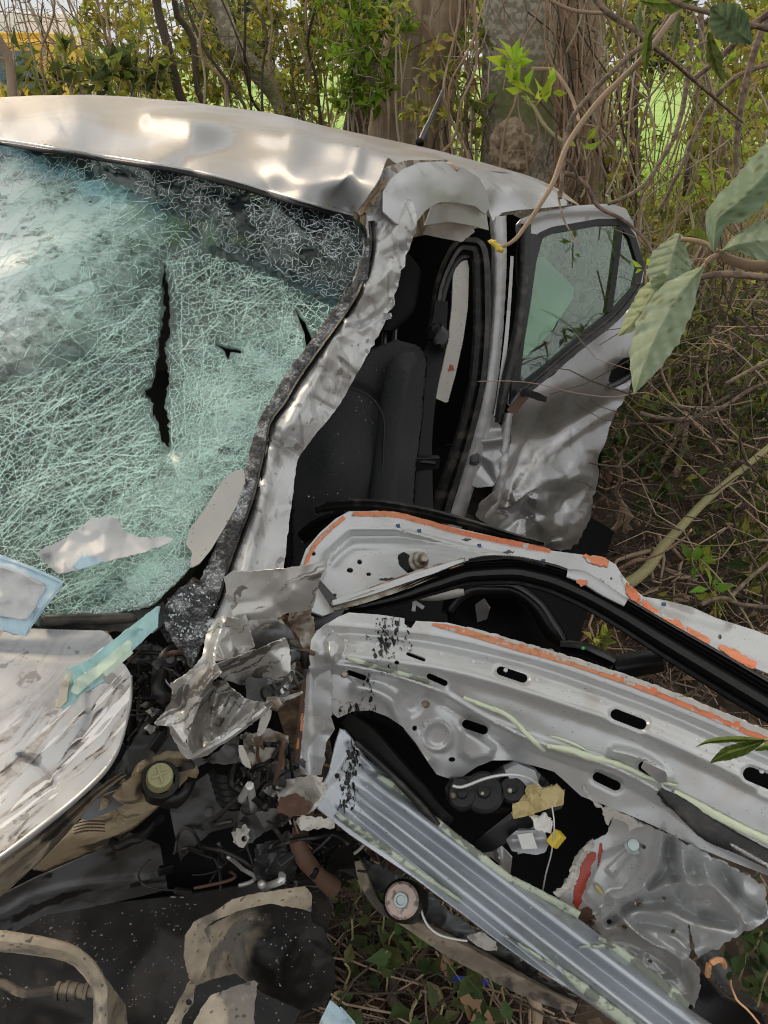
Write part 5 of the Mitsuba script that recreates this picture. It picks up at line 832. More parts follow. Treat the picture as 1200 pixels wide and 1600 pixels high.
# washer bottle
bt_f = total([(40, 1350, 1.04), (130, 1290, 1.03), (250, 1190, 1.03), (310, 1180, 1.06), (300, 1225, 1.09), (190, 1310, 1.12), (70, 1365, 1.11), (180, 1270, 1.035)], ridge([(185, 1222), (230, 1255), (262, 1240)], 24, .025), ridge([(170, 1238), (188, 1280)], 7, -.03), ridge([(120, 1310), (180, 1285)], 16, .018), dish(circle(212, 1235, 32, 14, 1.1), 16, .02), wave(30, .004, 16))
bot = P('washer_bottle', sheet(rounded([(40, 1358), (90, 1318), (130, 1290), (160, 1262), (190, 1225), (230, 1195), (265, 1182), (298, 1185), (312, 1205), (304, 1225), (270, 1238), (252, 1258), (215, 1290), (188, 1312), (150, 1330), (110, 1345), (70, 1362)], 6), bt_f, 4.5, thick=.01), 'stained_plastic', smooth=True, label='stained tan washer bottle with a yellow cap')
capn = towards_eye(Q(250, 1215, 1.0)) + np.array([.05, .1, .25])
add('cap', lathe([(0, .026), (.015, .026), (.017, .020), (.017, 0), (0, 0)], Q(249, 1218, 1.0), capn), 'cap_yellow', bot)
for a0 in (0, 1): add('cap_rib', box(Q(249, 1218, 1.0) + unit(capn) * .0275, (.022, .003, .003), [unit(np.cross(capn, (0, 0, 1)) if a0 else np.cross(capn, np.cross(capn, (0, 0, 1)))), unit(np.cross(capn, (0, 0, 1)) if not a0 else np.cross(capn, np.cross(capn, (0, 0, 1)))), unit(capn)]), 'cap_yellow', bot)
add('cap_collar', lathe([(.018, .012), (.024, .012), (.025, -.03), (.018, -.03)], Q(251, 1221, 1.01), capn), 'black_rubber', bot)
add('neck_strap', bar([(248, 1248, 1.02, 12), (270, 1250, 1.02, 14), (292, 1232, 1.03, 10), (300, 1215, 1.05, 7)], ROUND, t=.012, rough=.7, seed=3), 'black_rubber', bot)
for k in range(4): add('moulded_line', bar([(115, 1288 + k * 5, on(bt_f, -.002), .8), (140, 1283 + k * 5, on(bt_f, -.003), 1.2), (164, 1284 + k * 5, on(bt_f, -.002), .8)], ROUND), 'rust_brown', bot)
add('hose', tube([Q(a, b, d) for a, b, d in [(176, 1315, 1.10), (186, 1322, 1.09), (215, 1310, 1.08), (235, 1292, 1.10), (250, 1280, 1.14)]], .007, 8, 24), 'black_rubber', bot)
P('inner_wing', sheet([(262, 1248), (300, 1225), (345, 1195), (385, 1200), (372, 1290), (330, 1300), (296, 1330), (282, 1345), (272, 1300)], total([(262, 1250, 1.20), (385, 1200, 1.20), (290, 1340, 1.24)], crumple(60, .008, 210)), 6), 'dirty_inner_wing')
P('corrugated_boot', cat([lathe([(0, .008), (.020, .008), (.026, 0), (.020, -.008), (0, -.008)], Q(352 + k * 3, 1208 + k * 10, 1.15), (.2, .3, .9), 18) for k in range(5)]), 'black_rubber')
# loose wiring, hoses and small hardware in the crushed bay
rw = np.random.default_rng(555)
BAY = [((205, 1010), (300, 1000), (260, 1160), (200, 1160), 1.06, 1.15, 22), ((370, 1150), (470, 1160), (460, 1290), (360, 1300), 1.02, 1.14, 26), ((380, 1300), (560, 1300), (560, 1390), (400, 1390), 1.12, 1.24, 20), ((230, 1300), (400, 1310), (400, 1390), (240, 1400), 1.16, 1.30, 12), ((440, 960), (500, 960), (480, 1080), (420, 1080), 1.06, 1.12, 8)]
for a_, b_, c_, d_, z0, z1, cnt in BAY:
    for k in range(cnt):
        def rp_():
            u, v = rw.random(2); q = (1 - u) * (1 - v) * np.array(a_) + u * (1 - v) * np.array(b_) + u * v * np.array(c_) + (1 - u) * v * np.array(d_); return q
        q0, q1 = rp_(), rp_(); m_ = (q0 + q1) / 2 + rw.normal(0, 22, 2); z = rw.uniform(z0, z1, 3)
        if rw.random() < .72:
            P('cable', tube([Q(*q0, z[0]), Q(*((q0 + m_) / 2 + rw.normal(0, 6, 2)), z.mean()), Q(*m_, z[1]), Q(*q1, z[2])], rw.choice([.0016, .0024, .0035, .006], p=[.35, .3, .2, .15]), 6, 26), rw.choice(['black_rubber', 'dusty_rubber', 'dark_metal', 'wire_grey', 'rust_brown'], p=[.4, .3, .14, .06, .1]), smooth=True)
        else:
            p_ = Q(*q0, z[0]); w_ = rw.uniform(.006, .022, 3)
            P('small_bracket', box(p_, w_ * [1.6, .5, 1], frame_axes(rw.normal(0, 1, 3)), .2), rw.choice(['dark_metal', 'black_plastic', 'tarnish', 'dirty_inner_wing'], p=[.35, .3, .12, .23]))
for k in range(26):
    x, y = [(rw.uniform(215, 310), rw.uniform(985, 1160)), (rw.uniform(370, 480), rw.uniform(1150, 1310))][k % 2]
    f_ = rw.uniform(5, 13); torn('metal_shard', [(x - f_, y), (x - f_ * .2, y - f_ * .8), (x + f_, y - f_ * .2), (x + f_ * .3, y + f_ * .9)], [(x - f_, y, rw.uniform(1.04, 1.10)), (x + f_, y, rw.uniform(1.04, 1.10)), (x, y + f_, rw.uniform(1.04, 1.10))], [(10, .006)], rw.choice(['torn_paint', 'tarnish', 'dirty_inner_wing', 'dark_metal'], p=[.2, .2, .35, .25]), seed=600 + k, rag=1.5)
# wheel arch
P('wheel_arch', sheet([(-90, 1440), (-20, 1410), (60, 1370), (130, 1340), (200, 1300), (250, 1320), (262, 1390), (215, 1402), (140, 1418), (70, 1430), (30, 1452), (-90, 1520)], total([(-90, 1450, 1.12), (60, 1370, 1.20), (230, 1310, 1.28), (250, 1390, 1.32), (70, 1425, 1.24), (-90, 1510, 1.16)], ridge([(-90, 1470), (0, 1432), (60, 1400), (130, 1385), (260, 1375)], 8, .012), crumple(60, .006, 211)), 6), 'dirty_inner_wing')
P('arch_liner', sheet([(-90, 1560), (10, 1452), (70, 1424), (160, 1412), (280, 1400), (400, 1380), (490, 1360), (520, 1420), (480, 1560), (420, 1680), (200, 1700), (100, 1690), (-90, 1690)], total([(-90, 1560, 1.42), (70, 1424, 1.30), (280, 1400, 1.36), (490, 1365, 1.30), (300, 1560, 1.38), (200, 1690, 1.22), (-90, 1690, 1.35)], crumple(80, .02, 212), wave(50, .006, 17)), 7, thick=.004), 'grimy_liner')
lf, lff = torn('liner_lip', [(290, 1462), (305, 1440), (335, 1425), (365, 1405), (400, 1396), (440, 1390), (478, 1384), (488, 1400), (486, 1425), (470, 1420), (420, 1412), (376, 1422), (340, 1436), (318, 1452), (330, 1480), (322, 1510), (306, 1540), (296, 1530), (288, 1495)],
     [(290, 1465, 1.03), (400, 1398, 1.12), (486, 1405, 1.16), (300, 1535, 1.04), (340, 1437, 1.08)], [(50, .005)], 'dry_mud', rag=.4, seed=213, label='curled muddy edge of the wheel arch liner')
ls_f = total([(318, 1452, 1.10), (486, 1405, 1.17), (522, 1520, 1.14), (500, 1570, 1.10), (310, 1538, 1.06), (400, 1480, 1.20)], crumple(60, .012, 214 * 7), crumple(26, .004, 214 * 7 + 1))
torn('liner_side', [(318, 1452), (376, 1422), (430, 1410), (488, 1400), (486, 1440), (505, 1450), (522, 1500), (524, 1535), (508, 1572), (470, 1578), (430, 1560), (410, 1552), (370, 1520), (330, 1530), (306, 1540), (322, 1512), (330, 1480)],
     [(318, 1452, 1.10), (486, 1405, 1.17), (522, 1520, 1.14), (500, 1570, 1.10), (310, 1538, 1.06), (400, 1480, 1.20)], [(60, .012), (26, .004)], 'muddy_liner', rag=.4, seed=214, label='black torn plastic arch liner speckled with paint')
torn('liner_lip', [(296, 1532), (306, 1540), (300, 1570), (286, 1590), (250, 1640), (240, 1640), (272, 1580), (288, 1552)], [(296, 1535, 1.03), (250, 1640, .99), (300, 1560, 1.03)], [(30, .006)], 'dry_mud', seed=215, holes=[circle(295, 1566, 5)])
torn('mud_flap', [(298, 1605), (315, 1575), (330, 1555), (365, 1542), (398, 1530), (402, 1536), (398, 1570), (394, 1640), (290, 1640)], [(298, 1605, .98), (400, 1532, 1.0), (394, 1630, .97), (330, 1560, .99)], [(50, .008), (20, .003)], 'dry_mud', rag=.5, seed=216, label='tan torn flap caked with dried mud at the bottom edge')
P('liner_hoop', bar([(-90, 1478, .98, 17), (-10, 1470, .99, 17), (60, 1478, 1.0, 16), (110, 1490, 1.0, 15), (140, 1515, 1.0, 14), (157, 1550, .99, 13), (158, 1580, .985, 12), (145, 1650, .97, 12)], [(-1, .8), (-.8, -.6), (0, -1), (.8, -.5), (1, .8)], t=.016, rough=.35, seed=6), 'dry_mud', label='mud-coated hoop of the arch liner')
P('hoop_web', sheet([(160, 1520), (178, 1545), (196, 1570), (205, 1640), (150, 1640), (160, 1585), (150, 1535)], [(160, 1520, 1.02), (196, 1570, 1.10), (205, 1640, 1.10), (155, 1600, 1.01)], 7), 'mud_coated')
pipe = P('pipe', tube([Q(a, b, d) for a, b, d in [(-60, 1530, 1.06), (0, 1536, 1.06), (40, 1552, 1.06), (88, 1548, 1.06), (150, 1552, 1.07)]], .006, 8, 24), 'mud_coated')
add('ribbed_joint', cat([tube([Q(x, 1548, 1.06), Q(x + w, 1548.5, 1.06)], r, 12) for x, w, r in [(88, 6, .012), (95, 5, .010), (101, 7, .013), (109, 12, .011), (122, 10, .009), (133, 5, .011), (139, 10, .008)]]), 'mud_coated', pipe)
# bush and arm below the ribbed panel
bp0 = Q(628, 1407, 1.13); bx = unit(towards_eye(bp0) + np.array([-.25, .0, .1]))
bush = P('suspension_bush', lathe([(.0, .0), (.0255, .0), (.030, -.004), (.030, -.05), (0, -.05)], bp0, bx, 36), 'black_rubber')
add('face_plate', lathe([(.010, .004), (.022, .004), (.0255, .001), (.0255, -.002), (.010, -.002)], bp0, bx, 36), 'bush_face', bush)
add('centre_bolt', lathe([(0, .006), (.006, .006), (.007, .009), (.010, .009), (.0115, .004), (.0115, 0), (0, 0)], bp0, bx, 28), 'zinc', bush)
P('lower_arm', bar([(560, 1345, 1.20, 6), (575, 1385, 1.18, 10), (592, 1415, 1.17, 8), (640, 1440, 1.17, 12), (690, 1470, 1.17, 16), (750, 1502, 1.17, 18), (820, 1540, 1.16, 16), (900, 1575, 1.15, 10)], [(-1, .3), (-.6, -1), (.3, -.5), (1, -.6), (.8, .8), (-.4, 1)], t=.014, rough=.3, seed=5), 'mud_coated')
P('crushed_sill', sheet(ragged([(560, 1340), (640, 1372), (700, 1420), (800, 1490), (900, 1560), (860, 1560), (760, 1505), (690, 1450), (640, 1425), (590, 1395)], 2.5, 220, 6), total([(560, 1340, 1.2), (700, 1430, 1.19), (880, 1560, 1.17)], crumple(26, .014, 221)), 5), 'dirty_inner_wing')
P('wire', tube([Q(a, b, d) for a, b, d in [(658, 1420, 1.13), (668, 1445, 1.12), (690, 1462, 1.11), (730, 1470, 1.11)]], .0018, 6, 30), 'wire_grey')
torn('bare_metal_scrap', [(730, 1462), (752, 1456), (775, 1472), (778, 1484), (760, 1486), (740, 1474)], [(730, 1462, 1.11), (775, 1475, 1.11), (760, 1486, 1.12)], [(12, .008)], 'speckled_trim', seed=222)
torn('crushed_part', [(480, 1290), (540, 1300), (580, 1340), (560, 1372), (520, 1380), (490, 1340)], [(480, 1290, 1.2), (580, 1340, 1.22), (500, 1370, 1.24)], [(30, .02)], 'black_plastic', seed=223)

# ================================================================ loose packets lying on the wreck
pk_f = total([(-60, 870, .985), (0, 868, .99), (98, 908, 1.0), (40, 994, .96), (-60, 960, .93)], wave(26, .006, 21), crumple(14, .0025, 238), ridge([(0, 880), (50, 905), (85, 915)], 8, .006), crumple(30, .004, 231))
pk0 = thing('dressing_packet', 'pale blue crinkled dressing packet at the left, on the foot of the windscreen', 'packet', 'loose medical packets')
add('film', sheet(rounded([(-60, 850), (0, 866), (50, 885), (100, 908), (92, 922), (62, 960), (38, 995), (0, 982), (-60, 965)], 2), pk_f, 3.5, thick=.006), 'pale_blue_film', pk0, smooth=30)
add('pad', sheet(rounded([(-60, 878), (0, 886), (46, 902), (70, 912), (58, 940), (36, 968), (0, 962), (-60, 945)], 5), lambda x, y: pk_f(x, y) - .004 + crumple(16, .003, 237)(x, y), 3.5, thick=.003), 'white_paper', pk0, smooth=26)
for pa in ([(-60, 856), (0, 872), (50, 890), (94, 910)], [(94, 914), (62, 954), (40, 988)]): add('seam', bar([(x, y, lambda a, b: pk_f(a, b) - .002, 1.2) for x, y in pa], BEAD, t=.001), 'pale_blue_film', pk0)
pp_f = total([(58, 862, 1.03), (150, 810, 1.085), (178, 808, 1.09), (190, 835, 1.075), (268, 845, 1.07), (90, 896, 1.03), (160, 880, 1.045)], crumple(34, .020, 232), crumple(15, .007, 239), wave(18, .002, 22))
pkey = thing('paper_sheet', 'crumpled white paper wrapper lying on the cracked windscreen', 'paper')
add('sheet', sheet(ragged([(56, 862), (100, 842), (140, 812), (172, 806), (184, 812), (192, 828), (210, 838), (240, 842), (262, 838), (272, 843), (256, 852), (220, 864), (180, 874), (140, 884), (92, 898), (78, 888)], .8, 233, 5), pp_f, 3.6, thick=.001), 'white_paper', pkey, smooth=26)
add('blue_corner', sheet([(114, 884), (130, 866), (162, 876), (150, 882), (122, 890)], lambda x, y: pp_f(x, y) - .003, 5, thick=.0008), 'pale_blue_film', pkey)
tk = thing('dressing_packet', 'long teal packet with a mint pad, leaning on the corner of the hood', 'packet', 'loose medical packets')
tk_f = total([(92, 1098, .885), (108, 1048, .90), (245, 945, 1.0), (245, 985, .985), (180, 1040, .93)], crumple(40, .008, 234), crumple(14, .005, 240), wave(24, .002, 23))
add('film', sheet(rounded([(90, 1102), (96, 1070), (104, 1046), (140, 1030), (190, 990), (248, 945), (247, 980), (240, 985), (205, 1018), (160, 1060), (120, 1090), (96, 1104)], 2), tk_f, 4, thick=.004), 'teal_film', tk, smooth=30)
add('pad', sheet(rounded([(118, 1062), (150, 1040), (200, 1000), (208, 1004), (204, 1014), (160, 1052), (120, 1086), (110, 1080)], 3), lambda x, y: tk_f(x, y) - .006, 4, thick=.006), 'mint_pad', tk)
add('flap', sheet([(88, 1104), (96, 1066), (108, 1046), (112, 1050), (106, 1078), (104, 1096), (94, 1106)], lambda x, y: tk_f(x, y) - .004, 4, thick=.002), 'cream_edge', tk)
one('foil_packet', sheet(rounded([(485, 1640), (500, 1595), (516, 1562), (530, 1575), (552, 1600), (575, 1640)], 2), total([(485, 1635, 1.02), (516, 1564, 1.06), (570, 1630, 1.0)], crumple(22, .012, 235)), 4, thick=.003), 'pale_blue_film', 'silvery blue packet poking up at the bottom edge by the liner', 'packet', 'loose medical packets', smooth=25)

# small bright debris: flakes of paint and crumbs of glass
def crumbs(name, poly, f, n, size, seed, mat, par, off=-.002):
    r = np.random.default_rng(seed); pg = shapely.Polygon(poly); x0, y0, x1, y1 = pg.bounds; ms = []
    while len(ms) < n:
        x, y = r.uniform(x0, x1), r.uniform(y0, y1)
        if not pg.contains(shapely.Point(x, y)): continue
        d = float(np.ravel(f(np.array([x]), np.array([y])))[0]); b_ = trimesh.creation.icosahedron(); b_.apply_scale(r.uniform(*size) * r.uniform(.5, 1.2, 3) * [1, 1, .5]); b_.apply_transform(trimesh.transformations.random_rotation_matrix(r.random(3))); b_.apply_translation(Q(x, y, d + off)); ms.append(b_)
    add(name, cat(ms), mat, par, smooth=False, kind='stuff')
al_f = total([(-90, 1560, 1.42), (70, 1424, 1.30), (280, 1400, 1.36), (490, 1365, 1.30), (300, 1560, 1.38), (200, 1690, 1.22), (-90, 1690, 1.35)], crumple(80, .02, 212), wave(50, .006, 17))
crumbs('paint_flakes', [(60, 1440), (280, 1410), (300, 1480), (280, 1600), (210, 1600), (180, 1520)], al_f, 130, (.0005, .0018), 801, 'white_paper', CAR)
ls_f = total([(318, 1452, 1.10), (486, 1405, 1.17), (522, 1520, 1.14), (500, 1570, 1.10), (310, 1538, 1.06), (400, 1480, 1.20)], crumple(60, .012, 214 * 7), crumple(26, .004, 214 * 7 + 1))
crumbs('paint_flakes', [(400, 1430), (480, 1420), (515, 1500), (500, 1560), (430, 1540)], ls_f, 60, (.0005, .0018), 802, 'white_paper', CAR)
crumbs('glass_crumbs', [(262, 940), (300, 912), (335, 940), (345, 965), (318, 1000), (280, 1000), (258, 970)], total([(262, 940, 1.105), (330, 940, 1.10), (295, 1040, 1.07)], crumple(26, .008, 204)), 160, (.001, .0028), 803, 'white_shard', CAR)
crumbs('glass_crumbs', [(100, 975), (230, 950), (300, 890), (310, 860), (280, 880), (220, 935), (120, 955)], WS, 260, (.0008, .0022), 804, 'white_shard', CAR)
crumbs('glass_crumbs', [(470, 880), (620, 700), (650, 560), (600, 560), (480, 720)], back_f, 60, (.0008, .002), 805, 'white_shard', CAR)
crumbs('paint_flakes', [(500, 1230), (560, 1190), (1000, 1540), (960, 1580)], rb_f, 60, (.0006, .0014), 806, 'white_paper', FD)
# ================================================================ ground, field, far trees
def ground_z(x, y):
    b = np.clip((x - .35) / 1.6, 0, 1) * np.clip((y - 1.3) / 2.2, 0, 1)
    far = np.clip(1 - (y - 6.5) / 3, 0, 1)
    return (.50 * b * b * (3 - 2 * b) + .10 * np.clip((y - 3) / 2, 0, 1)) * far
def grid(xs, ys, zf):
    X, Y = np.meshgrid(xs, ys); Z = zf(X, Y); n, m = X.shape
    i, j = np.meshgrid(np.arange(n - 1), np.arange(m - 1), indexing='ij'); k = i * m + j
    q = np.stack([k, k + 1, k + m + 1, k + m], -1).reshape(-1, 4)
    return trimesh.Trimesh(np.stack([X, Y, Z], -1).reshape(-1, 3), np.vstack([q[:, [0, 1, 2]], q[:, [0, 2, 3]]]), process=False)
gx = np.r_[-60, -20, -8, np.arange(-5, 5.01, .06), 8, 20, 60]; gy = np.r_[-12, -4, np.arange(-1, 7.01, .06), 8, 9.5]
setting('ground', grid(gx, gy, lambda x, y: ground_z(x, y) + .05 * (nfbm(np.stack([x * 4, y * 4, 0 * x], -1), 4, 3) - .5) * (np.abs(x) < 6)), 'soil')
fx = np.r_[-700, -200, -60, np.linspace(-25, 25, 80), 60, 200, 700]; fy = np.r_[9.0, np.linspace(9.6, 40, 70), 60, 100, 200, 700]
setting('field', grid(fx, fy, lambda x, y: .06 * nfbm(np.stack([x * 1.3, y * 1.3, 0 * x], -1), 3, 6) - .03), 'field_grass')
RG = np.random.default_rng(77)
def pick(cols, n, r, j=.22):
    c = np.array(cols)[r.integers(0, len(cols), n)]
    return np.clip(c * (1 + r.normal(0, j, (n, 1))) * (1 + r.normal(0, .08, (n, 3))), .004, .9)
YG = [(.40, .41, .07), (.50, .48, .09), (.33, .35, .06), (.52, .47, .14)]
MG = [(.22, .25, .06), (.28, .31, .07), (.17, .20, .05), (.34, .35, .08)]
DG = [(.085, .12, .05), (.12, .155, .06), (.075, .10, .042)]
DRY = [(.13, .08, .042), (.10, .058, .032), (.18, .118, .065), (.06, .037, .022)]
def rdir(n, r, up=0.0):
    d = r.normal(0, 1, (n, 3)); d[:, 2] += up; return d / np.linalg.norm(d, axis=1, keepdims=True)
# grass tufts that stand in the field edge
n = 26000; x = RG.uniform(-4, 9, n); y = 9.3 + RG.exponential(3.5, n)
pos = np.stack([x, y, np.zeros(n) - .02], -1); dd = rdir(n, RG, 2.5)
m, c = leaves(pos, dd, rdir(n, RG), RG.uniform(.10, .28, n), RG.uniform(.012, .025, n), pick([(.26, .38, .06), (.34, .46, .09), (.21, .31, .06)], n, RG))
one('grass', m, 'leaf', 'bright green field grass beyond the thicket at the right', 'grass', kind='stuff', smooth=False, color=c)
# far trees at the end of the field
for i, (x, y, h, w) in enumerate([(-14, 82, 8, 8), (-2, 78, 8, 7), (12, 84, 10, 8), (24, 80, 7, 6), (36, 78, 9, 7), (50, 86, 10, 8), (66, 90, 9, 8)]):
    r = np.random.default_rng(300 + i); k = thing('far_tree', 'hazy dark green tree in the row at the far end of the field', 'tree', 'trees at the far end of the field')
    add('trunk', tube([(x, y, 0), (x + .2, y, h * .5)], [.35, .2], 7), 'vine_dark', k)
    n = 1500; p = rdir(n, r) * (r.uniform(.25, 1, (n, 1)) ** .4) * [w * .55, w * .5, h * .42] + [x, y, h * .6]
    p[:, 2] += (nfbm(p * .6, 2, 5) - .5) * 2.2
    m, c = leaves(p, rdir(n, r), rdir(n, r), r.uniform(.5, 1.0, n), r.uniform(.4, .7, n), pick([(.08, .11, .07), (.10, .14, .08), (.12, .15, .10)], n, r))
    add('crown', m, 'leaf', k, smooth=False, color=c)

# thicket beyond the first stems: a mass that nobody could count
n = 42000; x = RG.uniform(-7, 4.5, n); y = RG.uniform(5.2, 9.2, n); z = RG.uniform(0, 1, n) ** .8 * 3.3
pos = np.stack([x, y, z], -1); cl = nfbm(pos * [1.1, 1.1, 1.4], 3, 31); px_ = 600 + F * x / (y * CP + (1.6 - z) * SP)
keep = (cl > .44) & ~((px_ > 985) & (px_ < 1105)) & ~((px_ < 200) & (z > 1.25)) & ~((z > 1.35) & (RG.random(n) < .5)); pos = pos[keep]; n = len(pos)
m, c = leaves(pos, rdir(n, RG), rdir(n, RG, .6), RG.uniform(.05, .12, n), RG.uniform(.03, .06, n), pick(YG + MG + [(.28, .24, .12)], n, RG))
one('thicket', m, 'leaf', 'yellow-green mass of undergrowth far behind the car', 'undergrowth', kind='stuff', smooth=False, color=c)

# ================================================================ trees standing behind the car
def trunk(path, rad, mat, seed, bump, label, roots=True):
    k = thing('tree', label, 'tree')
    p = np.array(path, float); s = np.r_[0, np.cumsum(np.linalg.norm(np.diff(p, axis=0), axis=1))]; t = np.linspace(0, s[-1], 90)
    c = PchipInterpolator(s, p, axis=0)(t); R = np.interp(t, s, rad); th = np.linspace(0, 2 * np.pi, 64, endpoint=False)
    v = c[:, None] + R[:, None, None] * np.stack([np.cos(th), np.sin(th), 0 * th], -1)[None]
    q = v * [9, 9, 2.2]; dn = (nfbm(q, 4, seed) - .5) * bump + (nfbm(v * [30, 30, 7], 3, seed + 1) - .5) * bump * .35
    v = v + dn[..., None] * np.stack([np.cos(th), np.sin(th), 0 * th], -1)[None]
    n_, m_ = v.shape[:2]; i, j = np.meshgrid(np.arange(n_ - 1), np.arange(m_), indexing='ij'); kk = (j + 1) % m_
    qd = np.stack([i * m_ + j, i * m_ + kk, (i + 1) * m_ + kk, (i + 1) * m_ + j], -1).reshape(-1, 4)
    add('trunk', trimesh.Trimesh(v.reshape(-1, 3), np.vstack([qd[:, [0, 1, 2]], qd[:, [0, 2, 3]]]), process=False), mat, k, smooth=True)
    return k
def wander_(a, b, n, amp, r):
    t = np.linspace(0, 1, n)[:, None]; w = np.cumsum(r.normal(0, 1, (n, 3)), axis=0); w -= t * w[-1]
    return a + (b - a) * t + w * amp
def W(px, py, y):                       # the point of the photograph's ray at a distance y ahead
    v = (py - 800) / F; d = y / (CP - v * SP); return Q(px, py, d)
y1 = 3.85; a, b = W(640, 230, y1), W(668, 0, y1)
t1 = trunk([(a[0] - .03, y1, 0), a, b, (b[0] + .1, y1 + .1, 4.2)], [.24, .19, .165, .14], 'brown_bark', 5, .05, 'thick brown tree trunk behind the roof aerial')
y2 = 3.55; a, b = W(808, 250, y2), W(812, 0, y2)
t2 = trunk([(a[0], y2, 0), a, b, (b[0] + .05, y2, 4.0)], [.17, .15, .145, .13], 'mossy_bark', 9, .05, 'pale mossy tree trunk with a dark knot, right of the aerial')
kn = W(800, 232, y2 - .15); m = trimesh.creation.icosphere(subdivisions=4, radius=1); vv = m.vertices * [.085, .04, .11]; vv += m.vertices * ((nfbm(m.vertices * 3.5, 4, 3) - .5) * .06)[:, None]; m.vertices = vv + kn
add('knot', m, 'brown_bark', t2, smooth=False)
# its crown reaches over the car, high above the frame
rc = np.random.default_rng(60)
for i_, (tx_, ty_, tz_) in enumerate([(-1.4, .9, 4.9), (-.2, .2, 5.1), (-1.9, 1.9, 4.8), (.7, 1.3, 5.0), (-.8, 2.2, 5.2)]):
    add('limb', tube(wander_(np.array([b[0] + .05, y2, 3.6 + .08 * i_]), np.array([tx_, ty_, tz_]), 8, .06, rc), np.linspace(.05, .012, 8), 7, 30), 'mossy_bark', t2, smooth=True)
n = 11000; P_ = np.stack([rc.uniform(-2.5, 1.8, n), rc.uniform(-1.3, 3.2, n), rc.uniform(4.3, 5.7, n)], -1)
cl = nfbm(P_ * [1.5, 1.5, 1.2], 3, 44); P_ = P_[(cl > .455) & ~((P_[:, 0] < -1.75) & (P_[:, 1] > .9))]; n = len(P_)
m, c = leaves(P_, rdir(n, rc), rdir(n, rc, 1.0), rc.uniform(.09, .17, n), rc.uniform(.045, .08, n), pick(MG + DG, n, rc)); add('crown', m, 'leaf', t2, smooth=False, color=c)
y3 = 3.9; a, b = W(905, 300, y3), W(905, 0, y3)
t3 = trunk([(a[0], y3, 0), a, b, (b[0], y3, 4.0)], [.16, .13, .12, .11], 'brown_bark', 15, .08, 'dark trunk wrapped in brown vines at the right')
for (pa, r0, lab) in [([(545, 330, 4.3), (560, 160, 4.3), (585, 0, 4.4), (600, -120, 4.4)], .075, 'dark narrow trunk to the left of the thick brown trunk'),
                      ([(470, 240, 4.2), (420, 150, 4.2), (360, 60, 4.2), (300, -40, 4.2)], .055, 'leaning grey trunk slanting up to the left behind the roof'),
                      ([(455, 230, 4.6), (410, 90, 4.6), (325, 0, 4.6), (280, -60, 4.6)], .040, 'second thinner leaning trunk beside the leaning grey trunk'),
                      ([(285, 200, 3.9), (268, 80, 3.9), (250, 0, 3.9), (240, -60, 3.9)], .024, 'upright dark sapling behind the roof, with the bent sapling on its right'),
                      ([(335, 190, 4.0), (300, 80, 4.0), (272, 0, 4.0), (262, -60, 4.0)], .017, 'thin bent sapling right of the upright dark sapling'),
                      ([(24, 190, 3.5), (12, 100, 3.5), (-6, 50, 3.5), (-40, -30, 3.5)], .022, 'brown sapling at the left edge in front of the yellow vehicle'),
                      ([(985, 350, 4.4), (992, 200, 4.4), (1000, 60, 4.4), (1010, -60, 4.4)], .035, 'slim dark trunk at the left of the opening to the green field'),
                      ([(1060, 420, 4.2), (1075, 260, 4.2), (1100, 100, 4.2), (1130, -60, 4.2)], .03, 'slim dark trunk at the right of the opening to the green field')]:
    k = thing('sapling', lab, 'tree'); p = np.array([W(*q) for q in pa]); p = np.vstack([[p[0][0], p[0][1], ground_z(p[0][0], p[0][1])], p])
    p = spline(p[:, [2, 0, 1]], n=14)[:, [1, 2, 0]]; p += np.random.default_rng(int(r0 * 1e4)).normal(0, .02, p.shape)
    add('stem', tube(p, np.linspace(r0 * 1.15, r0 * .75, 14), 10, 40), 'mossy_bark' if 'grey' in lab else 'vine_dark' if 'dark' in lab else 'vine_bark', k, smooth=True)

# ================================================================ vines: each a thing of its own
TONE = {'vine_bark': 'brown', 'vine_red': 'reddish', 'vine_grey': 'pale grey', 'vine_dark': 'dark', 'stem_green': 'greenish'}
def where(kind, px):
    if kind == 'hang': return ('hanging between the two tall trunks' if px < 790 else 'hanging right of the mossy trunk' if px < 915 else 'hanging left of the opening to the field')
    if kind == 'left': return ('in the thicket above the left part of the roof' if px < 210 else 'in the thicket near the leaning trunks' if px < 450 else 'in the leaves left of the thick brown trunk')
    if kind == 'right': return ('arching across the opening to the field' if px < 1090 else 'arching at the right edge above the big leaves')
    return ('lying in the dark tangle beside the rear door' if px < 1050 else 'lying in the dark tangle at the right edge')
def vine(p, r, mat, kind, n=26, sides=5):
    m = p[len(p) // 2]; d = (m - EYE) @ FWD; px = 600 + F * m[0] / d
    lab = f"{'thick' if r > .0065 else 'thin'} {TONE[str(mat)]} bare stem {where(kind, px)}"
    one('vine', tube(p, np.linspace(r, r * .6, len(p)), sides, n), str(mat), lab, 'vine', lab.replace(' bare stem ', ' bare stems '), smooth=True)
r = np.random.default_rng(41)
def wander(a, b, n, amp, r):
    t = np.linspace(0, 1, n)[:, None]; w = np.cumsum(r.normal(0, 1, (n, 3)), axis=0); w -= t * w[-1]
    return a + (b - a) * t + w * amp
for i in range(78):                                # hanging round the trunks, x 700 - 1000 of the photograph
    px = r.choice([r.normal(735, 28), r.normal(885, 38), r.normal(940, 38)], p=[.25, .45, .3]); y = r.uniform(3.15, 3.75)
    a = W(px + r.normal(0, 25), r.uniform(250, 420), y); b = W(px + r.normal(8, 35), r.uniform(-80, -20) if r.random() < .75 else r.uniform(20, 140), y + r.normal(0, .1))
    vine(wander(a, b, 8, .035, r), r.uniform(.0026, .0075), r.choice(['vine_bark', 'vine_red', 'vine_red', 'vine_grey', 'vine_dark']), 'hang')
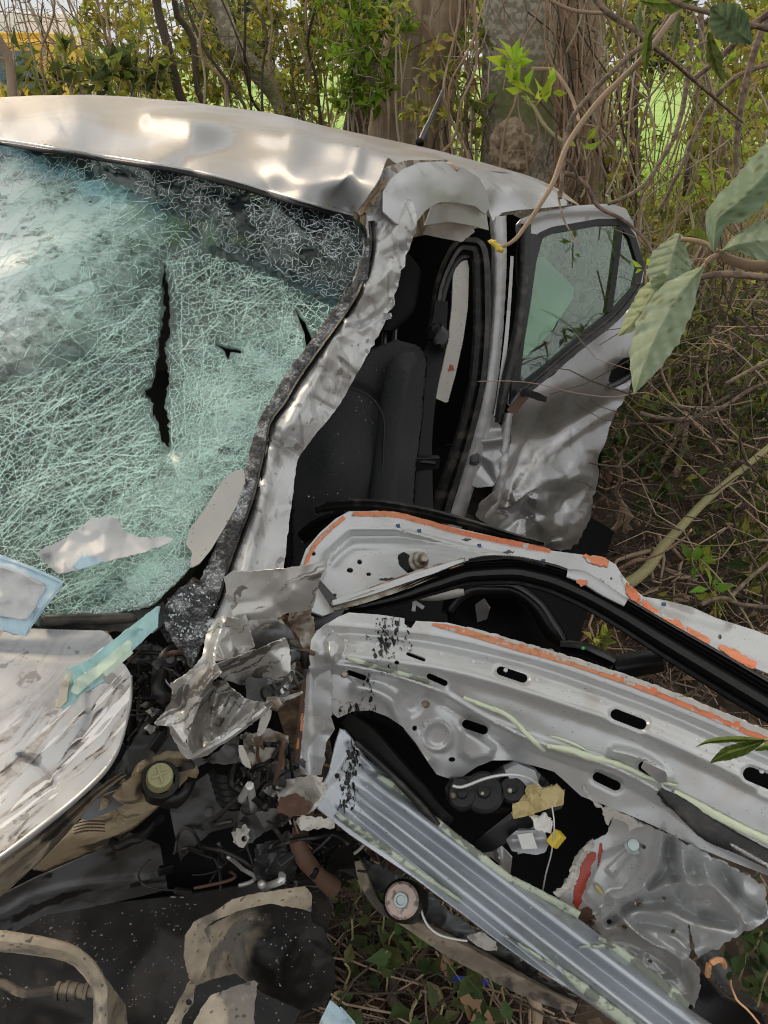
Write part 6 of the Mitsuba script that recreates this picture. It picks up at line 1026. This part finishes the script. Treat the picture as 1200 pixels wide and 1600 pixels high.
for i in range(70):                                # behind the roof at the left
    px = r.uniform(-40, 620); y = r.uniform(3.4, 5.5)
    a = W(px + r.normal(20, 40), r.uniform(180, 260), y); b = W(px + r.normal(-40, 70), r.uniform(-90, 30), y + r.normal(0, .2))
    a[2] = max(a[2] - .6, .05)
    vine(wander(a, b, 9, .04, r), r.uniform(.0035, .010), r.choice(['vine_bark', 'vine_grey', 'vine_grey', 'vine_dark', 'vine_bark']), 'left')
for i in range(66):                                # right edge, upper
    px = r.uniform(960, 1240); y = r.uniform(2.3, 3.8)
    if 1000 < px < 1090 and r.random() < .5: px += 110
    pa = max(px + r.normal(-70, 60), 1000); y = max(y, 2.7) if pa < 1080 else y
    a = W(pa, r.uniform(330, 620), y); b = W(px + r.normal(60, 90), r.uniform(-60, 160), y + r.normal(0, .15))
    mid = (a + b) / 2 + np.array([r.normal(0, .08), r.normal(0, .05), r.uniform(0, .22)])
    p = np.vstack([wander(a, mid, 5, .03, r), wander(mid, b, 5, .03, r)[1:]])
    vine(p, r.uniform(.002, .0052), r.choice(['vine_bark', 'vine_red', 'stem_green', 'vine_grey', 'stem_green', 'vine_bark']), 'right')
for i in range(84):                                # dark tangle lower right
    px, py = r.uniform(930, 1230), r.uniform(480, 1010); y = r.uniform(1.75, 2.9)
    if px < 1050 and py < 860: y = r.uniform(2.8, 3.4)
    a = W(px, py, y); a[2] = max(a[2], ground_z(a[0], a[1]) + .02)
    L = r.uniform(.25, .9); d = np.array([r.normal(.1, .6), r.normal(0, .35), r.normal(.25, .5)]); d /= np.linalg.norm(d)
    vine(wander(a, a + d * L, 8, .03, r), r.uniform(.0016, .0052), r.choice(['vine_bark', 'vine_red', 'vine_dark', 'vine_dark', 'vine_dark']), 'low', 22)
# the fine mass of dead twigs that nobody could count
ms = []
for i in range(2600):
    if i < 1500:
        px, py = r.uniform(930, 1260), r.uniform(430, 1060); y = r.uniform(1.7, 3.2)
        if px < 1060 and py < 860: y = r.uniform(2.75, 3.6)
    elif i < 2100: px, py = r.uniform(-60, 700), r.uniform(-40, 230); y = r.uniform(3.5, 6.5)
    else: px, py = r.uniform(690, 1240), r.uniform(-40, 420); y = r.uniform(3.2, 4.6)
    if i >= 2100 and 1000 < px < 1100 and 120 < py < 330 and r.random() < .75: continue
    a = W(px, py, y); a[2] = max(a[2], ground_z(a[0], a[1]) + .01)
    d = r.normal(0, 1, 3) * [1, .5, .8]; d /= np.linalg.norm(d); L = r.uniform(.08, .5)
    ms.append(tube(wander(a, a + d * L, 5, .018, r), np.linspace(r.uniform(.0012, .003), .0008, 5), 4))
one('dead_twigs', cat(ms[::2]), 'vine_dark', 'dark dry twigs deep in the thicket', 'twigs', kind='stuff', smooth=True)
one('dead_twigs', cat(ms[1:1500:6] + ms[1501::2]), 'vine_bark', 'fine mass of dry brown twigs filling the thicket', 'twigs', kind='stuff', smooth=True)
ms = []
for i in range(900):                                # litter twigs on the floor in view
    px, py = (r.uniform(460, 900), r.uniform(1340, 1640)) if i < 420 else (r.uniform(850, 1260), r.uniform(880, 1300))
    v = (py - 800) / F; d = 1.6 / (SP + v * CP); a = Q(px, py, d); a[2] = ground_z(a[0], a[1]) + r.uniform(.01, .06)
    dd = r.normal(0, 1, 3) * [1, 1, .15]; dd /= np.linalg.norm(dd)
    ms.append(tube(wander(a, a + dd * r.uniform(.06, .35), 5, .008, r), r.uniform(.001, .003), 4))
one('twig_litter', cat(ms[::3]), 'vine_bark', 'thin brown twigs strewn over the dark leaf litter', 'twigs', kind='stuff', smooth=True)
one('twig_litter', cat(ms[1::3] + ms[2::3]), 'vine_dark', 'dark dead twigs strewn over the leaf litter', 'twigs', kind='stuff', smooth=True)
# leaf litter
n = 9000; x = r.uniform(-2.5, 3.0, n); y = r.uniform(.3, 4.5, n); pos = np.stack([x, y, ground_z(x, y) + r.uniform(.005, .05, n)], -1)
dd = rdir(n, r); dd[:, 2] *= .25; m, c = leaves(pos, dd, np.tile([0, 0, 1.], (n, 1)) + rdir(n, r) * .5, r.uniform(.03, .09, n), r.uniform(.015, .035, n), pick(DRY, n, r, .35), fold=.3)
one('leaf_litter', m, 'dry_leaf', 'brown dead leaves covering the ground under the wreck', 'dead leaves', kind='stuff', smooth=False, color=c)

# ================================================================ leafy shrubs
def shrub(name, label, catg, group, clusters, n, size, cols, seed, droop=.15, stems=2, stem_mat='vine_grey', base=None):
    """clusters: (px, py, distance ahead, spread in px)"""
    r = np.random.default_rng(seed); k = thing(name, label, catg, group)
    cl = np.array(clusters, float); w = cl[:, 3] ** 1.5; w /= w.sum()
    cs = np.array([W(*q[:3]) for q in cl]); sp = cl[:, 3] * cl[:, 2] / F / 1.05
    foot = base if base is not None else np.array([cs[:, 0].mean(), cs[:, 1].mean() + .1, 0.0]); foot = np.array(foot, float); foot[2] = ground_z(foot[0], foot[1])
    tw, P_, D_ = [], [], []
    for ci in range(len(cs)):
        nt = max(3, int(n * w[ci] / 11))
        for _ in range(nt):
            a = cs[ci] + rdir(1, r)[0] * sp[ci] * r.uniform(.1, .9) * [1, .8, 1]; d = rdir(1, r, .5)[0]; L = r.uniform(.5, 1.2) * sp[ci]
            q = wander(a, a + d * L, 6, L * .04, r); tw.append(tube(q, [.0028, .0024, .002, .0018, .0014, .001], 4))
            m_ = r.integers(7, 14); t = r.uniform(.1, 1, m_); pp = np.stack([np.interp(t, np.linspace(0, 1, 6), q[:, j]) for j in range(3)], -1)
            P_.append(pp); D_.append(rdir(m_, r) * .9 + d * .5 + [0, 0, .1])
    P_, D_ = np.vstack(P_), np.vstack(D_); N = len(P_)
    for s in range(stems):
        tgt = cs[r.integers(len(cs))]; q = wander(foot + r.normal(0, .04, 3) * [1, 1, 0], tgt, 7, .03, r)
        add('stem', tube(q, np.linspace(.012, .004, 7), 6, 24), stem_mat, k, smooth=True)
    for ci in r.permutation(len(cs))[:6]: tw.append(tube(wander(foot + [0, 0, .3], cs[ci], 8, .03, r), np.linspace(.007, .003, 8), 5))
    add('twigs', cat(tw), stem_mat, k, smooth=True, kind='stuff')
    Ls = r.uniform(*size, N)
    m, c = leaves(P_, D_, rdir(N, r, .8), Ls, Ls * r.uniform(.35, .55, N), pick(cols, N, r), droop=droop)
    add('foliage', m, 'leaf', k, smooth=False, color=c, kind='stuff')
g = 'leafy shrubs behind the roof'; s = 400
for lab, cl, n, size, cols in [
    ('yellow-green shrub at the far left, round the yellow vehicle', [(60, 150, 4.2, 40), (110, 120, 4.3, 40), (20, 200, 4.0, 40), (140, 30, 4.6, 35)], 330, (.03, .07), YG + MG),
    ('dense yellow-green shrub behind the brightest part of the roof', [(180, 120, 4.1, 60), (230, 60, 4.4, 60), (160, 30, 4.6, 45), (250, 130, 4.0, 50), (200, 0, 4.6, 50)], 1100, (.03, .07), YG),
    ('broad-leaved dark green shrub low behind the roof at the left', [(60, 140, 3.7, 40), (120, 120, 3.7, 45), (180, 130, 3.6, 45), (225, 110, 3.6, 40)], 330, (.05, .10), DG + MG),
    ('bright shrub between the bent sapling and the leaning trunks', [(330, 60, 4.3, 60), (370, 120, 4.2, 55), (350, 0, 4.6, 60), (310, 120, 4.1, 40)], 1000, (.03, .065), YG + MG),
    ('bright shrub right of the leaning trunks', [(430, 40, 4.3, 60), (480, 100, 4.1, 60), (460, 160, 4.0, 45), (520, 40, 4.3, 55), (500, 0, 4.3, 50)], 1300, (.03, .07), YG + MG),
    ('fresh green shrub just left of the thick brown trunk', [(560, 80, 3.6, 45), (580, 140, 3.6, 40), (540, 20, 3.7, 50), (600, 40, 3.6, 40), (545, 150, 3.6, 30)], 900, (.03, .07), [(.20, .32, .04), (.28, .40, .05), (.15, .23, .04)]),
    ('sparse sprigs in front of the thick brown trunk', [(650, 120, 3.45, 40), (640, 60, 3.5, 35), (690, 170, 3.4, 25), (620, 20, 3.5, 30), (655, 180, 3.4, 20)], 170, (.025, .06), YG),
    ('ivy sprays between the two tall trunks', [(735, 150, 3.4, 30), (715, 120, 3.5, 25), (745, 60, 3.5, 25), (720, 190, 3.4, 25)], 150, (.03, .07), MG)]:
    s += 1; shrub('shrub', lab, 'shrub', None, cl, n, size, cols, s)
for lab, cl, n, size, cols in [
    ('light shrub under the opening to the field', [(1010, 340, 4.0, 45), (1050, 380, 3.8, 50), (1000, 420, 3.4, 40), (1080, 330, 4.0, 40), (990, 260, 4.4, 25), (1080, 300, 4.2, 30), (1040, 450, 3.2, 45)], 1000, (.025, .055), YG + MG),
    ('fine yellow-green sprays at the right edge above the big leaves', [(1150, 180, 3.0, 60), (1180, 100, 3.1, 55), (1120, 250, 2.9, 45), (1160, 30, 3.2, 50), (1100, 200, 3.2, 30), (1130, 320, 2.9, 45)], 800, (.03, .065), YG),
    ('dull green bramble at the right below the big leaves', [(1100, 520, 2.7, 60), (1060, 560, 2.7, 45), (1150, 580, 2.6, 55), (1020, 640, 2.5, 40), (1120, 460, 2.9, 60), (1180, 660, 2.4, 50)], 620, (.03, .065), DG + MG),
    ('dark low leaves in the tangle beside the rear door', [(1000, 720, 2.4, 40), (960, 700, 2.5, 25), (1020, 780, 2.3, 45), (980, 640, 2.6, 40)], 190, (.03, .06), DG + [(.10, .13, .02)]),
    ('dark ivy leaves at the right edge near the long bare branch', [(1180, 820, 2.1, 40), (1190, 760, 2.2, 35), (1170, 880, 2.0, 35), (1195, 920, 2.0, 25)], 110, (.05, .09), DG + MG),
    ('low green sprigs on the litter behind the window frame', [(1090, 880, 2.0, 18), (1050, 950, 1.95, 25), (940, 970, 1.9, 30), (1110, 940, 2.0, 22), (930, 1000, 1.8, 22)], 110, (.03, .06), MG + YG)]:
    s += 1; shrub('shrub', lab, 'shrub', None, cl, n, size, cols, s, stems=2, stem_mat='vine_bark')
# the soft bramble that fills the right: small leaves that nobody could count
r = np.random.default_rng(88)
n = 5200; px = r.uniform(940, 1260, n); py = r.uniform(-30, 560, n); yy = r.uniform(3.0, 5.2, n); px[(px < 1010) & (py > 330)] += 90
P_ = np.array([W(a, b, c) for a, b, c in zip(px, py, yy)]); cl = nfbm(P_ * [2.6, 2.6, 2.6], 3, 12)
k = (cl > .42) & (P_[:, 2] > ground_z(P_[:, 0], P_[:, 1])) & ~((px > 1000) & (px < 1095) & (py > 130) & (py < 320) & (r.random(n) < .85)); P_ = P_[k]; n = len(P_)
m, c = leaves(P_, rdir(n, r), rdir(n, r, .7), r.uniform(.03, .07, n), r.uniform(.014, .03, n), pick(YG + MG, n, r))
one('bramble', m, 'leaf', 'yellow-green bramble leaves filling the hedge at the right', 'bramble', kind='stuff', smooth=False, color=c)
n = 3000; px = r.uniform(960, 1260, n); py = r.uniform(480, 1000, n); yy = r.uniform(2.1, 3.2, n); yy[px < 1060] = r.uniform(2.8, 3.5, (px < 1060).sum())
P_ = np.array([W(a, b, c) for a, b, c in zip(px, py, yy)]); P_[:, 2] = np.maximum(P_[:, 2], ground_z(P_[:, 0], P_[:, 1]) + r.uniform(.01, .2, n)); cl = nfbm(P_ * [3, 3, 3], 3, 14); P_ = P_[cl > .47]; n = len(P_)
m, c = leaves(P_, rdir(n, r), rdir(n, r, .7), r.uniform(.025, .06, n), r.uniform(.012, .028, n), pick(DG + MG[:3] + [(.14, .095, .055), (.10, .07, .04)], n, r))
one('bramble', m, 'leaf', 'dull olive and dead leaves low in the dark tangle', 'bramble', kind='stuff', smooth=False, color=c)
# undergrowth under the wreck
def floor_pt(px, py, z=.0):
    v = (py - 800) / F; d = (1.6 - z) / (SP + v * CP); return Q(px, py, d)
for lab, cl, n in [('little green weed on the litter left of the round bush', [(560, 1400), (600, 1450)], 22), ('ivy sprig climbing below the round suspension bush', [(615, 1480), (605, 1510)], 26), ('weed at the bottom edge of the litter', [(650, 1590), (690, 1595)], 22), ('grassy weed right of the torn arch liner', [(550, 1460), (540, 1530)], 16), ('green weed under the ribbed panel', [(770, 1530), (790, 1545)], 24), ('weeds at the lower right corner beyond the torn panel', [(1180, 1480), (1190, 1540)], 60)]:
    s += 1; r = np.random.default_rng(s); k = thing('weed', lab, 'weed'); P_ = []
    for (px, py) in cl:
        c0 = floor_pt(px, py, .12); P_.append(c0 + r.normal(0, .045, (n // len(cl), 3)) * [1, 1, .7])
        add('stem', tube(wander(np.array([c0[0], c0[1], 0]), c0 + [0, 0, .05], 5, .008, r), .0022, 5, 12), 'stem_green', k, smooth=True)
    P_ = np.vstack(P_); N = len(P_); L = r.uniform(.025, .06, N)
    m, c = leaves(P_, rdir(N, r), rdir(N, r, 1.5), L, L * .6, pick(DG, N, r)); add('foliage', m, 'leaf', k, smooth=False, color=c)
for i, (px, py, a, L, lab) in enumerate([(712, 1545, .9, .11, 'large curled tan leaf on the litter below the lower arm'), (690, 1480, 1.4, .07, 'tan dead leaf right below the lower arm'), (545, 1540, 2.2, .06, 'small orange-brown dead leaf right of the arch liner')]):
    r = np.random.default_rng(900 + i); c0 = floor_pt(px, py, .06); dv = np.array([math.cos(a), -math.sin(a) * .7, -.2])
    m, c = leaves(c0[None], dv[None], np.array([[.1, -.5, .8]]), np.array([L]), np.array([L * .42]), np.array([[.36, .22, .12]])); one('dead_leaf', m, 'dry_leaf', lab, 'leaf', smooth=True, color=c)
one('blue_scrap', box(floor_pt(735, 1533, .05), (.07, .012, .008), frame_axes((1, -.15, .05))), 'blue_plastic', 'blue plastic strip lying in the litter under the lower arm', 'plastic scrap')
one('fallen_branch', tube(wander(floor_pt(640, 1600, .02), floor_pt(560, 1480, .06), 7, .01, np.random.default_rng(5)), np.linspace(.012, .008, 7), 8, 30), 'vine_dark', 'dark fallen branch in the litter under the wreck', 'branch', smooth=True)
one('fallen_branch', tube(wander(floor_pt(820, 1530, .12), floor_pt(850, 1640, .02), 7, .008, np.random.default_rng(6)), np.linspace(.013, .010, 7), 8, 30), 'vine_bark', 'brown upright branch under the bottom end of the ribbed panel', 'branch', smooth=True)
one('fallen_branch', tube([W(840, 985, 1.75), W(800, 1010, 1.7), W(740, 1040, 1.65)], .011, 8, 20), 'vine_bark', 'brown branch seen through the gap of the torn window frame', 'branch', smooth=True)

# ================================================================ named branches and sprays of the foreground
def branch(path, r0, r1, mat, label, world=False):
    p = np.array([Q(a, b, d) for a, b, d in path]); k = thing('branch', label, 'branch'); mat = 'branch_bark' if mat in ('vine_bark', 'vine_red', 'vine_dark') else mat
    n = max(20, len(p) * 7); add('stem', tube(p, np.linspace(r0, r1, len(p)), 9, n), mat, k, smooth=True); return k
def big_leaf(parent, outline_mid, width, label=None, cols=(.26, .33, .20), serr=0.08, name='leaf', curl=.02, seed=0):
    """outline_mid: midrib as (px, py, depth); width: half width in px along it."""
    r = np.random.default_rng(seed); p = spline(outline_mid, n=30); w = np.interp(np.linspace(0, 1, 30), np.linspace(0, 1, len(width)), width)
    tg = np.gradient(p[:, :2], axis=0); tg /= np.linalg.norm(tg, axis=1, keepdims=True); nr = np.stack([-tg[:, 1], tg[:, 0]], -1)
    cols_ = np.linspace(-1, 1, 15); S = w[:, None] * (1 + serr * ((np.arange(30) % 3 == 0) - .4))[:, None] * cols_[None]
    a = p[:, None, :2] + nr[:, None] * S[..., None] + tg[:, None] * (np.abs(cols_)[None, :, None] * w[:, None, None] * .25)
    d = p[:, 2][:, None] - np.abs(cols_)[None] ** 1.3 * curl + .0035 * np.cos(np.arange(30)[:, None] * 1.5 - np.abs(cols_)[None] * 5.0) * np.abs(cols_)[None] ** .5 + .004 * (np.abs(cols_) < .04)[None]
    d = d + (nfbm(np.stack([a[..., 0] / 25, a[..., 1] / 25, 0 * a[..., 0]], -1), 2, seed) - .5) * .012
    v = Q(a[..., 0], a[..., 1], d); i, j = np.meshgrid(np.arange(29), np.arange(14), indexing='ij'); k = i * 15 + j
    q = np.stack([k, k + 1, k + 16, k + 15], -1).reshape(-1, 4)
    c = np.tile(np.array(cols), (450, 1)); rib = (np.abs(cols_) < .1)[None] | ((np.cos(np.arange(30)[:, None] * 1.5 - np.abs(cols_)[None] * 5.0) < -.7) & (np.abs(cols_) < .9)[None])
    c *= (.82 + .36 * nfbm(np.stack([a[..., 0] / 9, a[..., 1] / 9, 0 * a[..., 0] + seed], -1), 3, seed).ravel())[:, None]; c[rib.ravel()] *= [1.25, 1.2, 1.3]
    sp = nfbm(np.stack([a[..., 0] / 6, a[..., 1] / 6, 0 * a[..., 0] + 9], -1), 2, seed + 3).ravel() > .78; c[sp] *= [.6, .5, .4]
    return add(name, trimesh.Trimesh(v.reshape(-1, 3), np.vstack([q[:, [0, 1, 2]], q[:, [0, 2, 3]]]), process=False), 'leaf', parent, smooth=True, color=c, label=label)
fb = branch([(778, 388, 1.05), (800, 378, 1.05), (822, 352, 1.06), (850, 310, 1.07), (862, 290, 1.08), (885, 230, 1.1), (930, 165, 1.12), (1000, 95, 1.15), (1060, 15, 1.18), (1090, -30, 1.2)], .0024, .0052, 'twig_tan', 'long tan branch reaching down in front of the rear door, tipped with yellow buds')
for x, y in [(771, 379), (774, 383), (778, 388), (783, 390)]:
    add('bud', lathe([(0, -.006), (.004, -.002), (.003, .005), (0, .009)], Q(x, y, 1.05), unit(Q(760, 370, 1.05) - Q(780, 388, 1.05)) + np.random.default_rng(x).normal(0, .4, 3), 8), 'label_yellow', fb)
b2 = branch([(875, 310, 1.25), (880, 260, 1.25), (888, 200, 1.25), (925, 145, 1.27), (975, 95, 1.28), (1040, 35, 1.3), (1062, -20, 1.3)], .0034, .0048, 'vine_bark', 'brown branch running close beside the long tan branch')
branch([(905, 290, 1.3), (896, 262, 1.28), (878, 240, 1.27), (868, 205, 1.26)], .0026, .0015, 'vine_bark', 'short crooked twig crossing the brown branch')
branch([(1012, 60, 1.2), (985, 42, 1.22), (950, 20, 1.22), (925, -10, 1.22)], .0042, .0046, 'vine_bark', 'dark branch coming in at the top towards the fork of the tan branch')
branch([(1010, 65, 1.2), (1050, 95, 1.3), (1090, 130, 1.4), (1160, 190, 1.5)], .004, .003, 'vine_bark', 'dark branch running down to the right from the fork')
branch([(860, 0, 1.3), (905, 18, 1.3), (945, 20, 1.28)], .003, .003, 'twig_tan', 'pale twig at the top edge left of the fork')
branch([(830, 108, 1.9), (858, 108, 1.9), (878, 125, 1.88), (898, 165, 1.85), (905, 190, 1.82)], .005, .004, 'twig_tan', 'twisted pale vine just right of the mossy trunk')
k = branch([(872, 300, 1.3), (880, 340, 1.25), (893, 365, 1.22), (903, 383, 1.2)], .0018, .001, 'vine_red', 'thin wispy twig hanging over the rear door window')
branch([(865, 285, 1.35), (885, 272, 1.34), (915, 288, 1.34), (932, 320, 1.35), (975, 345, 1.36), (1010, 378, 1.36), (1022, 400, 1.36)], .0045, .0025, 'vine_red', 'reddish twig curving over the top of the rear door')
for lab, pts, r0 in [('arching brown stem across the opening to the field', [(1078, 65, 2.2), (1070, 150, 2.2), (1055, 210, 2.2), (1030, 255, 2.2), (1005, 290, 2.2), (950, 318, 2.2)], .008), ('thick reddish stem right of the opening', [(1095, 20, 2.4), (1105, 130, 2.4), (1125, 200, 2.4), (1140, 280, 2.4)], .009), ('dark stem crossing the top right corner', [(1240, 0, 1.5), (1175, 40, 1.55), (1130, 85, 1.6), (1080, 125, 1.65)], .008),
                     ('pair of arching brown stems at the right edge', [(1240, 95, 1.7), (1160, 115, 1.7), (1105, 170, 1.72), (1060, 270, 1.75), (1030, 330, 1.8)], .006), ('upright brown stem at the right edge', [(1240, -20, 1.6), (1185, 60, 1.62), (1160, 150, 1.65), (1150, 230, 1.7), (1158, 290, 1.7)], .008)]:
    branch(pts, r0, r0 * .7, 'vine_bark' if 'red' not in lab else 'vine_red', lab)
branch([(1090, 435, 1.25), (1130, 428, 1.25), (1180, 432, 1.25), (1260, 440, 1.25)], .005, .006, 'vine_dark', 'dark horizontal stem behind the big foreground leaves')
branch([(975, 915, 2.0), (1010, 890, 2.02), (1035, 855, 2.05), (1060, 828, 2.08), (1095, 790, 2.12), (1140, 750, 2.16), (1190, 708, 2.2), (1260, 650, 2.3)], .016, .008, 'stem_green', 'long greenish bare branch slanting up through the dark tangle')
branch([(1095, 945, 1.9), (1130, 935, 1.9), (1160, 945, 1.9), (1250, 950, 1.9)], .006, .005, 'vine_bark', 'level twig over the litter behind the door frame')
branch([(1140, 935, 1.92), (1170, 905, 1.95), (1215, 870, 2.0)], .006, .005, 'vine_bark', 'twig rising to the right from the level twig')
branch([(1135, 600, 1.6), (1170, 580, 1.6), (1250, 540, 1.6)], .004, .004, 'vine_bark', 'thin dead twig at the right edge below the big leaves')
branch([(1000, 645, 2.1), (1060, 655, 2.1), (1120, 640, 2.1), (1180, 605, 2.1), (1250, 585, 2.1)], .006, .005, 'vine_red', 'long reddish twig across the tangle under the big leaves')
# spray with big pale leaves at the right
lb = branch([(1250, 400, .86), (1180, 415, .87), (1140, 405, .87), (1122, 395, .87)], .007, .005, 'twig_tan', 'foreground branch carrying big pale green leaves at the right edge')
LC = (.36, .43, .30)
add('leaf_stalk', tube([Q(*q) for q in [(1122, 395, .87), (1110, 385, .88), (1085, 376, .89), (1065, 374, .9)]], .003, 7, 16), 'twig_tan', lb, smooth=True)
add('leaf_stalk', tube([Q(*q) for q in [(1122, 398, .87), (1110, 404, .86), (1098, 418, .86)]], .003, 7, 12), 'twig_tan', lb, smooth=True)
big_leaf(lb, [(1100, 416, .86), (1066, 455, .85), (1035, 505, .85), (1012, 555, .86), (991, 615, .88)], [2, 32, 38, 26, 1], 'largest pale leaf, hanging in the middle of the spray', LC, seed=1)
big_leaf(lb, [(1062, 365, .93), (1052, 395, .93), (1045, 425, .935), (1036, 456, .95)], [6, 33, 35, 14], 'rounded pale leaf behind the largest leaf', LC, seed=2)
big_leaf(lb, [(1045, 430, .95), (1020, 460, .94), (1000, 490, .94), (965, 525, .95)], [10, 22, 17, 1], 'narrow pale leaf pointing at the rear door', (.40, .46, .28), seed=3)
big_leaf(lb, [(1115, 392, .87), (1118, 350, .84), (1160, 310, .82), (1250, 210, .78)], [4, 30, 34, 30], 'twisted leaf rising to the right edge', (.27, .35, .24), seed=4, curl=.05)
big_leaf(lb, [(1128, 392, .87), (1160, 380, .84), (1210, 375, .82), (1280, 370, .82)], [2, 30, 40, 20], 'broad leaf cut by the right edge', LC, seed=5)
big_leaf(lb, [(1108, 382, .9), (1090, 370, .93), (1070, 368, .96)], [3, 16, 1], 'small olive leaf under the stalk', (.16, .20, .04), seed=6)
# leaves hanging at the top right
tb = branch([(1010, -30, 1.05), (1060, 5, 1.05), (1110, 20, 1.05), (1180, 40, 1.05), (1260, 60, 1.05)], .003, .004, 'vine_bark', 'twig at the top right hung with dull green leaves')
for i, (mid, w, col) in enumerate([([(1175, 68, 1.0), (1150, 45, 1.0), (1128, 25, 1.0), (1112, 10, 1.0)], [2, 30, 28, 3], (.12, .17, .09)), ([(1108, 50, 1.08), (1115, 85, 1.08), (1128, 125, 1.1)], [3, 14, 1], (.15, .18, .05)), ([(1030, 30, 1.1), (1012, 60, 1.12), (1008, 120, 1.14)], [2, 9, 1], (.14, .19, .05)),
                                   ([(1062, 20, 1.1), (1055, 50, 1.12), (1052, 80, 1.13)], [2, 9, 1], (.17, .21, .10)), ([(1000, 0, 1.1), (1040, 5, 1.1), (1085, -4, 1.1)], [2, 18, 2], (.16, .22, .05)), ([(1000, 10, 1.2), (998, 30, 1.2), (1000, 50, 1.2)], [2, 8, 1], (.22, .27, .14)), ([(1115, 90, 1.12), (1122, 105, 1.12), (1132, 130, 1.12)], [2, 9, 1], (.2, .22, .08))]):
    big_leaf(tb, mid, w, None, col, seed=20 + i)
# leaf tips on the right over the door
db = branch([(1260, 1140, .80), (1215, 1152, .81), (1190, 1158, .82)], .002, .0015, 'stem_green', 'green leaf sprig reaching in at the right over the torn door')
big_leaf(db, [(1195, 1157, .82), (1160, 1170, .83), (1130, 1180, .84), (1110, 1192, .85)], [2, 11, 11, 1], None, (.19, .26, .07), seed=31)
big_leaf(db, [(1195, 1157, .82), (1150, 1155, .83), (1110, 1158, .84), (1088, 1167, .85)], [2, 5, 5, .6], None, (.19, .25, .08), seed=32)
big_leaf(db, [(1180, 1172, .81), (1215, 1162, .8), (1260, 1150, .8)], [2, 12, 10], None, (.20, .28, .08), seed=33)
# fresh shoots
def shoot(path, r0, lab, tips, size, col, seed):
    r = np.random.default_rng(seed); k = thing('shoot', lab, 'shoot'); p = np.array([Q(*q) for q in path]); add('stem', tube(p, np.linspace(r0, r0 * .6, len(p)), 7, 24), 'stem_green', k, smooth=True)
    for (x, y, d, n) in tips:
        c0 = Q(x, y, d); N = n; L = r.uniform(*size, N); dd = rdir(N, r, .6)
        m, c = leaves(np.repeat(c0[None], N, 0) + dd * .006, dd, rdir(N, r, .5), L, L * .42, pick([col], N, r, .12)); add('leaf_tuft', m, 'leaf', k, smooth=True, color=c)
shoot([(880, 222, 1.3), (850, 195, 1.3), (832, 165, 1.3), (815, 150, 1.3)], .0035, 'bright yellow-green shoot standing out before the mossy trunk', [(800, 98, 1.3, 9), (805, 137, 1.3, 7), (822, 143, 1.3, 6), (846, 160, 1.3, 4), (858, 145, 1.32, 9), (797, 110, 1.3, 6)], (.022, .042), (.34, .48, .05), 1)
shoot([(915, 250, 1.25), (912, 230, 1.25), (908, 222, 1.25)], .0015, 'small pale shoot on the tan branch', [(905, 232, 1.25, 4), (912, 222, 1.25, 3)], (.022, .034), (.34, .44, .06), 2)
shoot([(1180, 990, 1.9), (1120, 900, 1.92), (1092, 872, 1.93)], .003, 'green shoot in the dark tangle behind the torn door frame', [(1088, 878, 1.93, 9), (1110, 920, 1.92, 4)], (.04, .06), (.20, .36, .05), 3)
shoot([(1005, 520, 1.4), (1008, 470, 1.4), (1010, 425, 1.4)], .0015, 'tiny bright shoot beside the rear window corner', [(1008, 420, 1.4, 5)], (.02, .03), (.36, .50, .05), 4)
for i in range(26):
    r = np.random.default_rng(700 + i); px, py, d = r.uniform(1040, 1195), r.uniform(60, 330), r.uniform(1.8, 2.6)
    if px < 1090 and 150 < py < 260: continue
    shoot([(px + 20, py + 40, d), (px + 8, py + 20, d), (px, py, d)], .002, 'small yellow-green shoot in the tangle at the right edge', [(px, py, d, int(r.integers(4, 8))), (px + 8, py + 18, d, 3)], (.02, .045), (.32, .42, .06), 700 + i)
for k in [k for k in labels if k.startswith('shoot') and labels[k]['label'].startswith('small yellow')]: labels[k]['group'] = 'yellow-green shoots at the right edge'
# yellow vehicle far behind the thicket at the left
TK = thing('truck', 'yellow vehicle half hidden by the thicket at the far left', 'truck'); ty = 14.0
c0 = W(20, 95, ty)
add('cab', box([c0[0], ty + 1.0, c0[2] - .45], (1.05, 1.6, 1.5), None, .1), 'truck_yellow', TK)
add('cab_roof', box([c0[0], ty + 1.0, c0[2] + .34], (.95, 1.5, .10), None, .3), 'truck_yellow', TK)
add('windscreen', box([c0[0] - .03, ty + .19, c0[2] - .12], (.62, .02, .52), None, .2), 'truck_glass', TK)
add('body', box([c0[0] - 1.4, ty + 2.6, c0[2] - .2], (3.6, 1.5, 1.9), None, .05), 'truck_white', TK)
for dx in (-2.6, .2): add('wheel', lathe([(.2, -.14), (.45, -.14), (.48, -.1), (.48, .1), (.45, .14), (.2, .14)], [c0[0] + dx, ty + 1.0, .48], (0, 1, 0), 24), 'black_rubber', TK)
# trees behind the viewer's left and right that the paint mirrors
